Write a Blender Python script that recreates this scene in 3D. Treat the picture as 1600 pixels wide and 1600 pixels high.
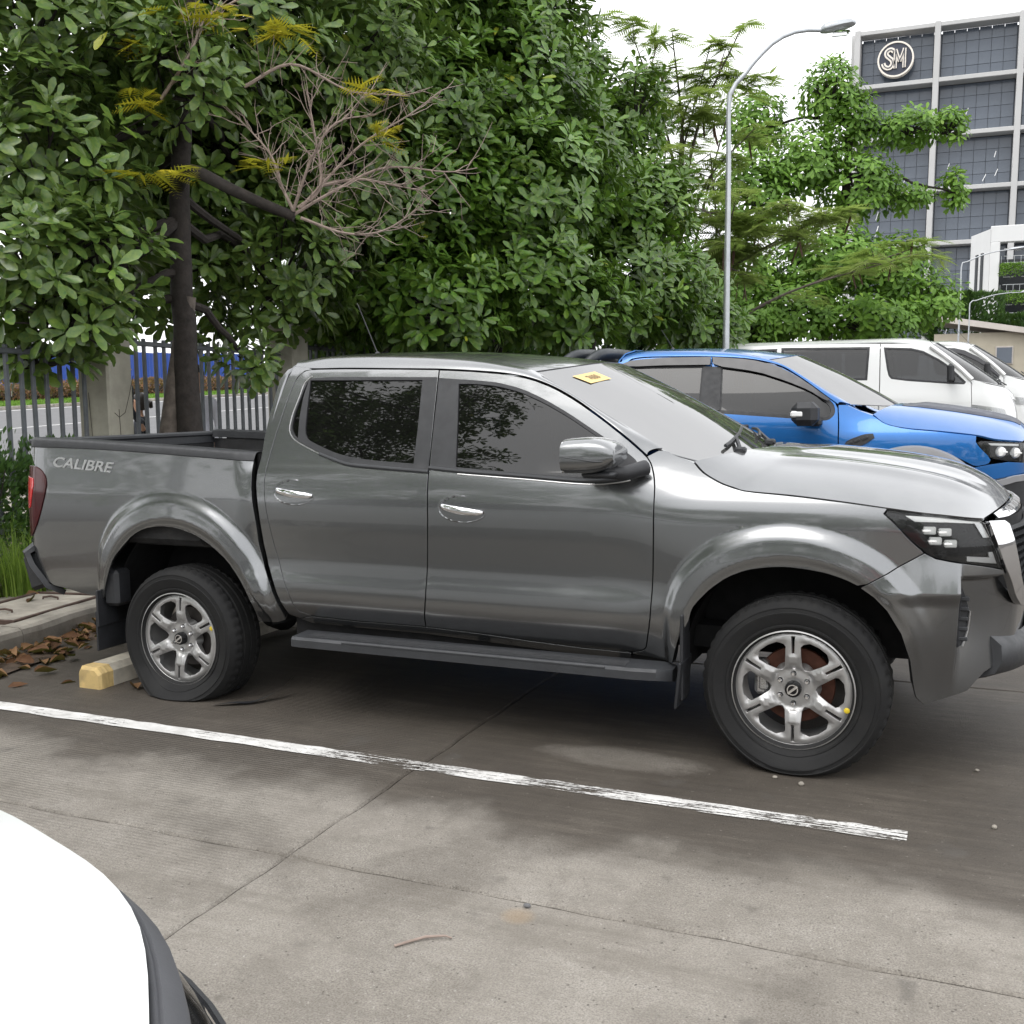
import bpy, bmesh, math, random
import numpy as np
from mathutils import Vector, Matrix
from mathutils.geometry import delaunay_2d_cdt
for o in list(bpy.data.objects): bpy.data.objects.remove(o)
SC = bpy.context.scene
COL = SC.collection
# ---------------------------------------------------------------- camera
CAM_POS = np.array([3.763, -5.161, 1.526]); YAW, PITCH, ROLL, FPX = .40825, -.10458, -.01201, 1637.5
_f = Vector((-math.sin(YAW)*math.cos(PITCH), math.cos(YAW)*math.cos(PITCH), math.sin(PITCH)))
_r = Vector((math.cos(YAW), math.sin(YAW), 0)); _u = _r.cross(_f)
_r2 = _r*math.cos(ROLL)+_u*math.sin(ROLL); _u2 = -_r*math.sin(ROLL)+_u*math.cos(ROLL)
cam_data = bpy.data.cameras.new('camera'); cam = bpy.data.objects.new('camera', cam_data); COL.objects.link(cam)
M = Matrix((( _r2.x, _u2.x, -_f.x, CAM_POS[0]), (_r2.y, _u2.y, -_f.y, CAM_POS[1]), (_r2.z, _u2.z, -_f.z, CAM_POS[2]), (0, 0, 0, 1)))
cam.matrix_world = M
cam_data.sensor_width = 36; cam_data.lens = 36*FPX/1600; cam_data.clip_start = .05; cam_data.clip_end = 2000
SC.camera = cam
# ---------------------------------------------------------------- sky and sun (bright overcast)
SUN_EL, SUN_AZ = math.radians(58), math.radians(200)
W = bpy.data.worlds.new('World'); SC.world = W; W.use_nodes = True
nt = W.node_tree; nt.nodes.clear()
out = nt.nodes.new('ShaderNodeOutputWorld'); bg = nt.nodes.new('ShaderNodeBackground')
sky = nt.nodes.new('ShaderNodeTexSky'); sky.sky_type = 'NISHITA'; sky.sun_disc = False
sky.sun_elevation = SUN_EL; sky.sun_rotation = SUN_AZ; sky.dust_density = 6; sky.air_density = 1.2; sky.ozone_density = 1.0
hs = nt.nodes.new('ShaderNodeHueSaturation'); hs.inputs['Saturation'].default_value = .18
mx = nt.nodes.new('ShaderNodeMix'); mx.data_type = 'RGBA'; mx.inputs[0].default_value = .78
mx.inputs[7].default_value = (11.6, 11.7, 11.9, 1)       # the even cloud deck
nz = nt.nodes.new('ShaderNodeTexNoise'); nz.inputs['Scale'].default_value = 2.2; nz.inputs['Detail'].default_value = 5
ml = nt.nodes.new('ShaderNodeMix'); ml.data_type = 'RGBA'; ml.blend_type = 'MULTIPLY'; ml.inputs[0].default_value = .25
nt.links.new(sky.outputs[0], hs.inputs['Color']); nt.links.new(hs.outputs[0], mx.inputs[6])
nt.links.new(mx.outputs[2], ml.inputs[6]); nt.links.new(nz.outputs[0], ml.inputs[7])
nt.links.new(ml.outputs[2], bg.inputs[0]); bg.inputs[1].default_value = .15; nt.links.new(bg.outputs[0], out.inputs[0])
sd = bpy.data.lights.new('sun', 'SUN'); sun = bpy.data.objects.new('sun', sd); COL.objects.link(sun)
sd.energy = .6; sd.angle = math.radians(35); sd.color = (1.0, .97, .93)
_sd = Vector((math.sin(SUN_AZ)*math.cos(SUN_EL), math.cos(SUN_AZ)*math.cos(SUN_EL), math.sin(SUN_EL)))
sun.rotation_euler = _sd.to_track_quat('Z', 'Y').to_euler(); sun.location = (0, 0, 30)
SC.view_settings.view_transform = 'Standard'; SC.view_settings.look = 'None'; SC.view_settings.exposure = 0.55; SC.view_settings.gamma = 1
SC.view_settings.use_curve_mapping = False
SC.render.engine = 'CYCLES'; SC.cycles.max_bounces = 8; SC.cycles.transparent_max_bounces = 12; SC.cycles.use_denoising = True
# ---------------------------------------------------------------- helpers
rng = random.Random(7); NR = np.random.RandomState(11)
def tag(o, label=None, cat=None, group=None, kind=None):
    if label: o['label'] = label
    if cat: o['category'] = cat
    if group: o['group'] = group
    if kind: o['kind'] = kind
    return o
def empty(name, loc=(0, 0, 0), rz=0, parent=None):
    o = bpy.data.objects.new(name, None); COL.objects.link(o); o.location = loc; o.rotation_euler = (0, 0, rz)
    o.empty_display_size = .1; o.parent = parent; return o
def obj(name, me, mat=None, parent=None, loc=None):
    o = bpy.data.objects.new(name, me); COL.objects.link(o)
    if mat is not None and not me.materials: me.materials.append(mat)
    o.parent = parent
    if loc is not None: o.location = loc
    return o
def mesh(name, verts, faces, normals=None, smooth=True):
    me = bpy.data.meshes.new(name); me.from_pydata([tuple(map(float, v)) for v in verts], [], [tuple(map(int, f)) for f in faces])
    me.polygons.foreach_set('use_smooth', [smooth]*len(me.polygons)); me.update()
    if normals is not None:
        me.normals_split_custom_set_from_vertices([tuple(map(float, n)) for n in normals])
    return me
def copy_tree(o, parent=None):
    c = o.copy(); COL.objects.link(c); c.parent = parent
    for ch in [x for x in o.children]: copy_tree(ch, c)
    return c
class MB:                                                   # collects shapes for ONE mesh
    def __init__(s): s.v = []; s.f = []; s.m = []; s.cur = 0
    def add(s, V, F):
        n = len(s.v); s.v += [tuple(map(float, v)) for v in V]; s.f += [tuple(i+n for i in f) for f in F]; s.m += [s.cur]*len(F)
    def box(s, c, size, R=None, bev=0.0):
        c = np.array(c, float); h = np.array(size, float)/2
        if bev <= 0:
            V = [(x, y, z) for x in (-1, 1) for y in (-1, 1) for z in (-1, 1)]; V = np.array(V)*h
            F = [(0, 1, 3, 2), (4, 6, 7, 5), (0, 4, 5, 1), (2, 3, 7, 6), (0, 2, 6, 4), (1, 5, 7, 3)]
        else:
            b = min(bev, *(h*.98)); V = []; F = []; ix = {}
            for x in (-1, 1):
                for y in (-1, 1):
                    for z in (-1, 1):
                        for a in range(3):
                            q = np.array([x*h[0], y*h[1], z*h[2]]); sg = (x, y, z)
                            for k in range(3):
                                if k != a: q[k] -= sg[k]*b
                            ix[(x, y, z, a)] = len(V); V.append(q)
            V = np.array(V)
            def fc(l): F.append(tuple(l))
            for a in range(3):
                k1, k2 = (a+1) % 3, (a+2) % 3
                for sg in (-1, 1):
                    l = []
                    for (p1, p2) in ((-1, -1), (1, -1), (1, 1), (-1, 1)):
                        t = [0]*3; t[a] = sg; t[k1] = p1; t[k2] = p2; l.append(ix[(*t, a)])
                    fc(l if sg > 0 else l[::-1])
            for a in range(3):                               # edge strips along axis a
                k1, k2 = (a+1) % 3, (a+2) % 3
                for p1 in (-1, 1):
                    for p2 in (-1, 1):
                        def g(sa, ax):
                            t = [0]*3; t[a] = sa; t[k1] = p1; t[k2] = p2; return ix[(*t, ax)]
                        l = [g(-1, k1), g(1, k1), g(1, k2), g(-1, k2)]
                        fc(l if p1*p2 < 0 else l[::-1])
            for x in (-1, 1):
                for y in (-1, 1):
                    for z in (-1, 1):
                        l = [ix[(x, y, z, a)] for a in range(3)]; fc(l if x*y*z > 0 else l[::-1])
        if R is not None: V = V @ np.array(R).T
        s.add(V+c, F); return s
    def tube(s, pts, rad, n=8, cap=True):
        P = np.array(pts, float); k = len(P); rad = np.broadcast_to(np.asarray(rad, float), (k,))
        T = np.gradient(P, axis=0); T /= np.linalg.norm(T, axis=1)[:, None]+1e-12
        up = np.array([0, 0, 1.]) if abs(T[0][2]) < .9 else np.array([1., 0, 0])
        a = np.cross(T[0], up); a /= np.linalg.norm(a); V = []
        for i in range(k):
            a = a-T[i]*(a@T[i]); a /= np.linalg.norm(a)+1e-12; b = np.cross(T[i], a)
            for j in range(n):
                t = 2*math.pi*j/n; V.append(P[i]+rad[i]*(a*math.cos(t)+b*math.sin(t)))
        F = [(i*n+j, i*n+(j+1) % n, (i+1)*n+(j+1) % n, (i+1)*n+j) for i in range(k-1) for j in range(n)]
        F = [f[::-1] for f in F]
        if cap: F += [tuple(range(n)), tuple(range((k-1)*n, k*n))[::-1]]
        s.add(V, F); return s
    def lathe(s, prof, n=32, axis='z', c=(0, 0, 0), close=False, ang=(0, 2*math.pi)):
        V = []; k = len(prof); full = abs(ang[1]-ang[0]-2*math.pi) < 1e-6; m = n if full else n+1
        for j in range(m):
            t = ang[0]+(ang[1]-ang[0])*j/n; ct, st = math.cos(t), math.sin(t)
            for r, h in prof:
                q = (r*ct, r*st, h) if axis == 'z' else ((r*ct, h, r*st) if axis == 'y' else (h, r*ct, r*st))
                V.append((q[0]+c[0], q[1]+c[1], q[2]+c[2]))
        F = []
        for j in range(n):
            j2 = (j+1) % m
            for i in range(k-1 if not close else k):
                i2 = (i+1) % k
                F.append((j*k+i, j2*k+i, j2*k+i2, j*k+i2) if axis != 'y' else (j*k+i, j*k+i2, j2*k+i2, j2*k+i))
        s.add(V, F); return s
    def prism(s, poly, h0, h1, axis='z'):
        n = len(poly); V = []
        for h in (h0, h1):
            for a, b in poly: V.append((a, b, h) if axis == 'z' else ((a, h, b) if axis == 'y' else (h, a, b)))
        F = [tuple(range(n))[::-1], tuple(range(n, 2*n))]+[(i, (i+1) % n, n+(i+1) % n, n+i) for i in range(n)]
        if axis == 'y': F = [f[::-1] for f in F]
        s.add(V, F); return s
    def build(s, name, mat, parent=None, smooth=False, loc=None):
        me = bpy.data.meshes.new(name); me.from_pydata(s.v, [], s.f)
        mats = mat if isinstance(mat, (list, tuple)) else [mat]
        for m in mats: me.materials.append(m)
        if len(mats) > 1: me.polygons.foreach_set('material_index', s.m)
        if smooth:
            me.polygons.foreach_set('use_smooth', [True]*len(me.polygons)); me.update()
            try: me.set_sharp_from_angle(angle=math.radians(smooth if smooth is not True else 40))
            except Exception: pass
        me.update(); return obj(name, me, None, parent, loc)
def inside(P, poly):
    x, y = P[:, 0], P[:, 1]; c = np.zeros(len(P), bool); n = len(poly); j = n-1
    for i in range(n):
        xi, yi = poly[i]; xj, yj = poly[j]
        if yi != yj:
            c ^= ((yi > y) != (yj > y)) & (x < (xj-xi)*(y-yi)/(yj-yi)+xi)
        j = i
    return c
def area2(P): return .5*sum(P[i][0]*P[(i+1) % len(P)][1]-P[(i+1) % len(P)][0]*P[i][1] for i in range(len(P)))
def offset_poly(P, g):                                      # g > 0 shrinks
    P = np.array(P, float)
    if area2(P) < 0: P = P[::-1]
    n = len(P); out = []
    for i in range(n):
        a = P[i]-P[i-1]; b = P[(i+1) % n]-P[i]; a = a/(np.linalg.norm(a)+1e-12); b = b/(np.linalg.norm(b)+1e-12)
        na = np.array([-a[1], a[0]]); nb = np.array([-b[1], b[0]]); m = na+nb; d = 1+na@nb
        out.append(P[i]+m*(g/max(d, .35)))
    return np.array(out)
def round_poly(P, it=1):                                    # corner cutting where the corner is soft
    P = [np.array(q, float) for q in P]
    for _ in range(it):
        o = []; n = len(P)
        for i in range(n):
            a, b, c = P[i-1], P[i], P[(i+1) % n]; u = b-a; v = c-b
            cs = (u@v)/(np.linalg.norm(u)*np.linalg.norm(v)+1e-12)
            if .3 < cs < .9995: o += [b-u*.2, b+v*.2]
            else: o.append(b)
        P = o
    return np.array(P)
def resample(P, ds):
    out = []; n = len(P)
    for i in range(n):
        a, b = P[i], P[(i+1) % n]; k = max(1, int(math.ceil(np.linalg.norm(b-a)/ds)))
        for t in range(k): out.append(a+(b-a)*t/k)
    return np.array(out)
def panel_mesh(name, poly, lift, sgn=1, gap=.0025, h=.05, holes=(), depth=.02, off=0.0, bev=.0015, rnd=1, hole_gap=0, aspect=1.0):
    """sheet over a 2-D outline, lifted on a surface, with turned-in edges; sgn flips the facing"""
    P = round_poly(poly, rnd) if rnd else np.array(poly, float)
    P = offset_poly(P, gap) if gap else (P if area2(P) > 0 else P[::-1])
    rings = [resample(P, h)]
    for H in holes:
        H = round_poly(H, rnd) if rnd else np.array(H, float)
        H = offset_poly(H, -hole_gap)
        rings.append(resample(H, h)[::-1])
    pts = np.vstack(rings); edges = []; k = 0
    for r in rings:
        n = len(r); edges += [(k+i, k+(i+1) % n) for i in range(n)]; k += n
    lo, hi = rings[0].min(0), rings[0].max(0)
    g = np.stack(np.meshgrid(np.arange(lo[0]+h/2, hi[0], h), np.arange(lo[1]+h/2, hi[1], h)), -1).reshape(-1, 2)
    if len(g):
        m = inside(g, rings[0])
        for r in rings[1:]: m &= ~inside(g, r)
        g = g[m]
        if len(g):
            d = np.full(len(g), 9.)
            for i in range(0, len(g), 2000):
                d[i:i+2000] = np.sqrt(((g[i:i+2000, None]-pts[None])**2).sum(-1)).min(1)
            g = g[d > .45*h]
    allp = np.vstack([pts, g]) if len(g) else pts
    res = delaunay_2d_cdt([Vector(q) for q in allp], edges, [], 0, 1e-7)
    V2 = np.array([tuple(v) for v in res[0]]); T = [f for f in res[2]]
    C = np.array([V2[list(f)].mean(0) for f in T]); m = inside(C, rings[0])
    for r in rings[1:]: m &= ~inside(C, r)
    F = [tuple(f) for f, k in zip(T, m) if k]
    def LN(Q):
        e = 1e-3; A = lift(Q[:, 0], Q[:, 1]); du = lift(Q[:, 0]+e, Q[:, 1])-lift(Q[:, 0]-e, Q[:, 1]); dv = lift(Q[:, 0], Q[:, 1]+e)-lift(Q[:, 0], Q[:, 1]-e)
        N = np.cross(du, dv)*sgn; N /= np.linalg.norm(N, axis=1)[:, None]+1e-12; return A+N*off, N
    V, N = LN(V2); V = list(V); N = list(N)
    if sgn < 0: F = [f[::-1] for f in F]
    if depth > 0:
        for ri, r in enumerate(rings):
            A, n = LN(r); k = len(r); T2 = np.roll(A, -1, 0)-np.roll(A, 1, 0); T2 /= np.linalg.norm(T2, axis=1)[:, None]+1e-12
            L = np.cross(T2, n)*sgn
            b0 = len(V); V += list(A); N += list(n)
            V += list(A+L*bev*(1)-n*bev); N += list(L)
            V += list(A+L*bev-n*depth); N += list(L)
            for i in range(k):
                j = (i+1) % k
                for q in (0, k):
                    f = (b0+q+i, b0+q+k+i, b0+q+k+j, b0+q+j)
                    F.append(f if sgn > 0 else f[::-1])
    return mesh(name, V, F, N)
def panel(name, poly, lift, mat, parent=None, **k): return obj(name, panel_mesh(name, poly, lift, **k), mat, parent)
def grid(name, G, mat, parent=None, flip=False, closed=False):
    G = np.asarray(G, float); a, b = G.shape[:2]
    F = [(i*b+j, (i+1)*b+j, (i+1)*b+j+1, i*b+j+1) for i in range(a-1) for j in range(b-1)]
    if flip: F = [f[::-1] for f in F]
    return obj(name, mesh(name, G.reshape(-1, 3), F), mat, parent)
def grid_solid(name, G, mat, parent=None, flip=False, t=.015):
    G = np.asarray(G, float); a, b = G.shape[:2]
    du = np.gradient(G, axis=0); dv = np.gradient(G, axis=1); N = np.cross(du, dv); N /= np.linalg.norm(N, axis=2)[..., None]+1e-12
    if flip: N = -N
    V = np.vstack([G.reshape(-1, 3), (G-N*t).reshape(-1, 3)]); n = a*b
    F = [(i*b+j, (i+1)*b+j, (i+1)*b+j+1, i*b+j+1) for i in range(a-1) for j in range(b-1)]
    F2 = [tuple(i+n for i in f[::-1]) for f in F]
    ring = [i*b for i in range(a)]+[(a-1)*b+j for j in range(1, b)]+[i*b+b-1 for i in range(a-2, -1, -1)]+[j for j in range(b-2, 0, -1)]
    F3 = [(ring[k], ring[k]+n, ring[(k+1) % len(ring)]+n, ring[(k+1) % len(ring)]) for k in range(len(ring))]
    F = F+F2+[f[::-1] for f in F3]
    if flip: F = [f[::-1] for f in F]
    me = mesh(name, V, F)
    try: me.set_sharp_from_angle(angle=math.radians(50))
    except Exception: pass
    return obj(name, me, mat, parent)
def hermite(A, TA, B, TB, n):
    t = np.linspace(0, 1, n)[:, None]
    return (2*t**3-3*t**2+1)*A+(t**3-2*t**2+t)*TA+(-2*t**3+3*t**2)*B+(t**3-t**2)*TB
def text_mesh(body, size=1.0, extrude=.0, bold=0.0, shear=0.0):
    c = bpy.data.curves.new('txt', 'FONT'); c.body = body; c.size = size; c.extrude = extrude; c.offset = bold; c.shear = shear; c.resolution_u = 4
    o = bpy.data.objects.new('txt', c); COL.objects.link(o); dg = bpy.context.evaluated_depsgraph_get(); dg.update()
    me = bpy.data.meshes.new_from_object(o.evaluated_get(dg)); bpy.data.objects.remove(o); return me
def px(x, y, d):                                            # a point at depth d along the view, for laying out far things in metres
    return CAM_POS+d*(np.array(_f)+np.array(_r2)*(x-800)/FPX-np.array(_u2)*(y-800)/FPX)
# ---------------------------------------------------------------- pickup body surface (metres; x forward, w half width, z up)
def pchip(xs, ys):
    xs = np.asarray(xs, float); ys = np.asarray(ys, float)
    h = np.diff(xs); dl = np.diff(ys)/h; m = np.zeros(len(xs))
    m[0] = dl[0]; m[-1] = dl[-1]
    for i in range(1, len(xs)-1):
        if dl[i-1]*dl[i] > 0:
            w1 = 2*h[i]+h[i-1]; w2 = h[i]+2*h[i-1]
            m[i] = (w1+w2)/(w1/dl[i-1]+w2/dl[i])
    def f(x):
        x = np.clip(np.asarray(x, float), xs[0], xs[-1])
        i = np.clip(np.searchsorted(xs, x)-1, 0, len(h)-1)
        t = (x-xs[i])/h[i]
        return ((2*t**3-3*t**2+1)*ys[i] + (t**3-2*t**2+t)*h[i]*m[i]
                + (-2*t**3+3*t**2)*ys[i+1] + (t**3-t**2)*h[i]*m[i+1])
    return f
def sstep(a, b, x):
    t = np.clip((np.asarray(x, float)-a)/(b-a), 0, 1)
    return t*t*(3-2*t)
def catmull(pts, n):
    P = np.asarray(pts, float); P = np.vstack([2*P[0]-P[1], P, 2*P[-1]-P[-2]]); out = []
    for i in range(1, len(P)-2):
        t = np.linspace(0, 1, n, endpoint=False)[:, None]
        a, b, c, d = P[i-1], P[i], P[i+1], P[i+2]
        out.append(.5*(2*b+(c-a)*t+(2*a-5*b+4*c-d)*t*t+(3*b-a-3*c+d)*t**3))
    out.append(P[-2][None]); return np.vstack(out)
WB = .885
_pl = catmull([(-1.125, .0), (-1.123, .4), (-1.11, .7), (-1.085, .815), (-1.025, .868), (-.94, .885), (-.7, .885), (0, .885), (1, .885), (2, .885), (3, .885),
               (3.3, .885), (3.50, .876), (3.68, .848), (3.82, .79), (3.925, .70), (3.99, .58), (4.03, .42), (4.055, .22), (4.063, 0)], 120)
_s = np.concatenate([[0], np.cumsum(np.hypot(*np.diff(_pl, axis=0).T))]); _s += 1 - np.interp(1.0, _pl[600:1320, 0], _s[600:1320])
_tn = np.gradient(_pl, axis=0); _tn /= np.hypot(*_tn.T)[:, None]
def plan(u):
    X = np.interp(u, _s, _pl[:, 0]); W = np.interp(u, _s, _pl[:, 1])
    tx = np.interp(u, _s, _tn[:, 0]); tw = np.interp(u, _s, _tn[:, 1]); n = np.hypot(tx, tw)
    return X, W, -tw/n, tx/n
d_bed = pchip([.30, .45, .55, .7, .9, 1.05, 1.15, 1.25, 1.40], [.10, .035, .012, 0, 0, .004, .012, .022, .04])
_dd = pchip([.30, .40, .45, .50, .55, .60, .65, .70, .76, .85, .95, 1.03, 1.10, 1.16, 1.20, 1.24], [.18, .10, .065, .030, .008, 0, .003, .013, .019, .016, .010, .008, .014, .027, .040, .058])
def green_house(z, z0, z1, d0, low):
    """window zone above the belt: gently convex; then the roll into the roof"""
    t = np.asarray(z, float)-z0; T = z1-z0; a = (.177-.12*T*T)/T; q = d0+a*t+.12*t*t; e = np.maximum(0, t-T)
    return np.where(t > 0, q+6.5*e*e, low(np.minimum(z, z0)))
def d_door(z): return green_house(z, 1.24, 1.68, .058, _dd)
d_fen = pchip([.30, .40, .50, .60, .75, .90, 1.0, 1.06, 1.10, 1.14, 1.18, 1.22, 1.27, 1.35],
              [.045, .038, .030, .022, .018, .014, .014, .020, .032, .052, .080, .115, .165, .25])
d_nose = pchip([.28, .36, .45, .55, .70, .85, .95, 1.02, 1.08, 1.12, 1.2], [.060, .050, .040, .028, .012, 0, .004, .015, .03, .045, .1])
def flare(u, z, c, rin, rout, h):
    du = u-c[0]; dz = z-c[1]; r = np.hypot(du, dz); th = np.degrees(np.arctan2(dz, du)); th = np.where(th < -90, th+360, th)
    ro = rout(th); ri = rin(th); t = (ro-r)/np.maximum(ro-ri, .02)
    b = h*(.82*sstep(0, .46, t)+.18*sstep(.40, .80, t)) - .008*sstep(.76, 1.0, t)
    return np.where(t <= 0, 0, b)
def inset(u, z):
    u = np.asarray(u, float); z = np.asarray(z, float)
    a = sstep(.38, .50, u); b = sstep(2.36, 2.80, u); c = sstep(3.52, 3.80, u)
    d = d_bed(z)*(1-a)+a*((1-b)*d_door(z)+b*((1-c)*d_fen(z)+c*d_nose(z)))
    return d - flare(u, z, CR, RIN_R, ROUT_R, .036) - flare(u, z, CF, RIN_F, ROUT_F, .037)*(1-sstep(3.50, 3.72, u))
def lift(u, z, s=-1):
    X, W, nx, nw = plan(u); d = inset(u, z)
    return np.stack([X-nx*d, s*(W-nw*d), np.asarray(z, float)+0*X], -1)
# outlines on the body surface, metres (u along the plan curve, z height)
CR = (0.03, 0.42); CF = (3.166, 0.41)
RIN_R = pchip([-40.0, 2.7, 23.7, 44.8, 65.8, 86.9, 107.9, 128.9, 150.0, 171.0, 200.0], [0.52, 0.513, 0.471, 0.459, 0.467, 0.483, 0.5, 0.512, 0.514, 0.504, 0.51])
RIN_F = pchip([-40.0, -4.5, 15.7, 35.9, 56.1, 76.3, 96.5, 116.7, 136.9, 157.1, 200.0], [0.47, 0.445, 0.451, 0.446, 0.442, 0.444, 0.454, 0.47, 0.485, 0.487, 0.47])
ROUT_R = pchip([-40.0, 10.6, 27.3, 44.0, 60.7, 77.4, 94.2, 110.9, 127.6, 144.3, 160.0, 200.0], [0.61, 0.591, 0.604, 0.617, 0.633, 0.654, 0.675, 0.691, 0.694, 0.671, 0.61, 0.58])
ROUT_F = pchip([-40.0, 38.6, 53.3, 68.0, 82.7, 97.4, 112.0, 126.7, 141.4, 156.1, 168.0, 200.0], [0.55, 0.59, 0.601, 0.606, 0.612, 0.624, 0.639, 0.652, 0.651, 0.618, 0.58, 0.55])
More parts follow.
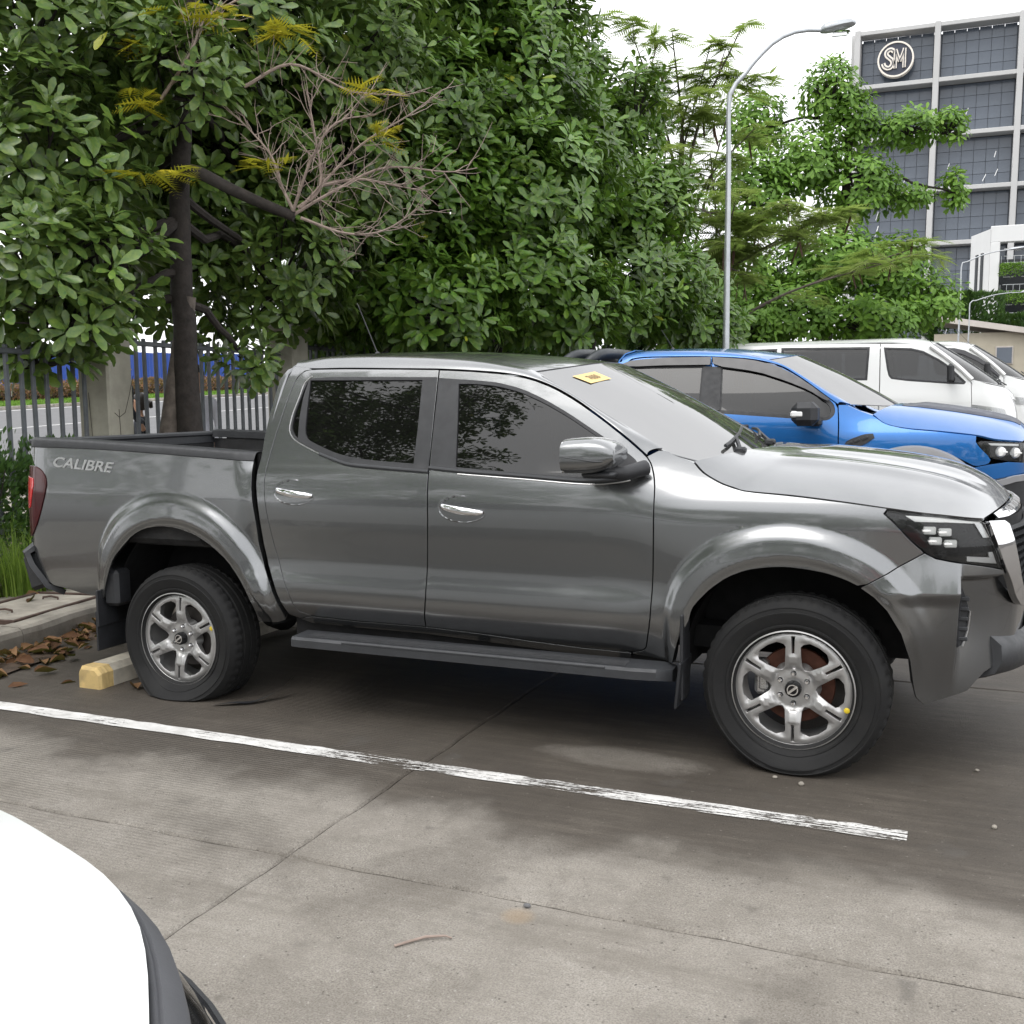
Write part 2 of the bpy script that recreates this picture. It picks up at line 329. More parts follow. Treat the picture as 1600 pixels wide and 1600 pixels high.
TR = {
    'bed_side': [(-1.025, 1.311), (-0.651, 1.305), (-0.314, 1.292), (0.113, 1.269), (0.476, 1.248), (0.478, 1.177), (0.484, 1.108), (0.495, 1.025), (0.511, 0.915), (0.515, 0.83), (0.543, 0.728), (0.584, 0.641), (0.617, 0.544), (0.632, 0.473), (0.62, 0.429), (0.471, 0.421), (0.486, 0.505), (0.461, 0.583), (0.414, 0.662), (0.352, 0.741), (0.263, 0.809), (0.156, 0.867), (0.033, 0.899), (-0.072, 0.905), (-0.179, 0.888), (-0.259, 0.851), (-0.339, 0.782), (-0.399, 0.721), (-0.437, 0.65), (-0.463, 0.585), (-0.5, 0.493), (-0.514, 0.487), (-0.679, 0.501), (-0.803, 0.526), (-0.908, 0.542), (-0.957, 0.624), (-1.036, 0.745), (-1.037, 0.8), (-0.97, 0.877), (-0.936, 0.949), (-0.902, 1.039), (-0.885, 1.103), (-0.893, 1.145), (-0.928, 1.184), (-0.99, 1.207), (-1.03, 1.249)],
    'rear_door': [(0.712, 1.703), (0.669, 1.696), (0.633, 1.662), (0.616, 1.61), (0.6, 1.52), (0.585, 1.425), (0.57, 1.323), (0.559, 1.235), (0.557, 1.16), (0.563, 1.09), (0.578, 0.976), (0.605, 0.841), (0.648, 0.701), (0.695, 0.599), (0.713, 0.537), (0.737, 0.5), (0.802, 0.477), (1.048, 0.469), (1.317, 0.47), (1.438, 0.47), (1.466, 0.601), (1.466, 0.705), (1.473, 0.835), (1.483, 1.023), (1.474, 1.199), (1.471, 1.231), (1.461, 1.405), (1.451, 1.542), (1.439, 1.684), (1.206, 1.692), (0.91, 1.701)],
    'front_door': [(1.442, 1.683), (1.453, 1.542), (1.462, 1.405), (1.472, 1.231), (1.476, 1.199), (1.485, 1.023), (1.474, 0.835), (1.468, 0.705), (1.468, 0.601), (1.44, 0.47), (1.75, 0.455), (1.986, 0.438), (2.215, 0.425), (2.439, 0.423), (2.506, 0.446), (2.521, 0.464), (2.545, 0.572), (2.554, 0.711), (2.557, 0.808), (2.561, 1.014), (2.559, 1.148), (2.549, 1.201), (2.529, 1.254), (2.504, 1.287), (2.409, 1.365), (2.291, 1.446), (2.159, 1.528), (2.043, 1.587), (1.926, 1.629), (1.793, 1.655), (1.625, 1.671)],
    'quarter': [(0.712, 1.703), (0.669, 1.696), (0.633, 1.662), (0.616, 1.61), (0.6, 1.52), (0.585, 1.425), (0.57, 1.323), (0.559, 1.235), (0.557, 1.16), (0.563, 1.09), (0.578, 0.976), (0.605, 0.841), (0.648, 0.701), (0.695, 0.599), (0.713, 0.537), (0.737, 0.5), (0.802, 0.477), (0.724, 0.457), (0.665, 0.475), (0.636, 0.562), (0.607, 0.642), (0.569, 0.729), (0.546, 0.832), (0.533, 0.945), (0.523, 1.042), (0.51, 1.137), (0.507, 1.2), (0.513, 1.262), (0.511, 1.374), (0.514, 1.476), (0.522, 1.566), (0.532, 1.658), (0.562, 1.706), (0.625, 1.731)],
    'rear_dlo': [(0.724, 1.668), (0.687, 1.632), (0.674, 1.564), (0.656, 1.485), (0.652, 1.412), (0.67, 1.374), (0.72, 1.339), (0.859, 1.284), (0.977, 1.249), (1.052, 1.234), (1.233, 1.222), (1.474, 1.208), (1.461, 1.405), (1.451, 1.542), (1.441, 1.652)],
    'rear_glass': [(0.717, 1.649), (1.363, 1.638), (1.383, 1.435), (1.391, 1.24), (1.227, 1.248), (1.061, 1.262), (0.948, 1.285), (0.852, 1.318), (0.75, 1.358), (0.732, 1.5)],
    'quarter_glass': [(0.71, 1.648), (0.695, 1.619), (0.68, 1.555), (0.664, 1.481), (0.662, 1.412), (0.681, 1.377), (0.717, 1.352), (0.702, 1.469), (0.701, 1.564)],
    'front_dlo': [(1.442, 1.649), (1.453, 1.542), (1.462, 1.405), (1.475, 1.216), (1.626, 1.204), (1.947, 1.187), (2.252, 1.17), (2.396, 1.18), (2.451, 1.19), (2.481, 1.208), (2.488, 1.227), (2.479, 1.256), (2.451, 1.287), (2.377, 1.335), (2.258, 1.404), (2.137, 1.475), (2.01, 1.54), (1.885, 1.591), (1.757, 1.622), (1.632, 1.634), (1.537, 1.641)],
    'front_glass': [(1.556, 1.616), (1.583, 1.434), (1.608, 1.227), (1.945, 1.206), (2.249, 1.192), (2.386, 1.197), (2.448, 1.214), (2.46, 1.24), (2.439, 1.275), (2.37, 1.321), (2.253, 1.39), (2.133, 1.46), (2.006, 1.524), (1.881, 1.574), (1.754, 1.604), (1.636, 1.615)],
    'fender': [(2.506, 1.286), (2.53, 1.254), (2.551, 1.201), (2.56, 1.148), (2.563, 1.015), (2.559, 0.808), (2.555, 0.711), (2.547, 0.572), (2.522, 0.464), (2.506, 0.443), (2.441, 0.418), (2.641, 0.404), (2.665, 0.487), (2.685, 0.545), (2.717, 0.591), (2.734, 0.656), (2.763, 0.693), (2.812, 0.745), (2.881, 0.797), (2.959, 0.831), (3.046, 0.847), (3.122, 0.852), (3.198, 0.846), (3.272, 0.835), (3.345, 0.813), (3.403, 0.785), (3.521, 0.856), (3.635, 0.926), (3.58, 0.975), (3.534, 1.026), (3.483, 1.075), (3.497, 1.095), (3.334, 1.114), (3.134, 1.134), (2.942, 1.147), (2.887, 1.16), (2.829, 1.178), (2.754, 1.215), (2.728, 1.235), (2.701, 1.261), (2.633, 1.285), (2.561, 1.317)],
    'bumper_side': [(3.636, 0.924), (3.521, 0.855), (3.403, 0.783), (3.455, 0.747), (3.503, 0.698), (3.556, 0.611), (3.594, 0.499), (3.609, 0.407), (3.622, 0.35), (3.655, 0.317), (3.845, 0.371), (3.879, 0.404)],
    'headlight': [(3.497, 1.094), (3.483, 1.075), (3.534, 1.026), (3.58, 0.975), (3.635, 0.927), (3.677, 0.904), (3.734, 0.893), (3.858, 0.874), (3.963, 0.852), (3.945, 0.894), (3.906, 0.977), (3.874, 1.058), (3.717, 1.069), (3.617, 1.079)],
    'sill': [(0.723, 0.455), (0.799, 0.473), (1.047, 0.465), (1.315, 0.466), (1.436, 0.466), (1.749, 0.451), (1.985, 0.434), (2.214, 0.422), (2.438, 0.419), (2.44, 0.415), (2.429, 0.379), (2.204, 0.385), (1.974, 0.398), (1.735, 0.411), (1.421, 0.428), (1.03, 0.43), (0.778, 0.435)],
    'rail_low': [(-1.025, 1.311), (-0.651, 1.305), (-0.314, 1.292), (0.113, 1.269), (0.476, 1.248)],
    'rail_top': [(-1.031, 1.359), (-0.654, 1.347), (-0.316, 1.331), (0.111, 1.31), (0.476, 1.288)],
    'handle_r': [(0.628, 1.117), (0.871, 1.091), (0.747, 1.096)],
    'handle_f': [(1.543, 1.06), (1.784, 1.035), (1.665, 1.041)],
    'lamp_marks': [(3.569, 1.068), (3.882, 1.054), (3.645, 1.021), (3.705, 1.011), (3.714, 0.972), (3.772, 0.962), (3.818, 0.888)],
    'seam_marks': [(3.773, 0.769), (3.778, 0.829), (3.835, 0.852), (3.779, 0.788), (3.841, 0.684), (3.799, 0.556), (4.049, 0.89), (4.077, 0.748)],
    'chrome': [(3.885, 1.054), (3.998, 1.049), (4.01, 0.976), (4.038, 0.891), (4.07, 0.806), (4.082, 0.752), (3.998, 0.814), (3.952, 0.881), (3.909, 0.978)],
    'bump_low': [(3.655, 0.317), (3.755, 0.345), (3.845, 0.371), (3.879, 0.404), (4.017, 0.426), (4.34, 0.404)],
    'calibre': [(-0.837, 1.202), (-0.821, 1.255), (-0.407, 1.174), (-0.39, 1.222)],
    'tail': [(-0.99, 1.207), (-0.928, 1.184), (-0.893, 1.145), (-0.885, 1.103), (-0.902, 1.039), (-0.936, 0.949), (-0.97, 0.877), (-1.023, 0.808)],
}
def curve_interp(P, n):
    P = np.asarray(P, float); s = np.concatenate([[0], np.cumsum(np.linalg.norm(np.diff(P, axis=0), axis=1))]); t = np.linspace(0, s[-1], n)
    C = catmull(P, 24); s2 = np.concatenate([[0], np.cumsum(np.linalg.norm(np.diff(C, axis=0), axis=1))]); t = np.linspace(0, s2[-1], n)
    return np.stack([np.interp(t, s2, C[:, i]) for i in range(P.shape[1])], 1)
# ---------------------------------------------------------------- procedural materials
class NT:
    def __init__(s, name):
        s.m = bpy.data.materials.new(name); s.m.use_nodes = True; s.t = s.m.node_tree; s.t.nodes.clear()
        s.o = s.t.nodes.new('ShaderNodeOutputMaterial'); s.p = s.t.nodes.new('ShaderNodeBsdfPrincipled'); s.t.links.new(s.p.outputs[0], s.o.inputs[0])
        s._c = {}
    def n(s, t, **k):
        x = s.t.nodes.new('ShaderNode'+t)
        for a, b in k.items():
            if a in x.inputs: x.inputs[a].default_value = b
            else: setattr(x, a, b)
        return x
    def l(s, a, b): s.t.links.new(a, b)
    def coord(s, kind='Object'):
        if kind == 'World': return s.n('NewGeometry').outputs['Position']
        return s.n('TexCoord').outputs[kind]
    def mapping(s, vec, scale=(1, 1, 1), rot=(0, 0, 0), loc=(0, 0, 0)):
        m = s.n('Mapping'); m.inputs['Scale'].default_value = scale; m.inputs['Rotation'].default_value = rot; m.inputs['Location'].default_value = loc
        s.l(vec, m.inputs['Vector']); return m.outputs[0]
    def noise(s, vec, scale, detail=4, rough=.55, dist=0):
        x = s.n('TexNoise'); x.inputs['Scale'].default_value = scale; x.inputs['Detail'].default_value = detail; x.inputs['Roughness'].default_value = rough; x.inputs['Distortion'].default_value = dist
        s.l(vec, x.inputs['Vector']); return x.outputs['Fac']
    def ramp(s, fac, stops, interp='LINEAR'):
        r = s.n('ValToRGB'); cr = r.color_ramp; cr.interpolation = interp
        while len(cr.elements) < len(stops): cr.elements.new(.5)
        for e, (p, c) in zip(cr.elements, stops): e.position = p; e.color = c if len(c) == 4 else (*c, 1)
        s.l(fac, r.inputs[0]); return r.outputs[0]
    def rng(s, v, a, b, c=0., d=1.):
        r = s.n('MapRange'); r.interpolation_type = 'SMOOTHSTEP'; r.clamp = True
        for i, q in zip((1, 2, 3, 4), (a, b, c, d)): r.inputs[i].default_value = q
        s.l(v, r.inputs[0]); return r.outputs[0]
    def math(s, op, a, b=None):
        m = s.n('Math', operation=op)
        for i, q in enumerate((a, b)):
            if q is None: continue
            if isinstance(q, (int, float)): m.inputs[i].default_value = q
            else: s.l(q, m.inputs[i])
        return m.outputs[0]
    def mix(s, fac, a, b, mode='MIX'):
        m = s.n('Mix', data_type='RGBA', blend_type=mode)
        for i, q in zip((0, 6, 7), (fac, a, b)):
            if isinstance(q, (int, float)): m.inputs[i].default_value = q
            elif isinstance(q, tuple): m.inputs[i].default_value = q if len(q) == 4 else (*q, 1)
            else: s.l(q, m.inputs[i])
        return m.outputs[2]
    def bump(s, h, strength=.3, dist=.01, prev=None):
        b = s.n('Bump'); b.inputs['Strength'].default_value = strength; b.inputs['Distance'].default_value = dist; s.l(h, b.inputs['Height'])
        if prev is not None: s.l(prev, b.inputs['Normal'])
        return b.outputs[0]
    def set(s, **k):
        for a, b in k.items():
            a = a.replace('_', ' ')
            if isinstance(b, (int, float)): s.p.inputs[a].default_value = b
            elif isinstance(b, tuple): s.p.inputs[a].default_value = b if len(b) == 4 or a not in ('Base Color', 'Emission Color', 'Coat Tint') else (*b, 1)
            else: s.l(b, s.p.inputs[a])
        return s
MT = {}
def simple(name, c, rough=.5, metal=0., var=.12, scale=8., bump=0., bscale=60., spec=.5, kind='Object', coat=0., dirt=0.):
    t = NT(name); v = t.coord(kind); n = t.noise(v, scale, 5)
    a = tuple(x*(1-var) for x in c); b = tuple(min(1, x*(1+var)) for x in c)
    col = t.ramp(n, [(.3, a), (.7, b)])
    if dirt: col = t.mix(t.rng(t.noise(v, scale*.6, 8, .7), .5, .75, 0, dirt), col, (.16, .14, .12))
    r = t.rng(t.noise(v, scale*2.3, 4), .3, .7, max(0, rough-.07), min(1, rough+.07))
    t.set(Base_Color=col, Roughness=r, Metallic=metal, Specular_IOR_Level=spec, Coat_Weight=coat, Coat_Roughness=.04)
    if bump: t.l(t.bump(t.noise(v, bscale, 4), bump, .004), t.p.inputs['Normal'])
    MT[name] = t.m; return t.m
def car_paint(name, c, metal=.7, rough=.38, flake=.06, dust=.12):
    t = NT(name); v = t.coord('Object')
    fl = t.noise(v, 900, 2); n = t.noise(v, 3.0, 6, .65)
    base = t.ramp(fl, [(.35, tuple(x*(1-flake*2) for x in c)), (.65, tuple(min(1, x*(1+flake*3)) for x in c))])
    g = t.n('NewGeometry'); sx = t.n('SeparateXYZ'); t.l(g.outputs['Normal'], sx.inputs[0])
    up = t.rng(sx.outputs['Z'], .22, .92)
    dust_sheen = t.math('MULTIPLY', t.rng(n, .35, .7, .3, 1), t.math('ADD', t.math('MULTIPLY', up, dust*2.3), dust*.10))  # thin dust, thickened on upward faces to paint in the sky's brightness
    col = t.mix(dust_sheen, base, tuple(.40*.72+.28*x for x in c))
    vo = t.n('TexVoronoi', feature='F1'); vo.inputs['Scale'].default_value = 9; t.l(v, vo.inputs['Vector']); sp = t.math('MULTIPLY', t.rng(vo.outputs['Distance'], .022, .034, 1, 0), t.rng(t.noise(v, 2.6, 2), .56, .60)); col = t.mix(t.math('MULTIPLY', sp, .8), col, (.55, .54, .5))
    t.set(Base_Color=col, Metallic=t.math('MULTIPLY', t.math('SUBTRACT', 1., dust_sheen), metal), Roughness=rough, Coat_Weight=1., Coat_Roughness=t.math('ADD', .012, t.math('MULTIPLY', dust_sheen, .25)), Coat_IOR=1.5)
    t.l(t.bump(t.noise(v, 160, 3), .012, .002), t.p.inputs['Coat Normal'])
    MT[name] = t.m; return t.m
car_paint('paint_grey', (.190, .195, .200), .92, .25, .06, .11); car_paint('paint_blue', (.006, .125, .40), .55, .35, .05, .05)
car_paint('paint_white', (.74, .75, .745), .0, .4, .01, .04); car_paint('paint_dark', (.025, .026, .03), .4, .4)
simple('plastic_black', (.022, .023, .026), .5, 0, .2, 12, .25, 420)
simple('plastic_grey', (.036, .038, .042), .5, 0, .12, 9, .2, 500)
simple('trim_gloss', (.008, .008, .009), .25, 0, .15, 6, spec=.3)
simple('inner_dark', (.007, .007, .008), .8, 0, .3, 6)
simple('liner', (.016, .016, .017), .75, 0, .4, 9, .3, 50, dirt=.25)
simple('chrome', (.82, .82, .83), .06, 1., .03, 5)
simple('silver', (.50, .50, .50), .32, .9, .05, 8)
simple('steel_dark', (.10, .09, .085), .55, .7, .3, 10)
simple('brake_rust', (.11, .045, .03), .6, .6, .3, 20)
simple('alloy', (.44, .435, .43), .36, .7, .03, 6)
simple('seat', (.03, .03, .032), .8); simple('yellow_dot', (.75, .56, .03), .5)
simple('lamp_white', (.86, .86, .85), .25, .0, .03); simple('sticker', (.72, .52, .22), .5); simple('ink', (.16, .10, .05), .6)
def mk_tyre():
    t = NT('tyre'); v = t.coord('Object'); n = t.noise(v, 9, 7, .7)
    col = t.ramp(n, [(.25, (.008, .008, .009)), (.6, (.013, .013, .013)), (.9, (.04, .037, .033))])
    t.set(Base_Color=col, Roughness=.72, Specular_IOR_Level=.35); t.l(t.bump(t.noise(v, 140, 3), .25, .003), t.p.inputs['Normal']); MT['tyre'] = t.m
mk_tyre()
def mk_glass(name, tint, dust=.02, refl=1.5):
    t = NT(name); t.t.nodes.remove(t.p); v = t.coord('Object')
    tr = t.n('BsdfTransparent'); tr.inputs[0].default_value = (*tint, 1)
    gl = t.n('BsdfGlossy'); gl.inputs['Roughness'].default_value = .012; gl.inputs[0].default_value = (1, 1, 1, 1)
    fr = t.n('Fresnel'); fr.inputs[0].default_value = refl
    m1 = t.n('MixShader'); t.l(fr.outputs[0], m1.inputs[0]); t.l(tr.outputs[0], m1.inputs[1]); t.l(gl.outputs[0], m1.inputs[2])
    df = t.n('BsdfDiffuse'); df.inputs[0].default_value = (.46, .455, .44, 1)
    m2 = t.n('MixShader'); t.l(t.rng(t.noise(v, 5, 8, .75), .35, .8, dust*.55, dust), m2.inputs[0]); t.l(m1.outputs[0], m2.inputs[1]); t.l(df.outputs[0], m2.inputs[2])
    t.l(m2.outputs[0], t.o.inputs[0]); MT[name] = t.m
mk_glass('glass_tint', (.045, .05, .055), .015, 1.58); mk_glass('glass_screen', (.10, .12, .11), .10, 3.7); mk_glass('glass_clear', (.92, .93, .93), .015, 1.35)
mk_glass('glass_mid', (.16, .17, .18), .03, 1.6)
def mk_red():
    t = NT('lens_red'); v = t.coord('Object'); n = t.noise(v, 6, 3)
    t.set(Base_Color=t.ramp(n, [(.3, (.035, .002, .003)), (.7, (.06, .003, .004))]), Roughness=.15, Coat_Weight=.25, Coat_Roughness=.02); MT['lens_red'] = t.m
    t = NT('lens_bright'); v = t.coord('Object'); n = t.noise(v, 30, 2)
    t.set(Base_Color=t.ramp(n, [(.3, (.52, .012, .016)), (.7, (.62, .02, .024))]), Roughness=.12, Coat_Weight=1.); MT['lens_bright'] = t.m
mk_red()
# ---------------------------------------------------------------- terrain, concrete lot, kerb, verge, road
VD = np.array([-.397, .918])
def hgt(x, y):
    s = (np.asarray(x, float)-3.763)*VD[0]+(np.asarray(y, float)+5.161)*VD[1]
    return .035*np.logaddexp(0, (s-7.2)/.8)*.8*sstep(.75, 3.0, y)
def mk_concrete():
    t = NT('lot_concrete'); P = t.coord('World'); sp = t.n('SeparateXYZ'); t.l(P, sp.inputs[0]); X, Y = sp.outputs[0], sp.outputs[1]
    big = t.noise(P, .55, 5, .6); mid = t.noise(P, 2.2, 7, .68); fine = t.noise(P, 26, 6, .75); grit = t.noise(P, 170, 3, .7)
    streak = t.noise(t.mapping(P, (1.2, 14, 1)), 1.6, 6, .7)
    base = t.ramp(t.math('ADD', t.math('MULTIPLY', mid, .6), t.math('MULTIPLY', fine, .4)), [(.30, (.190, .170, .145)), (.50, (.275, .252, .220)), (.70, (.365, .340, .305))])
    base = t.mix(t.rng(grit, .40, .68, 0, .75), base, (.11, .10, .088)); base = t.mix(t.rng(t.noise(P, 62, 5, .8), .50, .66, 0, .6), base, (.15, .137, .118)); base = t.mix(t.rng(t.noise(P, 1.35, 7, .6, .5), .50, .55, 0, .14), base, (.40, .37, .33)); base = t.mix(t.rng(t.noise(P, 90, 2), .64, .74, 0, .55), base, (.46, .44, .41))
    base = t.mix(t.rng(t.noise(P, 7, 8, .72), .44, .70, 0, .45), base, (.165, .15, .13))
    rub = t.rng(t.noise(t.mapping(P, (.35, 3.2, 1)), 1.5, 6, .62), .50, .66, 0, .42); base = t.mix(rub, base, (.135, .12, .10)); vd = t.n('TexVoronoi', feature='F1'); vd.inputs['Scale'].default_value = 3.4; t.l(P, vd.inputs['Vector']); drip = t.math('MULTIPLY', t.rng(t.math('ADD', vd.outputs['Distance'], t.math('MULTIPLY', fine, .12)), .10, .17, 1, 0), t.rng(t.noise(P, .9, 2), .5, .6)); base = t.mix(t.math('MULTIPLY', drip, .45), base, (.10, .09, .078))
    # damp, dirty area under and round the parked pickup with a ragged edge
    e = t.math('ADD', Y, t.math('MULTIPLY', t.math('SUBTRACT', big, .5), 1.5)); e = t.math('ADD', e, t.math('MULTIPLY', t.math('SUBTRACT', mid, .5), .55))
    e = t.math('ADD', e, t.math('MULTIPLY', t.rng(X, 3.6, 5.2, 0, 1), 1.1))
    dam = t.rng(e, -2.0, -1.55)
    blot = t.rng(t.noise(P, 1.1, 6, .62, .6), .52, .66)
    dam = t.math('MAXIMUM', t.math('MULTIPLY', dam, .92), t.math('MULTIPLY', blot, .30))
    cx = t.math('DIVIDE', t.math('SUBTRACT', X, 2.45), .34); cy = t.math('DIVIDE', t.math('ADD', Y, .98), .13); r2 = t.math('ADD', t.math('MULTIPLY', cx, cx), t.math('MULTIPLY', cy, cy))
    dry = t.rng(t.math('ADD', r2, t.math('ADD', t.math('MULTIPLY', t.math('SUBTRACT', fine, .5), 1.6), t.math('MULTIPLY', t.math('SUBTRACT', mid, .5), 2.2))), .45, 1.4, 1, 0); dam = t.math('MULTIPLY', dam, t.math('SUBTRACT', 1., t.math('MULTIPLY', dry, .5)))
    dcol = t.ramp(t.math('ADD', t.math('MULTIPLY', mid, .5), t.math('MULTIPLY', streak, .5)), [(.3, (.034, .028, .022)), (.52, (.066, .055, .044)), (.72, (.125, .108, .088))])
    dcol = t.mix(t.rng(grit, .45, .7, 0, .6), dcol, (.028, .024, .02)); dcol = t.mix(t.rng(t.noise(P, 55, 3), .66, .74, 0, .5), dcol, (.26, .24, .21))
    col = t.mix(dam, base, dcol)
    oil = t.rng(t.noise(P, 3.1, 3, .5, .3), .66, .74, 0, .5); col = t.mix(oil, col, (.085, .078, .07))
    rs = t.math('ADD', t.math('POWER', t.math('SUBTRACT', X, 2.58), 2.), t.math('POWER', t.math('ADD', Y, 2.42), 2.)); col = t.mix(t.rng(rs, .0, .004, .28, 0), col, (.36, .24, .12))
    # brushed grooves run along the slabs, strongest on the left one
    wv = t.n('TexWave', wave_type='BANDS', bands_direction='Y', wave_profile='SIN'); wv.inputs['Scale'].default_value = 15; wv.inputs['Distortion'].default_value = 1.6; wv.inputs['Detail'].default_value = 3; wv.inputs['Detail Scale'].default_value = .6
    t.l(P, wv.inputs['Vector']); gm = t.math('MULTIPLY', t.rng(X, 1.2, 1.9, 1., .12), t.rng(t.noise(P, 1.7, 4), .35, .6, .15, 1))
    groove = t.math('MULTIPLY', wv.outputs['Fac'], gm)
    col = t.mix(t.math('MULTIPLY', t.math('MULTIPLY', t.rng(wv.outputs['Fac'], .0, .35, 1, 0), gm), .38), col, (.10, .09, .078))
    vo = t.n('TexVoronoi', feature='F1'); vo.inputs['Scale'].default_value = 48; t.l(P, vo.inputs['Vector']); pit = t.rng(vo.outputs['Distance'], .08, .2); pm = t.rng(t.noise(P, 12, 3), .5, .62); pit = t.math('MULTIPLY', t.math('SUBTRACT', 1., pit), pm)
    col = t.mix(t.math('MULTIPLY', pit, .6), col, (.07, .063, .055))
    hgtv = t.math('ADD', t.math('ADD', t.math('MULTIPLY', fine, .6), t.math('MULTIPLY', grit, .35)), t.math('SUBTRACT', t.math('MULTIPLY', groove, .45), t.math('MULTIPLY', pit, .7)))
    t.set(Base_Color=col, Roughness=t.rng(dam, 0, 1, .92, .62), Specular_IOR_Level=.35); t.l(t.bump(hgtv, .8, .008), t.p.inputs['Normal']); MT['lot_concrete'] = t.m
mk_concrete()
simple('joint_dirt', (.035, .03, .026), .95, 0, .3, 20, .4, 80, kind='World')
simple('kerb_concrete', (.26, .24, .205), .9, 0, .35, 5, .5, 60, kind='World', dirt=.75)
simple('verge_concrete', (.30, .275, .235), .92, 0, .3, 6, .4, 70, kind='World', dirt=.5)
simple('soil', (.075, .052, .036), .98, 0, .45, 9, .8, 60, kind='World')
simple('asphalt', (.125, .125, .128), .9, 0, .12, 3, .35, 90, kind='World')
simple('grass_base', (.05, .10, .022), .95, 0, .4, 6, .6, 40, kind='World')
simple('road_paint', (.72, .72, .70), .7, 0, .08, 6, kind='World')
def terrain_sheet(name, xs, ys, dz, mat, kind='structure'):
    Xg, Yg = np.meshgrid(xs, ys, indexing='ij'); G = np.stack([Xg, Yg, hgt(Xg, Yg)+dz], -1)
    o = grid(name, G, mat, flip=False); tag(o, kind=kind); return o
xs = np.concatenate([np.linspace(-420, -40, 20), np.linspace(-36, 36, 50), np.linspace(40, 420, 20)]); ys = np.concatenate([np.linspace(-300, -30, 12), np.linspace(-26, 50, 60), np.linspace(56, 700, 40)])
GROUND = terrain_sheet('ground', xs, ys, -.06, MT['joint_dirt'])
LOT = tag(empty('parking_lot'), kind='structure')
def kerb_x(y): return -1.70-.17*y
# slabs: joints every 3.05 m across and 4.6 m along; the joint crossing sits at (1.685, -2.325)
jx = [1.685+4.55*k for k in range(-1, 6)]; jy = [-2.325+3.07*k for k in range(-4, 10)]
def wob(x, y, s=.0032): return s*math.sin(x*9.1+y*3.3)+s*.7*math.sin(x*23.7-y*17.1)+s*.6*math.sin(y*31.+x*11.)
for i in range(len(jx)-1):
    for j in range(len(jy)-1):
        x0, x1, y0, y1 = jx[i], jx[i+1], jy[j], jy[j+1]
        g = .0022; per = []
        vis = y0 < 1.2 and x0 < 7
        n = 46 if vis else 5
        gy = .0042
        for a in np.linspace(0, 1, n, endpoint=False): per.append((x0+(x1-x0)*a, y0+gy))
        for a in np.linspace(0, 1, n, endpoint=False): per.append((x1-g, y0+(y1-y0)*a))
        for a in np.linspace(0, 1, n, endpoint=False): per.append((x1-(x1-x0)*a, y1-gy))
        for a in np.linspace(0, 1, n, endpoint=False): per.append((x0+g, y1-(y1-y0)*a))
        P = np.array(per); 
        if vis: P += np.stack([[wob(b, a) for a, b in per], [wob(a, b) for a, b in per]], 1)
        if i == 0:
            kx = np.array([kerb_x(b) for b in P[:, 1]]); P[:, 0] = np.maximum(P[:, 0], kx+.02)
        V2 = P; k = len(P); c = P.mean(0); inn = c+(P-c)*(1-.010/np.maximum(np.abs(P-c), .3))
        V = [(x, y, float(hgt(x, y))-.09) for x, y in P]+[(x, y, float(hgt(x, y))-.006-.003*abs(math.sin(x*37+y*29))) for x, y in P]+[(x, y, float(hgt(x, y))) for x, y in inn]
        F = [(q, (q+1) % k, k+(q+1) % k, k+q) for q in range(k)]+[(k+q, k+(q+1) % k, 2*k+(q+1) % k, 2*k+q) for q in range(k)]
        if y1 > 1.0:                                          # sloping slabs need inner points
            V.append((c[0], c[1], float(hgt(*c)))); F += [(2*k+q, 2*k+(q+1) % k, 3*k) for q in range(k)]
        else: F.append(tuple(range(2*k, 3*k)))
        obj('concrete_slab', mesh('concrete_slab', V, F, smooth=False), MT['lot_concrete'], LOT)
# worn parking line
def mk_line():
    t = NT('line_paint'); P = t.coord('World'); sp = t.n('SeparateXYZ'); t.l(P, sp.inputs[0])
    w1 = t.noise(t.mapping(P, (1.1, 22, 1)), 4.2, 9, .72); w2 = t.noise(P, 55, 5, .75); patch = t.noise(P, 2.4, 3)
    wear = t.math('ADD', t.math('ADD', t.math('MULTIPLY', w1, .74), t.math('MULTIPLY', w2, .26)), t.math('MULTIPLY', t.math('SUBTRACT', patch, .5), .42))
    wear = t.math('ADD', wear, t.rng(sp.outputs[0], .0, 1.6, -.055, .025))
    col = t.ramp(t.noise(P, 11, 5), [(.3, (.50, .49, .47)), (.7, (.74, .73, .71))]); t.set(Base_Color=col, Roughness=.75)
    tr = t.n('BsdfTransparent'); m = t.n('MixShader'); t.l(t.rng(wear, .505, .565), m.inputs[0]); t.l(t.p.outputs[0], m.inputs[1]); t.l(tr.outputs[0], m.inputs[2]); t.l(m.outputs[0], t.o.inputs[0]); MT['line_paint'] = t.m
mk_line()
def strip(name, pts, w, dz, mat, parent=None, n=60):
    P = np.array(pts, float); C = curve_interp(np.c_[P, 0*P[:, 0]], n)[:, :2]; T = np.gradient(C, axis=0); T /= np.linalg.norm(T, axis=1)[:, None]; N = np.c_[-T[:, 1], T[:, 0]]
    e = np.array([[wob(c[0]*3, c[1], .004) for c in C], [wob(c[1], c[0]*4, .004) for c in C]])
    A = C+N*(w/2+e[0])[:, None]; B = C-N*(w/2+e[1])[:, None]
    V = [(x, y, float(hgt(x, y))+dz) for x, y in A]+[(x, y, float(hgt(x, y))+dz) for x, y in B]
    return obj(name, mesh(name, V, [(i, n+i, n+i+1, i+1) for i in range(n-1)]), mat, parent)
for (a, b), k in zip((((-1.55, -1.372), (3.62, -1.392)), ((-2.6, 4.05-.55), (3.9, 3.42)), ((-2.6, 6.3), (3.9, 6.25))), range(3)):
    o = strip('parking_line', [a, ((a[0]+b[0])/2, (a[1]+b[1])/2), b], .098, .004, MT['line_paint']); tag(o, kind='structure')
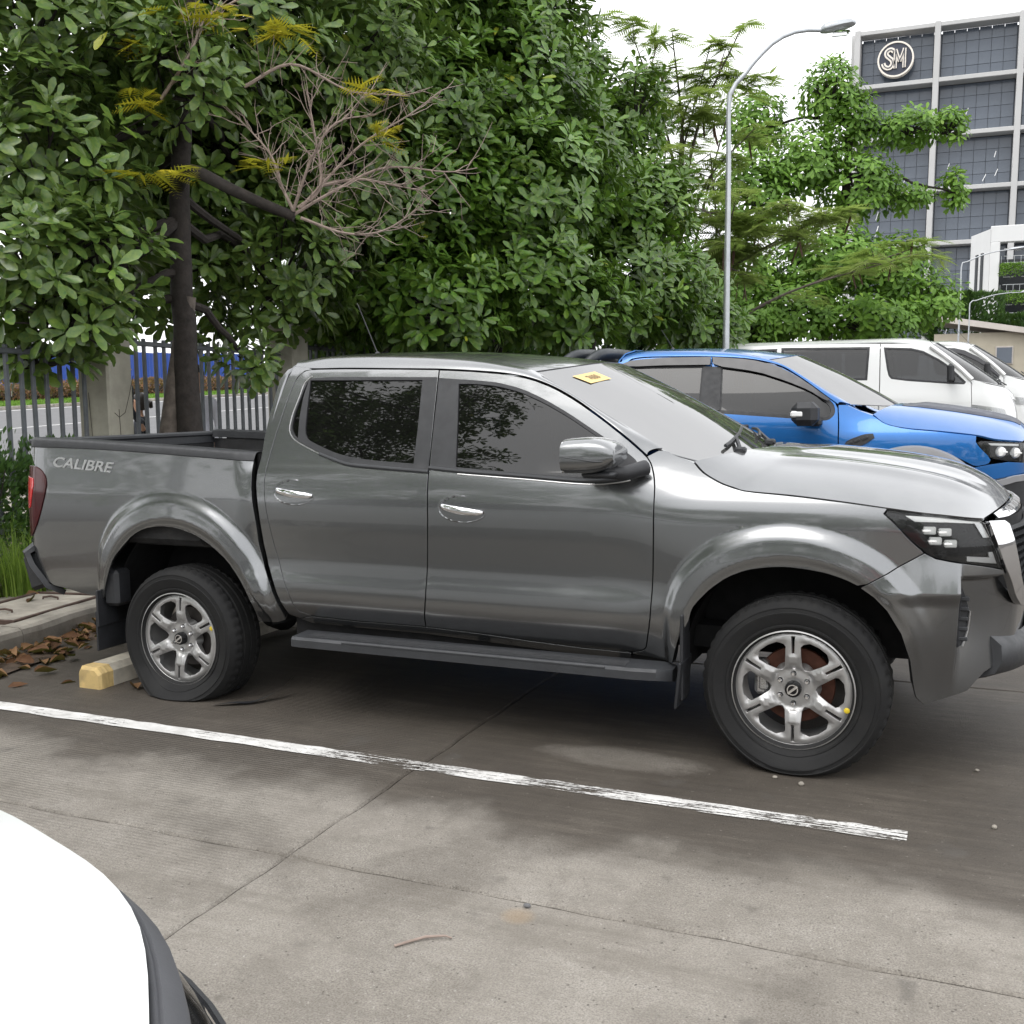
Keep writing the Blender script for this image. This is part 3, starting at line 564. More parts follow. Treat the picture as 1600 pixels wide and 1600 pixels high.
# kerb stones along the back of the bays
KERB = tag(empty('kerb'), kind='structure')
y = -9.0; k = 0
while y < 24:
    L = .95; a = np.array([kerb_x(y), y]); b = np.array([kerb_x(y+L-.008), y+L-.008]); d = (b-a)/np.linalg.norm(b-a); nrm = np.array([-d[1], d[0]])
    sec = [(0, -.05), (.0, .11), (.012, .143), (.035, .158), (.16, .160), (.16, -.05)]; V = []
    for q in np.linspace(0, 1, 7):
        c = a+(b-a)*q
        for (o_, z) in sec:
            jig = .004*math.sin(q*9+k*1.7+o_*40); p_ = c+nrm*(o_+jig); V.append((p_[0], p_[1], float(hgt(*c))+z+jig*.8))
    n6 = len(sec); F = [(i*n6+j, i*n6+j+1, (i+1)*n6+j+1, (i+1)*n6+j) for i in range(6) for j in range(n6-1)]+[tuple(range(n6))[::-1], tuple(range(6*n6, 7*n6))]
    obj('kerb_stone', mesh('kerb_stone', V, F, smooth=False), MT['kerb_concrete'], KERB); y += L; k += 1
# verge behind the kerb: paved strip, then soil
def band(name, d0, d1, dz, mat, y0=-9, y1=26, n=60):
    G = []
    for yy in np.linspace(y0, y1, n): G.append([(kerb_x(yy)-d, yy, float(hgt(kerb_x(yy)-d, yy))+dz+.008*math.sin(yy*5+d*3)) for d in np.linspace(d0, d1, 5)])
    o = grid(name, G, mat, flip=True); tag(o, kind='structure'); return o
band('verge_paving', .158, .95, .144, MT['verge_concrete']); band('soil_bed', .94, 3.0, .125, MT['soil']); band('pavement', 2.98, 6.2, .10, MT['verge_concrete'])
# gutter litter base
band('gutter_soil', -.30, .01, .006, MT['soil'], -1.4, .62, 20)
# road beyond the fence, running roughly along the fence and bending away
RD = np.array([-.12, .993]); RN = np.array([.993, .12])
def road_pt(d, s): return np.array([-9.5, 0.])-RN*d+RD*s
def road_band(name, d0, d1, dz, mat, nd=4):
    G = [[(lambda p_: (p_[0], p_[1], float(hgt(*p_))+dz))(road_pt(d, s)) for d in np.linspace(d0, d1, nd)] for s in np.linspace(-40, 160, 60)]
    o = grid(name, G, mat, flip=True); tag(o, kind='structure'); return o
road_band('road', 0, 23, .02, MT['asphalt'], 8)
for d, w in ((11.2, .15), (21.9, .25)): road_band('road_line', d, d+w, .026, MT['road_paint'], 2)
m_ = MB()
G = [[(lambda p_, z: (p_[0], p_[1], float(hgt(*p_))+z))(road_pt(d, s), z) for d, z in ((23, .0), (23, .16), (23.25, .17), (23.25, .1))] for s in np.linspace(-40, 160, 60)]
tag(grid('median_kerb', G, MT['kerb_concrete'], flip=True), kind='structure')
road_band('grass_verge', 23.2, 28, .15, MT['grass_base'])
# ---------------------------------------------------------------- wheel (unit: axle along y, outer face towards -y)
def wheel_face_mesh():
    R = .236
    def ring(r, n, a0=0): return [(r*math.cos(a0+2*math.pi*i/n), r*math.sin(a0+2*math.pi*i/n)) for i in range(n)]
    outer = ring(R, 72); holes = []
    for k in range(6):
        c = math.radians(60*k); H = []
        for r, a in ((.086, -3), (.098, -10), (.140, -17.5), (.178, -20.5), (.190, -18.5), (.204, -11), (.206, 0), (.204, 11), (.190, 18.5), (.178, 20.5), (.140, 17.5), (.098, 10), (.086, 3)):
            H.append((r*math.cos(c+math.radians(a)), r*math.sin(c+math.radians(a))))
        holes.append(H)
        s = c+math.radians(30); e = np.array([math.cos(s), math.sin(s)]); q = np.array([-e[1], e[0]])
        holes.append([tuple(e*r+q*w) for r, w in ((.148, -.0075), (.222, -.0095), (.222, .0095), (.148, .0075))])
    for k in range(6):
        s = math.radians(60*k+30); cx, cy = .062*math.cos(s), .062*math.sin(s)
        holes.append([(cx+.0135*math.cos(2*math.pi*i/10), cy+.0135*math.sin(2*math.pi*i/10)) for i in range(10)])
    prof = pchip([0, .035, .05, .078, .095, .12, .15, .20, .222, .236], [-.014, -.014, -.012, -.014, -.004, .006, .012, .012, .008, .0])
    def lf(u, v):
        r = np.hypot(u, v); th = np.arctan2(v, u); k = np.abs(((np.degrees(th)-30+30) % 60)-30)   # deg from spoke centre
        wd = r*np.radians(k); dip = .010*sstep(.018, .045, wd)*sstep(.08, .11, r)*(1-sstep(.19, .215, r))
        rib = .006*(1-sstep(.012, .024, wd))*sstep(.085, .1, r)*(1-sstep(.135, .15, r))
        return np.stack([u, -(prof(r)-dip+rib), v], -1)
    return panel_mesh('rim', outer, lf, gap=0, h=.010, holes=holes, depth=.045, bev=.0035, rnd=0)
def tyre_mesh(R, flat, cw=.255, ground=None, seg=150):
    """flat: loaded radius; the tread is flattened and the walls bulge at the contact patch"""
    h = cw/2
    prof = [(.232, -h+.030), (.240, -h+.022), (.258, -h+.012), (.262, -h+.007), (.270, -h+.0065), (.272, -h+.010), (.290, -h+.003), (.312, -h), (.318, -h-.0025), (.322, -h-.0025), (.324, -h+.001), (.338, -h+.003), (.341, -h+.001), (.345, -h+.002), (.352, -h+.012), (.363, -h+.022), (R-.006, -h+.036), (R-.001, -h+.055)]
    for c in (-.05, .0, .05):
        prof += [(R, c-.022), (R, c-.007), (R-.008, c-.005), (R-.008, c+.005), (R, c+.007), (R, c+.022)]
    prof += [(R-.001, h-.055), (R-.006, h-.036), (.363, h-.022), (.335, h-.003), (.30, h), (.258, h-.012), (.232, h-.03)]
    prof = [(r, y) for r, y in prof]; k = len(prof); V = []
    for j in range(seg):
        t = 2*math.pi*j/seg
        for i, (r, y) in enumerate(prof):
            g = r
            if j % 3 == 0 and r > R-.0145 and abs(y) > .056 and r <= R: g -= .0075
            x, z = g*math.cos(t), g*math.sin(t); zz = z; yy = y
            if z < -flat*.55:
                f = (-z-flat*.55)/(R-flat*.55); sq = (R-flat)
                kk = .010; e_ = (z+flat)/kk; zz = -flat+kk*(e_ if e_ > 30 else math.log1p(math.exp(e_)))
                bul = sq*1.0*max(0, min(1, f*1.5))*math.exp(-((x)/(.16+sq*1.2))**2)*(1-min(1, max(0, (r-.34)/.05))*.35)*min(1, max(0, (r-.235)/.05))
                yy = y+math.copysign(bul, y)*min(1, abs(y)/h*1.2)
            V.append((x, yy, zz))
    F = [(j*k+i, j*k+i+1, ((j+1) % seg)*k+i+1, ((j+1) % seg)*k+i) for j in range(seg) for i in range(k-1)]
    me = mesh('tyre', V, F)
    try: me.set_sharp_from_angle(angle=math.radians(35))
    except Exception: pass
    return me
ME_RIM = wheel_face_mesh()
def make_wheel(parent, x, y, z, side, R, flat, spin, dot, rust=True):
    w = empty('wheel', (x, y, z), 0 if side < 0 else math.pi, parent)
    obj('tyre', tyre_mesh(R, flat), MT['tyre'], w)
    r = empty('rim_pivot', (0, 0, 0)); bpy.data.objects.remove(r)
    f = obj('rim', ME_RIM, MT['alloy'], w, (0, -.092, 0)); f.rotation_euler = (0, spin, 0)
    b = MB(); b.lathe([(.2425, -.118), (.2475, -.116), (.247, -.108), (.236, -.100), (.226, -.088), (.222, -.06), (.214, .0), (.218, .08), (.24, .11)], 64, 'y'); b.build('rim_barrel', MT['alloy'], w, 30)
    b = MB(); b.lathe([(.0, .03), (.155, .03), (.158, .026), (.158, .008), (.155, .004), (.075, .002), (.07, -.03), (0, -.03)], 40, 'y', (0, -.02, 0)); b.build('brake_disc', MT['brake_rust' if rust else 'steel_dark'], w, 30)
    if rust:
        b = MB(); b.box((-.135, -.035, .03), (.055, .06, .15), bev=.014).box((-.125, -.06, .02), (.04, .02, .09), bev=.008); b.build('brake_caliper', MT['silver'], w)
    b = MB(); b.lathe([(0, -.0185), (.026, -.0185), (.031, -.0165), (.033, -.012), (.033, .02)], 32, 'y', (0, -.09, 0)); hc = b.build('hub_cap', MT['trim_gloss'], w, 30)
    b = MB(); b.lathe([(.0225, -.0195), (.0225, -.0215), (.018, -.0215), (.018, -.0195)], 28, 'y', (0, -.09, 0)); b.box((0, -.1105, 0), (.050, .003, .009)); b.box((0, -.1125, 0), (.040, .002, .002))
    e = b.build('hub_emblem', MT['chrome'], w, 30); e.rotation_euler = (0, spin-.7, 0)
    nut = None
    for k in range(6):
        s = math.radians(60*k+30)-spin
        if nut is None:
            b = MB(); b.lathe([(0, -.012), (.006, -.012), (.0088, -.008), (.0092, .02)], 6, 'y'); nut = b.build('lug_nut', MT['chrome'], w, 30); q = nut
        else: q = nut.copy(); COL.objects.link(q); q.parent = w
        q.location = (.062*math.cos(s), -.085, .062*math.sin(s))
    b = MB(); b.lathe([(0, -.0015), (.0105, -.0012), (.012, 0)], 12, 'y'); d = b.build('paint_dot', MT['yellow_dot'], w, 40); d.location = (.222*math.cos(dot), -.1025, .222*math.sin(dot))
    return w
# ---------------------------------------------------------------- the grey pickup
def lift_n(u, z): return lift(u, z, -1)
def lift_p(u, z): return lift(u, z, 1)
SIDES = ((-1, lift_n, 1), (1, lift_p, -1))
U_MID = float(_s[-1])
def pickup_cabin(root, A2, B3, paint, glass, zc, ws_bot, roof_tail, liftf, n=60, dn=None):
    """roof, pillars and windshield. A2: door-top line on the side surface; B3: roof edge / screen edge (x, half width, z)"""
    Ac = curve_interp(A2, n); Bc = curve_interp(B3, n)
    for s, lf, sg in liftf:
        rows = []
        for i in range(n):
            a = lf(Ac[i, 0], Ac[i, 1]); a2 = lf(Ac[i, 0], Ac[i, 1]-.01); ta = (a-a2); ta /= np.linalg.norm(ta)
            b = Bc[i]*np.array([1, s, 1]); d = np.linalg.norm(b-a)
            k = sstep(1.75, 1.98, Bc[i, 0]); tb = np.array([.55*k, -s*1., .14*(1-k)+.0*k]); tb /= np.linalg.norm(tb)
            rows.append(hermite(a, ta*d*1.15, b, tb*d*.9, 9))
        grid_solid('roof_pillar', np.array(rows), paint, root, flip=(s > 0), t=.012)
    iw = int(np.argmin(np.abs(np.asarray(Bc)[:, 0]-B3_SCREEN(B3)))); Rf = Bc[:iw+1]; Sc = Bc[iw:]
    v = np.linspace(-1, 1, 33); rows = []
    for i in range(iw+1):
        t = i/iw; x, w, z = Rf[i]; xc = x+.20*t**3-.02*(1-t)**4
        rows.append([(x+(xc-x)*(1-abs(q)**3.2), q*w, z+(zc(xc)-z)*(1-abs(q)**2.2)) for q in v])
    grid_solid('roof', np.array(rows), paint, root, t=.012)
    top = np.array(rows[-1]); m = len(Sc); rows = [top+np.array([0, 0, -.004])]
    K = 18; bot = np.array([np.append(ws_bot(abs(q))[0], [q*ws_bot(1)[1], ws_bot(abs(q))[2]]) for q in v])
    G = []
    for k in range(K+1):
        t = k/K; e = Sc[min(m-1, int(round(t*(m-1))))]; r = top*(1-t)+bot*t; b = .016*math.sin(math.pi*t)
        r = r+np.array([b*.5, 0, b])*(1-np.abs(v)[:, None]**2*.9)
        r[:, 1] = v*(Sc[0, 1]*(1-t)+ws_bot(1)[1]*t)
        r[:, 2] -= .003; G.append(r)
    grid_solid('windshield', np.array(G), glass, root, t=.006)
    # black ceramic border under the glass edge
    b = MB()
    for s in (-1, 1):
        j = 0 if s < 0 else -1
        Q = np.array([g[j] for g in G])+np.array([0, 0, -.009])
        b.tube(Q[:-1], .006, 6)
    b.tube(np.array(G[0])+np.array([0, 0, -.008]), .008, 6); b.build('screen_seal', MT['plastic_black'], root, 50)
    return np.array(G)
def B3_SCREEN(B3): return 1.92
def shift(P, d): return [(u, z+d) for u, z in P]
def build_truck():
    R = tag(empty('pickup_truck'), 'dark metallic grey double cab pickup with six-spoke alloy wheels, parked against a wheel stop', 'pickup truck')
    pa = MT['paint_grey']; T = TR
    for s, lf, sg in SIDES:
        kw = dict(sgn=sg)
        panel('bed_side', T['bed_side'], lf, pa, R, h=.014, depth=.03, **kw)
        panel('cab_quarter', T['quarter'], lf, pa, R, h=.035, depth=.03, gap=.002, rnd=0, **kw)
        fe = T['fender']; panel('fender', fe, lf, pa, R, h=.013, depth=.03, **kw)
        panel('sill', T['sill'], lf, pa, R, h=.04, depth=.03, gap=.001, rnd=0, **kw)
        for nm, gl, dl in (('rear_door', ('rear_glass', 'quarter_glass'), 'rear_dlo'), ('front_door', ('front_glass',), 'front_dlo')):
            d = panel(nm, T[nm], lf, pa, R, h=.035, depth=.03, gap=.003, holes=[offset_poly(round_poly(T[g]), -.004) for g in gl], **kw)
            holes = [offset_poly(round_poly(T[g]), .002) for g in gl]
            panel('window_frame', offset_poly(T[dl], .001 if nm[0] == 'r' else .001), lf, MT['plastic_black'], d, h=.03, depth=.02, gap=.004, off=.0022, holes=holes, **kw)
            for g in gl:
                panel('window_glass' if 'qu' not in g else 'quarter_glass', offset_poly(round_poly(T[g]), -.006), lf, MT['glass_tint'], d, h=.06, depth=.003, gap=0, off=-.006, rnd=0, **kw)
            # belt strip and bright line along the window base
            low = [q for q in T[dl] if q[1] < 1.30]; low = sorted(low, key=lambda q: q[0])
            Q = lf(np.array([q[0] for q in low]), np.array([q[1] for q in low]))+np.array([0, s*.004, .0])
            if nm == 'front_door':
                low = [q for q in low if q[0] < 2.47 and q[1] < 1.22]; Q = lf(np.array([q[0] for q in low]), np.array([q[1]+.010 for q in low]))+np.array([0, s*.004, 0])
            b = MB(); b.tube(curve_interp(Q, 30), .0085, 8); b.build('belt_strip', MT['plastic_grey'], d, True)
            E = [q for q in T[dl] if not (1.43 < q[0] < 1.48 and q[1] > 1.21)]
            if nm == 'rear_door':
                i0 = min(range(len(E)), key=lambda i: abs(E[i][0]-.724)+abs(E[i][1]-1.668)); E = E[i0:]+E[:i0]
            else: E = [q for q in E if q[1] < 1.262 and q[0] < 2.46]
            Q = curve_interp(lf(np.array([q[0] for q in E]), np.array([q[1]-(.004 if nm == 'front_door' else 0) for q in E]))+np.array([0, s*.001, 0]), 50)
            b = MB(); b.tube(Q, .0032, 6); b.build('bright_line', MT['silver'], d, True)
            # handle
            hx, hz = T['handle_r'][2] if nm[0] == 'r' else T['handle_f'][2]
            el = [(hx+.128*math.cos(a)+(-.012 if math.cos(a) > 0 else 0), hz+.062*math.sin(a)*(1-.2*math.cos(a))-.03*math.cos(a)*.3) for a in np.linspace(0, 2*math.pi, 28, endpoint=False)]
            def cup(u, z, lf=lf, hx=hx, hz=hz, s=s):
                P = lf(u, z); q = ((u-hx)/.128)**2+((z-hz)/.062)**2; dp = .006*(1-sstep(.80, 1.0, q))+.014*np.exp(-(((u-hx+.012)/.055)**2+((z-hz)/.04)**2)**2)
                rimv = .0032*np.exp(-((q-.92)/.12)**2)
                return P+np.stack([0*u, -s*(dp-rimv-.002), 0*u], -1)
            hc = panel('handle_cup', el, cup, pa, d, h=.008, depth=.004, gap=0, rnd=0, **kw)
            L = np.linspace(0, 1, 15); hu = hx-.112+.216*L; hzv = hz+.013-.026*L-.004*np.sin(math.pi*L)
            base = lf(hu, hzv)+np.stack([0*L, s*(.006+.026*np.sin(math.pi*np.clip(L*1.02, 0, 1))**.5), 0*L], -1); b = MB(); V = []; n8 = 10
            for i, q in enumerate(base):
                hh = .0125+.005*math.sin(math.pi*min(1, L[i]*.9+.1)); tt = .009
                if i in (0, 14): hh *= .55; tt *= .5
                for k in range(n8):
                    a = 2*math.pi*k/n8; V.append(q+np.array([0, tt*math.cos(a)*s, hh*math.sin(a)]))
            F = [(i*n8+k, (i+1)*n8+k, (i+1)*n8+(k+1) % n8, i*n8+(k+1) % n8) for i in range(14) for k in range(n8)]+[tuple(range(n8)), tuple(range(14*n8, 15*n8))[::-1]]
            b.add(V, F if s < 0 else [f[::-1] for f in F]); b.build('door_handle', MT['chrome'], d, True)
        # bed rail cap
        u = np.array([q[0] for q in T['rail_low']]); zl = pchip(u, [q[1] for q in T['rail_low']]); zt = pchip([q[0] for q in T['rail_top']], [q[1] for q in T['rail_top']])
        us = np.linspace(-1.06, .478, 40); rows = []
        for a in us:
            P0 = lf(a, zl(a)); P1 = lf(a, zt(a)); y0 = P0[1]+s*.006; y1 = P1[1]+s*.004
            rows.append([(P0[0], y0-s*.004, zl(a)-.004), (P0[0], y0, zl(a)), (P0[0], y1, zt(a)-.012), (P0[0], y1-s*.010, zt(a)-.001), (P0[0], y1-s*.03, zt(a)+.003), (P0[0], y1-s*.10, zt(a)+.002), (P0[0], y1-s*.115, zt(a)-.006), (P0[0], y1-s*.118, zt(a)-.05)])
        grid_solid('bed_rail_cap', np.array(rows), MT['plastic_black'], R, flip=(s > 0), t=.004)
        # inner bed wall
        rows = [[(x, s*(.885-.13), z) for z in (1.30, 1.2, 1.0, .8)] for x in np.linspace(-1.05, .47, 12)]
        grid_solid('bed_wall', np.array(rows), MT['liner'], R, flip=(s < 0), t=.01)
        b = MB(); b.box((-.28, s*(.885-.125), .93), (.9, .2, .26), bev=.03); b.build('wheel_box', MT['liner'], R)
        # tail light
        tl = T['tail']; us = [q[0] for q in tl]; e = [(-1.145, .80), (-1.16, .9), (-1.175, 1.0), (-1.185, 1.10), (-1.185, 1.155), (-1.15, 1.20)]
        poly = list(tl)+e[0:]
        q = panel('tail_light', poly, lf, MT['lens_red'], R, h=.02, depth=.03, gap=.002, off=.006, **kw)
        panel('light_element', [(-1.10, .955), (-1.02, .975), (-.985, 1.10), (-.99, 1.135), (-1.10, 1.145), (-1.115, 1.05)], lf, MT['lens_bright'], q, h=.02, depth=.004, gap=0, off=.0095, rnd=0, **kw)
        # mirror
        m = empty('mirror', (0, 0, 0), 0, R)
        def mm(f): return f
        c = np.array([2.352, s*1.03, 1.296]); V = []; nu, nv = 24, 14
        for i in range(nv+1):
            t = i/nv; xx = -.112+.224*t          # along x: rear (-) glass side to front (+)
            # section in y-z at this x : rounded, tapering to the front
            g = math.sqrt(max(.03, 1-max(0, (t-.25)/.75)**2.4*.93))*(1 if t > .06 else .97)
            for j in range(nu):
                a = 2*math.pi*j/nu; ca, sa = math.cos(a), math.sin(a); e1 = .62
                yy = .115*math.copysign(abs(ca)**e1, ca); zz = .078*math.copysign(abs(sa)**e1, sa)*(1.0 if sa > 0 else .92)
                zz = zz*(g if sa < 0 else g*(.98)) + .016*t*(1 if sa > 0 else .2); V.append(c+np.array([xx, s*yy*(1-.25*max(0, t-.5)), zz+.0*t]))
        F = [(i*nu+j, i*nu+(j+1) % nu, (i+1)*nu+(j+1) % nu, (i+1)*nu+j) for i in range(nv) for j in range(nu)]+[tuple(range(nu))[::-1], tuple(range(nv*nu, (nv+1)*nu))]
        if s < 0: F = [f[::-1] for f in F]
        lowf = [f for f in F]; b = MB(); b.add(V, F); b.build('mirror_cap', pa, m, 50)
        b = MB(); b.box(c+np.array([-.108, 0, 0]), (.012, .19, .125), bev=.004); b.build('mirror_glass', MT['chrome'], m)
        b = MB(); b.tube([c+np.array([.02, -s*.03, -.066]), c+np.array([.10, -s*.10, -.074]), c+np.array([.165, -s*.19, -.055])], [.028, .030, .034], 10); b.box(c+np.array([.02, -s*.02, -.074]), (.13, .13, .026), bev=.01); b.build('mirror_arm', MT['plastic_black'], m, 50)
        b = MB(); Q = [c+np.array([-.11, s*.1125, .004]), c+np.array([-.03, s*.1145, -.006]), c+np.array([.04, s*.1105, -.014]), c+np.array([.095, s*.092, -.012])]; b.tube(curve_interp(np.array(Q), 14), [.003]*8+[.0045]*4+[.002]*2, 6); b.build('turn_signal', MT['plastic_grey'], m, True)
        panel('mirror_base', [(2.40, 1.188), (2.455, 1.195), (2.483, 1.222), (2.47, 1.262), (2.42, 1.302), (2.375, 1.29), (2.37, 1.22)], lf, MT['plastic_black'], m, h=.02, depth=.01, off=.008, gap=0, **kw)
        # head lamp
        h = panel('headlight', T['headlight'], lf, MT['trim_gloss'], R, h=.02, depth=.05, gap=.003, off=-.02, **kw)
        panel('lamp_lens', T['headlight'], lf, MT['glass_clear'], h, h=.025, depth=.004, gap=.006, off=.0, **kw)
        panel('light_bar', [(3.565, 1.070), (3.60, 1.048), (3.72, 1.047), (3.86, 1.040), (3.872, 1.050), (3.72, 1.063)], lf, MT['lamp_white'], h, h=.02, depth=.012, gap=0, off=-.012, rnd=0, **kw)
        panel('light_bar', [(3.838, 1.042), (3.868, 1.040), (3.900, .985), (3.872, .985)], lf, MT['silver'], h, h=.02, depth=.01, gap=0, off=-.012, rnd=0, **kw)
        panel('light_bar', [(3.80, .895), (3.935, .880), (3.915, .925), (3.895, .925), (3.898, .905), (3.80, .912)], lf, MT['silver'], h, h=.02, depth=.01, gap=0, off=-.012, rnd=0, **kw)
        for (uu, zz) in ((3.655, 1.012), (3.715, 1.006), (3.677, .972), (3.735, .962)):
            b = MB(); P, N = lf(uu, zz), None
            e1 = lf(uu+.01, zz)-P; e1 /= np.linalg.norm(e1); e3 = np.array([0, 0, 1.]); e2 = np.cross(e1, e3)
            if e2[1]*s > 0: e2 = -e2
            M3 = np.stack([e1, e2, e3], 1)
            b.box(P+M3 @ np.array([0, .014, 0]), (.046, .020, .030), R=M3, bev=.004); b.box(P+M3 @ np.array([-.012, .012, .0]), (.03, .026, .008), R=M3, bev=.001)
            b.build('lamp_module', MT['lamp_white'], h)
        # bumper corner, fog slot
        hl = T['headlight']
        bp = [T['bumper_side'][0]]+list(T['bumper_side'][1:12])+[(3.93, .44), (4.05, .48), (4.20, .50), (4.40, .51), (U_MID, .51), (U_MID, .70), (4.30, .71), (4.12, .745), (4.06, .765), (3.99, .815), (3.95, .862)]+[hl[8], hl[7], hl[6], hl[5]]
        def blf(u, z, lf=lf, s=s):
            P = lf(u, z); X, Wd, nx, nw = plan(u)
            rec = .045*sstep(3.765, 3.80, u-.10*np.clip(.8-z, 0, .3)*0)*sstep(.34, .70, z)*(1-sstep(.815, .835, z+.0*(u-3.78)))*(1-.6*sstep(4.0, 4.2, u))
            led = .034*sstep(3.42, 3.60, u)*(np.clip((.925-z)/.155, 0, 1)**1.2*(z > .770)+(z <= .770)*(.55+.45*sstep(.715, .770, z))*sstep(.34, .62, z))*(1-sstep(3.762, 3.785, u))
            dd = rec-led
            return P-np.stack([nx*dd, s*nw*dd, 0*dd], -1)
        panel('front_bumper', bp, blf, pa, R, h=.011, depth=.03, gap=.0015, rnd=0, **kw)
        f = panel('fog_bezel', [(3.785, .795), (3.80, .79), (3.845, .69), (3.825, .56), (3.79, .548), (3.785, .66)], blf, MT['plastic_black'], R, h=.015, depth=.02, gap=0, off=.003, **kw)
        for zz in (.74, .70, .66, .62, .58):
            b = MB(); P = blf(3.81, zz); b.box(P+np.array([0, 0, 0]), (.05, .02, .016), bev=.003); b.build('fog_louvre', MT['plastic_grey'], f)
        b = MB(); Q = blf(np.array([3.845, 3.835, 3.812]), np.array([.69, .61, .552]))+np.array([.004, s*.004, 0]); b.tube(curve_interp(Q, 12), .0045, 6); b.build('fog_trim', MT['silver'], f, True)
        # chrome leg of the grille surround
        panel('grille_surround', [(3.889, 1.046), (3.99, 1.044), (4.012, .976), (4.040, .891), (4.080, .80), (4.16, .735), (4.40, .70), (U_MID, .695), (U_MID, .655), (4.36, .66), (4.12, .69), (4.04, .745), (3.998, .808), (3.955, .872), (3.912, .974)], lf, MT['chrome'], R, h=.02, depth=.03, gap=.001, off=.012, **kw)
        # mudflaps, running board
        b = MB(); P = []
        for (x, z) in ((2.705, .63), (2.715, .40), (2.700, .30), (2.690, .245)): P.append((x, z))
        b.box((2.695, s*.855, .445), (.014, .13, .37), bev=.005); b.box((2.690, s*.865, .335), (.012, .20, .20), R=np.array(Matrix.Rotation(.10, 3, 'Y')), bev=.005); b.build('mudflap', MT['plastic_black'], R)
        b = MB(); b.box((-.52, s*.80, .44), (.014, .26, .20), bev=.004); b.box((-.53, s*.79, .315), (.012, .28, .22), bev=.004); b.box((-.46, s*.83, .55), (.10, .12, .20), bev=.02); b.build('mudflap', MT['plastic_black'], R)
        rb = MB(); prof = [(-.0, .0), (.0, .035), (-.012, .047), (-.15, .052), (-.165, .04), (-.165, .0), (-.08, -.012)]
        y0 = .985; rows = []
        for x, sc in ((.755, .6), (.77, .96), (.80, 1), (1.2, 1), (1.8, 1), (2.3, 1), (2.5, 1), (2.60, .92), (2.655, .55)):
            rows.append([(x, s*(y0-.165+(.165+a)*(sc if sc < 1 else 1)), .352+c-(.012 if sc < .7 else 0)) for a, c in prof])
        G = np.array(rows); k = len(prof); V = G.reshape(-1, 3); F = [(i*k+j, (i+1)*k+j, (i+1)*k+(j+1) % k, i*k+(j+1) % k) for i in range(len(rows)-1) for j in range(k)]+[tuple(range(k)), tuple(range((len(rows)-1)*k, len(rows)*k))[::-1]]
        rb.add(V, F if s > 0 else [f[::-1] for f in F]); bd = rb.build('running_board', MT['plastic_grey'], R, 30)
        for kx in range(7):
            b = MB(); b.box((1.65, s*(y0-.03-.017*kx), .4015), (1.62, .007, .004), bev=.0012); b.build('step_rib', MT['plastic_black'], bd)
        b = MB(); b.box((1.72, s*(y0-.002), .392), (1.32, .008, .012), bev=.003); b.build('step_edge', MT['silver' if False else 'plastic_grey'], bd)
        for x in (.95, 1.7, 2.4):
            b = MB(); b.box((x, s*.77, .362), (.05, .16, .03)); b.build('bracket', MT['inner_dark'], bd)
        # wheel wells
        for cx, cz, r in ((CR[0], CR[1], .535), (CF[0], CF[1], .50)):
            b = MB(); b.lathe([(r*.96, s*.815), (r, s*.76), (r, s*.42), (0.02, s*.42)], 40, 'y', (cx, 0, cz), ang=(-.02, math.pi+.12)); b.build('wheel_liner', MT['inner_dark'], R, True)
    for s in (-1, 1):
        b = MB(); b.box((1.62, s*.72, .40), (1.95, .06, .20)); b.build('sill_shade', MT['inner_dark'], R)  # added dark boxes standing in for the shade below the sills
    # wheels
    for x, zz, fl, sp, dot, ru in ((0, .308, .303, .075, .32, False), (3.15, .348, .346, -.01, -.30, True)):
        for s in (-1, 1):
            w = make_wheel(R, x, s*.785, zz, s, .378, fl, sp, dot, ru)
    # cabin
    A2 = [(.60, 1.722), (.712, 1.709), (.91, 1.707), (1.206, 1.698), (1.44, 1.690), (1.626, 1.678), (1.794, 1.662), (1.927, 1.636), (2.046, 1.594), (2.163, 1.535), (2.294, 1.453), (2.411, 1.372), (2.505, 1.294)]
    B3 = [(.58, .55, 1.752), (.75, .56, 1.764), (1.0, .565, 1.763), (1.3, .565, 1.752), (1.6, .57, 1.729), (1.8, .585, 1.697), (1.92, .60, 1.666), (2.05, .628, 1.597), (2.18, .655, 1.528), (2.31, .682, 1.458), (2.44, .709, 1.388), (2.562, .737, 1.321)]
    zc = pchip([.5, .65, .85, 1.2, 1.5, 1.8, 2.0, 2.15], [1.772, 1.792, 1.800, 1.797, 1.785, 1.760, 1.736, 1.714])
    wx = pchip([0, .3, .6, .85, .95, 1], [2.935, 2.930, 2.905, 2.835, 2.745, 2.600]); wz = pchip([0, .5, .85, .95, 1], [1.272, 1.266, 1.246, 1.258, 1.300])
    G = pickup_cabin(R, A2, B3, pa, MT['glass_screen'], zc, lambda q: (float(wx(q)), .737, float(wz(q))), None, SIDES)
    # rear of the cab
    rows = []
    for s in (0,):
        for z, x in ((.80, .545), (1.0, .53), (1.25, .518), (1.45, .520), (1.60, .535), (1.68, .552), (1.715, .570), (1.742, .60)):
            w = float(np.interp(z, [.8, 1.2, 1.45, 1.68, 1.715, 1.742], [.86, .84, .745, .655, .62, .56])); rows.append([(x-.03*(1-(abs(q))**4)+.028*abs(q)**6, q*w, z+.028*(1-q*q)*float(sstep(1.60, 1.74, z))) for q in np.linspace(-1, 1, 21)])
    grid_solid('cab_back', np.array(rows), pa, R, flip=True, t=.01)
    b = MB(); b.box((.50, 0, 1.47), (.012, 1.15, .32), bev=.004); b.build('rear_window', MT['glass_tint'], R)
    # hood
    edge = [(2.704, 1.264), (2.757, 1.219), (2.832, 1.182), (2.89, 1.164), (2.945, 1.151), (3.137, 1.138), (3.337, 1.118), (3.50, 1.098), (3.62, 1.083), (3.72, 1.073), (3.80, 1.064), (3.872, 1.058)]
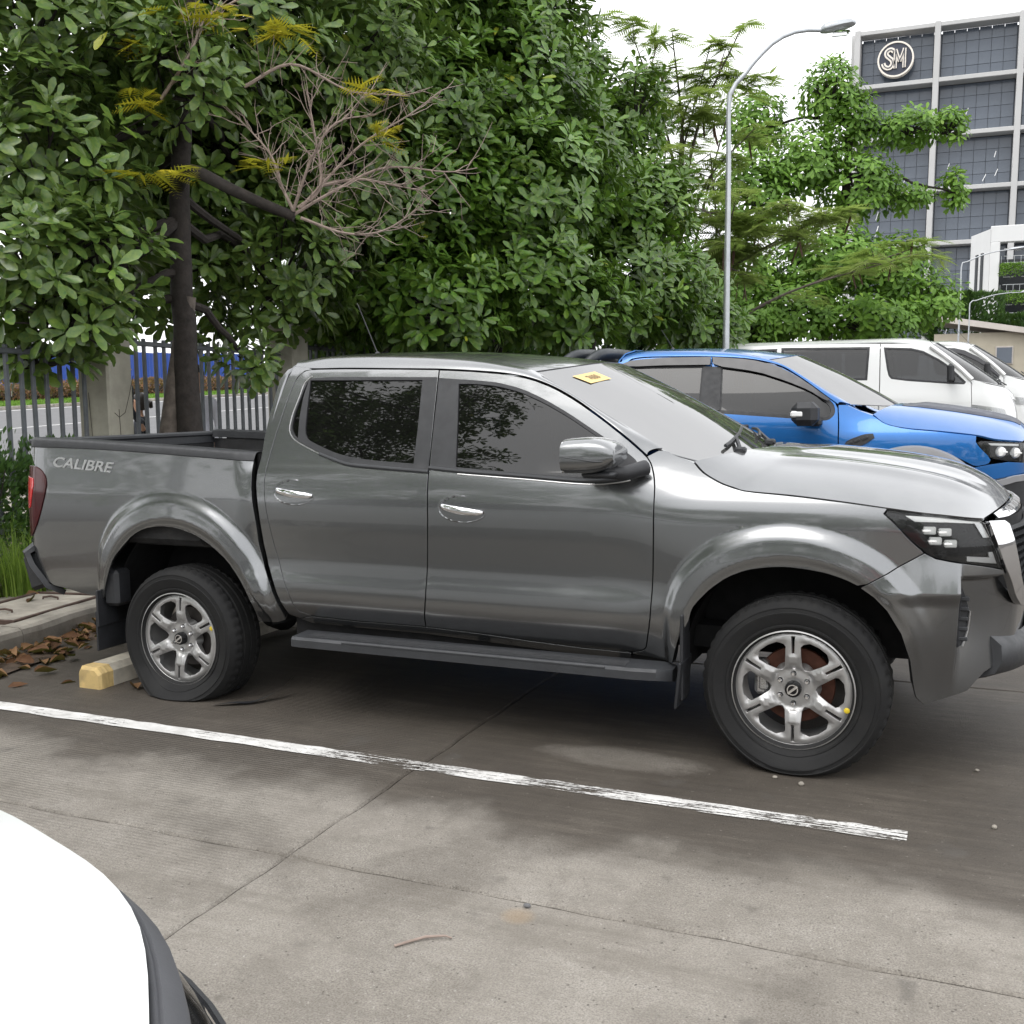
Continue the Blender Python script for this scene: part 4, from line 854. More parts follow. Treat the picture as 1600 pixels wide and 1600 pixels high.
    E = curve_interp(np.array(edge), 70); E3 = lift_n(E[:, 0], E[:, 1]); zc2 = pchip([2.9, 3.0, 3.2, 3.5, 3.7, 3.82, 3.90, 3.94, 3.96], [1.312, 1.308, 1.292, 1.262, 1.226, 1.186, 1.143, 1.108, 1.085]); rows = []
    for i in range(70):
        t = i/69; xe, ye, ze = E3[i]; xc = 2.965+(3.952-2.965)*t**1.0; row = []
        for q in np.linspace(-1, 1, 61):
            a = 1-abs(q); k = 1-(1-a)**2.0; g = 1-(1-a)**(3.2-.9*t); x = xe+(xc-xe)*k; y = -ye*q*-1; z = ze+(zc2(xc)-ze)*g
            fade = float(sstep(.10, .25, t)*(1-sstep(.80, .98, t))); yy = abs(q)*abs(ye)
            z += fade*(.013*math.exp(-((yy-.50)/.05)**2)+.012*(1-float(sstep(.27, .33, yy)))-.0)
            row.append((x, abs(ye)*q, z))
        rows.append(row)
    grid_solid('hood', np.array(rows), pa, R, t=.015)
    HF = np.array(rows[-1])
    # bright upper grille trim that follows the hood edge
    rr = [HF+np.array([.004, 0, -.006])]
    for dx, dz in ((.012, -.008), (.040, -.030), (.052, -.056), (.046, -.072), (.02, -.076)): rr.append(HF*np.array([1, 1, 1])+np.stack([dx*(1-np.linspace(-1, 1, 61)**2*.55), 0*HF[:, 0], dz*(1-np.linspace(-1, 1, 61)**4*.35)], 1))
    G2 = np.array(rr)[:, 5:-5]; grid_solid('grille_trim', G2, MT['chrome'], R, t=.006)
    for k in range(-7, 8):
        b = MB(); y = k*.062; i = int(np.argmin(np.abs(HF[:, 1]-y))); P = (rr[1][i]+rr[2][i])/2
        b.box(P+np.array([.003, 0, .004]), (.030, .008 if k % 2 else .02, .006), R=np.array(Matrix.Rotation(.65, 3, 'Y')), bev=.001); b.build('trim_stud', MT['silver'], R)
    # grille mesh
    b = MB()
    for i in range(-17, 18):
        for j in range(9):
            y = i*.034+(.017 if j % 2 else 0); z = .735+j*.033
            if abs(y) > .60-.35*max(0, (.9-z)): continue
            x = float(np.interp(abs(y), [0, .22, .42, .58, .7], [4.055, 4.045, 4.02, 3.975, 3.91]))-.025
            b.add([(x, y-.017, z), (x, y, z+.019), (x, y+.017, z), (x, y, z-.019), (x-.02, y-.009, z), (x-.02, y, z+.010), (x-.02, y+.009, z), (x-.02, y, z-.010)],
                  [(0, 4, 5, 1), (1, 5, 6, 2), (2, 6, 7, 3), (3, 7, 4, 0)])
    b.build('grille_mesh', MT['plastic_grey'], R)
    b = MB()
    ys = np.linspace(-.66, .66, 23); Gb = [[(float(np.interp(abs(y), [0, .22, .42, .58, .7], [4.055, 4.045, 4.02, 3.975, 3.91]))-.05, y, z) for y in ys] for z in (.68, .85, 1.05)]
    grid('grille_backing', Gb, MT['inner_dark'], R, flip=False)
    b = MB(); b.lathe([(.075, .012), (.078, .02), (.088, .02), (.091, .012)], 36, 'x', (4.045, 0, .90), close=True); b.box((4.062, 0, .90), (.012, .21, .03), bev=.004); b.build('grille_emblem', MT['chrome'], R, 30)
    # lower bumper, skid plate
    rows = []
    for z, k, dx in ((.44, .86, -.30), (.385, .9, -.20), (.375, .93, -.08), (.41, .95, .0), (.46, .95, .025), (.525, .95, .02), (.56, .95, -.02)):
        rows.append([(float(np.interp(abs(q), [0, .3, .6, .85, 1], [4.075, 4.06, 4.02, 3.96, 3.90]))+dx, q*.70*k, z+.02*abs(q)**3) for q in np.linspace(-1, 1, 31)])
    G3 = np.array(rows); mc = G3.mean(0); e0 = np.tile(mc[0], (len(G3), 1)); e1 = np.tile(mc[-1], (len(G3), 1)); rows = np.concatenate([e0[:, None], G3, e1[:, None]], 1)
    grid_solid('skid_plate', np.array(rows), MT['plastic_grey'], R, flip=True, t=.02)
    # painted corner between wing, pillar and screen
    for s, lf, sg in SIDES:
        e = np.array([(2.545, 1.322), (2.561, 1.3165), (2.60, 1.299), (2.633, 1.2845), (2.67, 1.2715), (2.706, 1.259)]); P = lf(e[:, 0], e[:, 1])
        grid_solid('screen_corner', np.stack([P+np.array([0, s*.002, -.004]), P+np.array([.004, -s*.03, .003]), P+np.array([.01, -s*.07, .0]), P+np.array([.016, -s*.12, -.02])]), pa, R, flip=(s < 0), t=.004)
    # cowl and wipers
    rows = [[(float(wx(abs(q)))+dx, q*.69, float(wz(abs(q)))+dz) for q in np.linspace(-1, 1, 25)] for dx, dz in ((-.03, -.03), (.02, -.02), (.05, -.03))]
    grid_solid('cowl', np.array(rows), MT['plastic_black'], R, t=.01)
    def on_screen(a, c):                                     # point just above the glass, a rows up from the base, c across (-1..1)
        ii = min(max(len(G)-1-a, 0), len(G)-1.001); jj = min(max((c+1)/2*(G.shape[1]-1), 0), G.shape[1]-1.001); i0, j0 = int(ii), int(jj); fa, fc = ii-i0, jj-j0
        return G[i0, j0]*(1-fa)*(1-fc)+G[i0+1, j0]*fa*(1-fc)+G[i0, j0+1]*(1-fa)*fc+G[i0+1, j0+1]*fa*fc+np.array([.008, 0, .016])
    for c0, c1 in ((-.72, -.08), (.0, .66)):
        P = [on_screen(2.2+1.7*q, c0+(c1-c0)*q) for q in np.linspace(0, 1, 9)]; b = MB(); b.tube(P, .008, 6); A = on_screen(1.2, c0+.06); b.tube([A, on_screen(2.0, c0+.14), P[3]], .010, 6); b.box(A, (.05, .05, .03), bev=.008); b.build('wiper', MT['plastic_black'], R, 40)
    # registration sticker inside the screen corner
    def scr(i, j): return G[int(i), int(j)]
    Q = []
    for (a, c) in ((1.7, 2.2), (1.5, 5.6), (3.1, 6.0), (3.3, 2.7)):
        i0, j0 = int(a), int(c); fa, fc = a-i0, c-j0
        Q.append((G[i0, j0]*(1-fa)*(1-fc)+G[i0+1, j0]*fa*(1-fc)+G[i0, j0+1]*(1-fa)*fc+G[i0+1, j0+1]*fa*fc)+np.array([.002, -.001, .004]))
    st = obj('sticker', mesh('sticker', Q, [(0, 3, 2, 1)], smooth=False), MT['sticker'], R)
    tm = text_mesh('7650', .1, 0, .002)
    co = np.empty(len(tm.vertices)*3); tm.vertices.foreach_get('co', co); co = co.reshape(-1, 3); co[:, 0] = .30+.45*(co[:, 0]-co[:, 0].min())/np.ptp(co[:, 0]); co[:, 1] = .28+.44*(co[:, 1]-co[:, 1].min())/np.ptp(co[:, 1])
    Qa = np.array(Q); a, c = co[:, 0:1], 1-co[:, 1:2]; W3 = (Qa[0]*(1-a)+Qa[1]*a)*(1-c)+(Qa[3]*(1-a)+Qa[2]*a)*c+np.array([.001, -.0005, .0025])
    tm.vertices.foreach_set('co', W3.reshape(-1)); tm.update(); obj('lettering', tm, MT['ink'], st)
    # bed floor, front wall, tailgate, rear bumper
    b = MB(); b.box((-.30, 0, .80), (1.55, 1.56, .03)); b.build('bed_floor', MT['liner'], R)
    for k in range(9):
        b = MB(); b.box((-.30, -.64+k*.16, .822), (1.5, .07, .016), bev=.005); b.build('floor_rib', MT['liner'], R)
    b = MB(); b.box((.465, 0, 1.06), (.03, 1.56, .46), bev=.01); b.build('bed_front_wall', MT['liner'], R)
    tg = MB(); tg.box((-1.075, 0, 1.02), (.05, 1.50, .54), bev=.012); tg = tg.build('tailgate', pa, R)
    b = MB(); b.box((-1.075, 0, 1.335), (.085, 1.56, .03), bev=.008); b.box((-1.075, 0, 1.30), (.06, 1.5, .06), bev=.004); b.build('tailgate_cap', MT['plastic_grey'], tg)
    b = MB(); b.box((.30, .752, 1.215), (.07, .012, .05), bev=.004); b.tube([(.28, .735, 1.23), (.275, .715, 1.20), (.325, .715, 1.20), (.32, .735, 1.23)], .007, 8); b.build('tie_down_hook', MT['chrome'], R, 40)
    rows = []
    for z, w, x in ((.50, .80, -1.08), (.545, .875, -1.12), (.66, .90, -1.20), (.715, .895, -1.235), (.73, .87, -1.22), (.735, .82, -1.12)):
        rows.append([(x+.18*abs(q)**8+.03*abs(q)**3, q*w, z) for q in np.linspace(-1, 1, 41)])
    grid_solid('rear_bumper', np.array(rows), MT['plastic_black'], R, flip=True, t=.03)
    for s in (-1, 1):
        b = MB(); b.box((-1.02, s*.845, .615), (.17, .05, .21), R=np.array(Matrix.Rotation(-.30, 3, 'Y')), bev=.02); b.build('bumper_corner', MT['plastic_black'], R)
    # chassis and cabin interior
    b = MB(); b.box((1.3, 0, .47), (4.3, 1.15, .10)); b.box((1.55, 0, .50), (2.0, 1.55, .06)); b.box((3.3, 0, .62), (1.0, .78, .45)); b.build('chassis', MT['inner_dark'], R)
    for x, zz in ((0, .308), (3.15, .348)):
        b = MB(); b.tube([(x, -.70, zz), (x, .70, zz)], .045, 12); b.lathe([(0, -.13), (.1, -.09), (.14, 0), (.1, .09), (0, .13)], 16, 'y', (x, 0, zz)); b.build('axle', MT['inner_dark'], R, 40)
    b = MB(); b.box((2.55, 0, 1.06), (.55, 1.45, .30), bev=.06); b.build('dashboard', MT['seat'], R)
    for x, y, w in ((1.75, -.38, .52), (1.75, .38, .52), (.95, 0, 1.35)):
        b = MB(); b.box((x, y, .80), (.52, w, .16), bev=.05); b.box((x-.26, y, 1.12), (.15, w, .62), R=np.array(Matrix.Rotation(-.2, 3, 'Y')), bev=.06)
        for hy in ((y,) if w < 1 else (-.45, .45)): b.box((x-.36, hy, 1.50), (.08, .26, .17), R=np.array(Matrix.Rotation(-.2, 3, 'Y')), bev=.035)
        b.build('seat', MT['seat'], R)
    # aerial
    b = MB(); b.lathe([(0, .035), (.009, .03), (.028, .006), (.032, 0)], 12, 'z', (.66, .10, 1.79)); b.tube([(.66, .10, 1.815), (.535, .10, 2.10)], [.0035, .0022], 6); b.build('aerial', MT['plastic_black'], R, 40)
    # lettering
    tm = text_mesh('CALIBRE', .1, .0016, .0012, .28); co = np.empty(len(tm.vertices)*3); tm.vertices.foreach_get('co', co); co = co.reshape(-1, 3)
    a = (co[:, 0]-co[:, 0].min())/np.ptp(co[:, 0]); c = (co[:, 1]-co[:, 1].min())/np.ptp(co[:, 1]); q = [np.array(z) for z in TR['calibre']]
    uz = (q[0]*(1-a[:, None])+q[2]*a[:, None])*(1-c[:, None])+(q[1]*(1-a[:, None])+q[3]*a[:, None])*c[:, None]
    uz = q[0]+a[:, None]*(q[2]-q[0])+c[:, None]*np.array([0, .056])
    P = lift_n(uz[:, 0], uz[:, 1]); P[:, 1] -= co[:, 2]+.0024
    tm.vertices.foreach_set('co', P.reshape(-1)); tm.update(); obj('lettering', tm, MT['silver'], R)
    return R
TRUCK = build_truck()
# ---------------------------------------------------------------- blue pickup two bays along
_ddB = pchip([.30, .40, .45, .50, .55, .60, .65, .70, .76, .85, .95, 1.08, 1.20, 1.27, 1.31, 1.35], [.18, .10, .065, .030, .008, 0, .003, .010, .014, .012, .008, .008, .014, .027, .040, .058])
def d_doorB(z): return green_house(z, 1.35, 1.79, .058, _ddB)
d_fenB = pchip([.30, .50, .75, .90, 1.0, 1.08, 1.12, 1.17, 1.22, 1.28, 1.34, 1.42], [.08, .03, .01, .005, .008, .016, .026, .050, .080, .13, .19, .28])
def lift_blue(s):
    def f(u, z):
        X, Wd, nx, nw = plan(u); b = sstep(2.36, 2.80, u); d = (1-b)*d_doorB(z)+b*d_fenB(z); return np.stack([X-nx*d, s*(Wd-nw*d), np.asarray(z, float)+0*X], -1)
    return f
def plain_wheel(parent, x, y, z, R, rr, w, mat_rim, side):
    e = empty('wheel', (x, y, z), 0 if side < 0 else math.pi, parent); h = w/2
    b = MB(); b.lathe([(rr, -h+.02), (rr+.02, -h+.006), (R*.85, -h), (R*.96, -h+.012), (R, -h+.035), (R, h-.035), (R*.9, h), (rr, h-.02)], 40, 'y'); b.build('tyre', MT['tyre'], e, 40)
    b = MB(); b.lathe([(rr+.004, -h+.012), (rr-.01, -h+.02), (rr-.02, .02), (rr-.02, h-.03)], 32, 'y')
    for k in range(6):
        a = math.radians(60*k+30); b.box((rr*.55*math.cos(a), -h+.03, rr*.55*math.sin(a)), (rr*.95, .02, .05), R=np.array(Matrix.Rotation(-a, 3, 'Y')), bev=.006)
    b.lathe([(0, -h+.012), (.05, -h+.012), (.06, -h+.05)], 20, 'y'); b.lathe([(0, .01), (rr-.03, .01)], 24, 'y'); b.build('rim', mat_rim, e, 40); return e
def build_blue():
    R = tag(empty('pickup_truck', (.245, 4.805, .11)), 'bright blue double cab pickup with black wing mirrors and smoked window visors', 'pickup truck')
    pa = MT['paint_blue']; BS = ((-1, lift_blue(-1), 1), (1, lift_blue(1), -1))
    simple('sports_bar', (.045, .05, .055), .45, .2, .1, 8); simple('flare_grey', (.25, .25, .26), .55, 0, .08, 8); simple('hood_stripe', (.06, .065, .085), .42, .3, .1, 8)
    simple('visor', (.05, .05, .055), .18, 0, .08, 5)
    RG = [(.71, 1.711), (1.36, 1.705), (1.363, 1.363), (1.119, 1.388), (.879, 1.436), (.716, 1.565)]; FG = [(1.537, 1.695), (1.559, 1.323), (2.128, 1.281), (2.443, 1.252), (2.49, 1.294), (2.47, 1.363), (2.336, 1.466), (2.109, 1.57), (1.853, 1.655)]
    RDp = [(.62, 1.73), (.60, 1.60), (.57, 1.42), (.555, 1.20), (.56, 1.0), (.60, .80), (.68, .56), (.75, .50), (1.43, .48), (1.435, .9), (1.444, 1.19), (1.446, 1.33), (1.436, 1.55), (1.44, 1.79), (1.131, 1.80), (.833, 1.803), (.70, 1.79)]
    FD = [(1.447, 1.79), (1.443, 1.55), (1.453, 1.33), (1.451, 1.19), (1.442, .9), (1.437, .48), (2.44, .44), (2.52, .50), (2.545, .8), (2.547, 1.034), (2.545, 1.214), (2.529, 1.362), (2.43, 1.436), (2.322, 1.518), (2.184, 1.613), (2.027, 1.70), (1.774, 1.761)]
    FE = [(2.535, 1.36), (2.551, 1.214), (2.553, 1.034), (2.551, .8), (2.53, .50), (2.60, .44), (2.70, .60), (2.78, .78), (2.88, .92), (2.965, .989), (3.077, 1.015), (3.188, 1.016), (3.31, .99), (3.42, .95), (3.52, .905), (3.60, .86), (3.70, .88), (3.72, .92), (3.60, 1.045), (3.605, 1.105), (3.338, 1.136), (3.071, 1.161), (2.911, 1.198), (2.81, 1.271), (2.70, 1.31), (2.60, 1.36)]
    HL = [(3.607, 1.052), (3.64, 1.068), (3.80, 1.062), (4.00, 1.052), (4.05, 1.04), (4.04, .888), (3.86, .90), (3.721, .922), (3.65, .985)]
    for s, lf, sg in BS:
        kw = dict(sgn=sg)
        panel('bed_side', [(-1.1, 1.36), (-1.1, .60), (-.62, .50), (-.50, .62), (-.42, .80), (-.25, .93), (0, .98), (.25, .93), (.42, .80), (.50, .62), (.54, .50), (.53, 1.33)], lf, pa, R, h=.08, depth=.03, **kw)
        panel('cab_quarter', [(.62, 1.73), (.60, 1.60), (.57, 1.42), (.555, 1.20), (.56, 1.0), (.60, .80), (.66, .56), (.57, .52), (.54, .8), (.535, 1.2), (.53, 1.5), (.535, 1.68), (.56, 1.76), (.70, 1.80)], lf, pa, R, h=.06, depth=.03, rnd=0, **kw)
        for nm, poly, g, vis in (('rear_door', RDp, RG, [(.60, 1.735), (.72, 1.775), (1.018, 1.788), (1.43, 1.783), (1.432, 1.715), (1.026, 1.72), (.698, 1.715)]), ('front_door', FD, FG, [(1.447, 1.782), (1.777, 1.752), (2.018, 1.69), (2.186, 1.60), (2.335, 1.50), (2.46, 1.40), (2.44, 1.385), (2.305, 1.475), (2.108, 1.558), (1.853, 1.645), (1.462, 1.708)])):
            d = panel(nm, poly, lf, pa, R, h=.05, depth=.03, gap=.003, holes=[offset_poly(round_poly(g), -.03)], **kw)
            panel('window_frame', offset_poly(round_poly(g), -.032), lf, MT['plastic_black'], d, h=.05, depth=.01, gap=0, off=-.004, holes=[offset_poly(round_poly(g), .003)], rnd=0, **kw)
            panel('window_glass', offset_poly(round_poly(g), -.006), lf, MT['glass_tint'], d, h=.08, depth=.003, gap=0, off=-.009, rnd=0, **kw)
            panel('window_visor', vis, lf, MT['visor'], d, h=.03, depth=.012, gap=0, off=.022, **kw)
            b = MB(); hx, hz = ((1.70, 1.185) if nm[0] == 'f' else (.80, 1.215)); P = lf(np.linspace(hx-.1, hx+.1, 9), np.full(9, hz))+np.stack([np.zeros(9), s*.03*np.sin(np.linspace(0, math.pi, 9))**.6, np.zeros(9)], 1); b.tube(P, .016, 8); b.build('door_handle', MT['plastic_black'], d, True)
        if True:
            b = MB(); Q = lf(np.array([1.437, 1.437, 1.443]), np.array([1.74, 1.55, 1.34])); b.tube(Q+np.array([0, s*.002, 0]), .045, 4); 
            panel('pillar_trim', [(1.37, 1.71), (1.372, 1.36), (1.55, 1.32), (1.53, 1.70)], lf, MT['plastic_black'], R, h=.05, depth=.01, gap=0, off=.003, rnd=0, **kw)
        panel('fender', FE, lf, pa, R, h=.04, depth=.03, **kw)
        panel('fender_vent', [(2.593, 1.019), (2.623, 1.066), (2.752, 1.114), (2.822, 1.119), (2.833, 1.088), (2.755, 1.03), (2.655, 1.003)], lf, MT['plastic_black'], R, h=.03, depth=.01, gap=0, off=.012, **kw)
        for k in range(3):
            b = MB(); P = lf(2.64+.06*k, 1.045+.02*k); b.box(P+np.array([0, s*.016, 0]), (.05, .012, .02), R=np.array(Matrix.Rotation(-.5, 3, 'Y')), bev=.003); b.build('vent_slat', MT['plastic_grey'], R)
        # wheel-arch flare: a grey moulding round the opening
        rows = []
        for a in np.linspace(-.2, math.pi+.15, 40):
            c, q = math.cos(a), math.sin(a); row = []
            for r, o_ in ((.61, .0), (.60, .035), (.55, .05), (.46, .045), (.455, .0)):
                x = 3.14+r*c*(1 if c < 0 else .98); z = .41+r*q; P = lf(x, min(z, 1.1)); row.append((P[0], P[1]+s*o_, z))
            rows.append(row)
        grid_solid('arch_flare', np.array(rows), MT['flare_grey'], R, flip=(s < 0), t=.008)
        h = panel('headlight', HL, lf, MT['trim_gloss'], R, h=.04, depth=.05, gap=.003, off=-.02, **kw); panel('lamp_lens', HL, lf, MT['glass_clear'], h, h=.05, depth=.004, gap=.006, off=.0, **kw)
        panel('light_bar', [(3.70, 1.045), (3.98, 1.035), (3.98, 1.02), (3.72, 1.03)], lf, MT['lamp_white'], h, h=.04, depth=.01, gap=0, off=-.012, rnd=0, **kw)
        for uu, zz in ((3.80, .975), (3.93, .965)):
            P = lf(uu, zz); b = MB(); b.lathe([(0, -.02), (.03, -.018), (.042, 0), (.046, .015)], 18, 'y' if True else 'x', (P[0]-.01, P[1]-s*.01, P[2])); b.box(P+np.array([0, 0, .0]), (.09, .02, .012), bev=.002); b.build('lamp_module', MT['lamp_white'], h, 40)
        panel('front_bumper', [(3.60, .855), (3.70, .875), (3.86, .895), (4.04, .883), (4.06, .80), (U_MID, .78), (U_MID, .45), (4.1, .42), (3.75, .45), (3.66, .60)], lf, pa, R, h=.05, depth=.03, gap=.002, rnd=0, **kw)
        panel('bumper_guard', [(3.66, .70), (3.72, .755), (3.95, .79), (U_MID, .80), (U_MID, .50), (3.9, .48), (3.70, .52)], lf, MT['plastic_black'], R, h=.06, depth=.03, gap=0, off=.035, **kw)
        panel('guard_edge', [(3.68, .735), (3.95, .80), (U_MID, .815), (U_MID, .77), (3.95, .755), (3.70, .69)], lf, MT['flare_grey'], R, h=.06, depth=.03, gap=0, off=.05, **kw)
        panel('grille', [(4.06, 1.04), (4.07, .80), (U_MID, .79), (U_MID, 1.08), (4.2, 1.07)], lf, MT['plastic_black'], R, h=.06, depth=.03, gap=0, off=-.02, **kw)
        m = empty('mirror', (0, 0, 0), 0, R); c = np.array([2.31, s*1.08, 1.29])
        b = MB(); b.box(c, (.21, .24, .195), bev=.05); b.build('mirror_cap', MT['plastic_black'], m); b = MB(); b.box(c+np.array([-.055, s*.112, .0]), (.10, .03, .05), bev=.012); b.build('turn_signal', MT['lamp_white'], m)
        b = MB(); b.box(c+np.array([.06, -s*.17, -.07]), (.10, .16, .07), bev=.02); b.build('mirror_arm', MT['plastic_black'], m)
        for x in (-.02, 3.13): plain_wheel(R, x, s*.80, .30, .40, .23, .27, MT['steel_dark'], s)
    A2 = [(.61, 1.762), (.70, 1.797), (.833, 1.811), (1.131, 1.808), (1.44, 1.798), (1.774, 1.769), (2.027, 1.708), (2.184, 1.621), (2.322, 1.526), (2.43, 1.444), (2.531, 1.368)]
    B3 = [(.59, .56, 1.83), (.75, .565, 1.858), (1.0, .57, 1.86), (1.3, .57, 1.852), (1.6, .575, 1.83), (1.8, .59, 1.795), (1.95, .60, 1.752), (2.05, .61, 1.71), (2.18, .63, 1.635), (2.31, .65, 1.555), (2.44, .67, 1.475), (2.62, .70, 1.368)]
    zc = pchip([.5, .65, .85, 1.2, 1.5, 1.8, 2.0, 2.2], [1.86, 1.885, 1.898, 1.896, 1.885, 1.855, 1.825, 1.80])
    wx = pchip([0, .3, .6, .85, 1], [3.0, 2.97, 2.86, 2.74, 2.63]); wz = pchip([0, .5, 1], [1.345, 1.348, 1.365])
    pickup_cabin(R, A2, B3, pa, MT['glass_screen'], zc, lambda q: (float(wx(q)), .70, float(wz(q))), None, BS)
    rows = []
    for z, x in ((.80, .545), (1.3, .52), (1.55, .525), (1.70, .54), (1.78, .56), (1.84, .60), (1.87, .66)):
        w = float(np.interp(z, [.8, 1.3, 1.55, 1.78, 1.84, 1.87], [.86, .83, .745, .655, .60, .50])); rows.append([(x-.03*(1-abs(q)**4)+.028*abs(q)**6, q*w, z+.018*(1-q*q)*(z > 1.8)) for q in np.linspace(-1, 1, 21)])
    grid_solid('cab_back', np.array(rows), pa, R, flip=True, t=.01)
    lf = BS[0][1]; E = curve_interp(np.array([(2.812, 1.279), (2.913, 1.206), (3.071, 1.169), (3.338, 1.144), (3.604, 1.113), (3.75, 1.080), (3.95, 1.062), (4.02, 1.055)]), 50); E3 = lf(E[:, 0], E[:, 1]); zc2 = pchip([2.9, 3.1, 3.4, 3.7, 3.85, 3.95, 4.0, 4.05], [1.372, 1.36, 1.325, 1.272, 1.235, 1.19, 1.15, 1.10]); rows = []
    for i in range(50):
        t = i/49; xe, ye, ze = E3[i]; xc = 3.0+1.035*t; row = []
        for q in np.linspace(-1, 1, 61):
            a = 1-abs(q); x = xe+(xc-xe)*(1-(1-a)**2); z = ze+(zc2(xc)-ze)*(1-(1-a)**(3.0-.8*t)); yy = abs(q)*abs(ye); fade = float(sstep(.08, .2, t)*(1-sstep(.85, 1, t))); z += fade*.02*(1-float(sstep(.36, .44, yy))); row.append((x, abs(ye)*q, z))
        rows.append(row)
    H = np.array(rows); hd = grid_solid('hood', H, pa, R, t=.015)
    for j0, j1 in ((15, 24), (36, 45)): grid_solid('hood_stripe', H[3:46, j0:j1+1]+np.array([0, 0, .004]), MT['hood_stripe'], hd, t=.003)
    b = MB(); b.box((3.3, 0, .80), (1.2, 1.3, .5)); b.box((1.3, 0, .48), (4.4, 1.2, .10)); b.box((1.5, 0, .52), (2.0, 1.6, .06)); b.build('chassis', MT['inner_dark'], R)
    b = MB(); b.box((-.3, 0, .85), (1.5, 1.6, .04)); b.box((-1.07, 0, 1.06), (.06, 1.6, .58)); b.box((.46, 0, 1.06), (.05, 1.6, .5)); b.build('bed_tray', MT['liner'], R)
    b = MB(); b.box((2.6, 0, 1.15), (.55, 1.4, .25), bev=.06); b.build('dashboard', MT['seat'], R)
    for x, y, w in ((1.75, -.38, .52), (1.75, .38, .52), (.95, 0, 1.35)):
        b = MB(); b.box((x, y, .85), (.52, w, .16), bev=.05); b.box((x-.26, y, 1.2), (.15, w, .66), R=np.array(Matrix.Rotation(-.2, 3, 'Y')), bev=.06); b.build('seat', MT['seat'], R)
    for s, lf, sg in BS:
        e = np.array([(2.59, 1.368), (2.60, 1.36), (2.65, 1.335), (2.70, 1.31), (2.76, 1.29), (2.815, 1.27)]); P = lf(e[:, 0], e[:, 1])
        grid_solid('screen_corner', np.stack([P+np.array([0, s*.002, -.004]), P+np.array([.004, -s*.03, .004]), P+np.array([.01, -s*.07, .0]), P+np.array([.016, -s*.12, -.02])]), pa, R, flip=(s < 0), t=.004)
    # sports bar behind the cab
    sb = empty('sports_bar', (0, 0, 0), 0, R)
    for x0 in (.36, .12):
        b = MB(); Q = [(x0-.42, -.72, 1.36), (x0-.22, -.69, 1.62), (x0-.05, -.64, 1.80), (x0+.03, -.50, 1.855), (x0+.05, 0, 1.865), (x0+.03, .50, 1.855), (x0-.05, .64, 1.80), (x0-.22, .69, 1.62), (x0-.42, .72, 1.36)]
        b.tube(curve_interp(np.array(Q), 40), .05, 10); b.build('hoop', MT['sports_bar'], sb, True)
    b = MB(); b.lathe([(0, .03), (.01, .025), (.028, 0)], 12, 'z', (.95, -.15, 1.885)); b.tube([(.95, -.15, 1.91), (.84, -.15, 2.08)], [.004, .0025], 6); b.build('aerial', MT['plastic_black'], R, 40)
    b = MB(); b.box((2.12, -.45, 1.70), (.09, .14, .002), R=np.array(Matrix.Rotation(.55, 3, 'Y'))); b.build('sticker', MT['sticker'], R)
    for a in R.children: pass
    return R
build_blue()
# ---------------------------------------------------------------- vans
_vp = catmull([(-1.2, 0), (-1.19, .6), (-1.12, .80), (-1.0, .84), (-.5, .84), (0, .84), (1, .84), (2, .84), (2.9, .84), (3.25, .825), (3.5, .77), (3.62, .66), (3.68, .4), (3.69, 0)], 100)
_vs = np.concatenate([[0], np.cumsum(np.hypot(*np.diff(_vp, axis=0).T))]); _vs += 1-np.interp(1.0, _vp[400:800, 0], _vs[400:800]); _vt = np.gradient(_vp, axis=0); _vt /= np.hypot(*_vt.T)[:, None]
d_van = pchip([.2, .35, .5, .8, 1.05, 1.15, 1.25, 1.8, 1.9, 1.97, 2.03, 2.06], [.06, .02, .005, 0, 0, .006, .02, .10, .125, .16, .25, .36])
nose_van = pchip([.2, .5, .8, 1.0, 1.15, 1.3], [.02, .0, .01, .04, .10, .22])
def lift_van(s):
    def f(u, z):
        X = np.interp(u, _vs, _vp[:, 0]); Wd = np.interp(u, _vs, _vp[:, 1]); tx = np.interp(u, _vs, _vt[:, 0]); tw = np.interp(u, _vs, _vt[:, 1])
        d = d_van(z)+nose_van(z)*sstep(3.2, 3.6, u); return np.stack([X+tw*d, s*(Wd-tx*d), np.asarray(z, float)+0*X], -1)
    return f
simple('van_side_glass', (.035, .04, .045), .06, 0, .1, 3); simple('lens_orange', (.62, .10, .03), .2)
UV = float(_vs[-1])
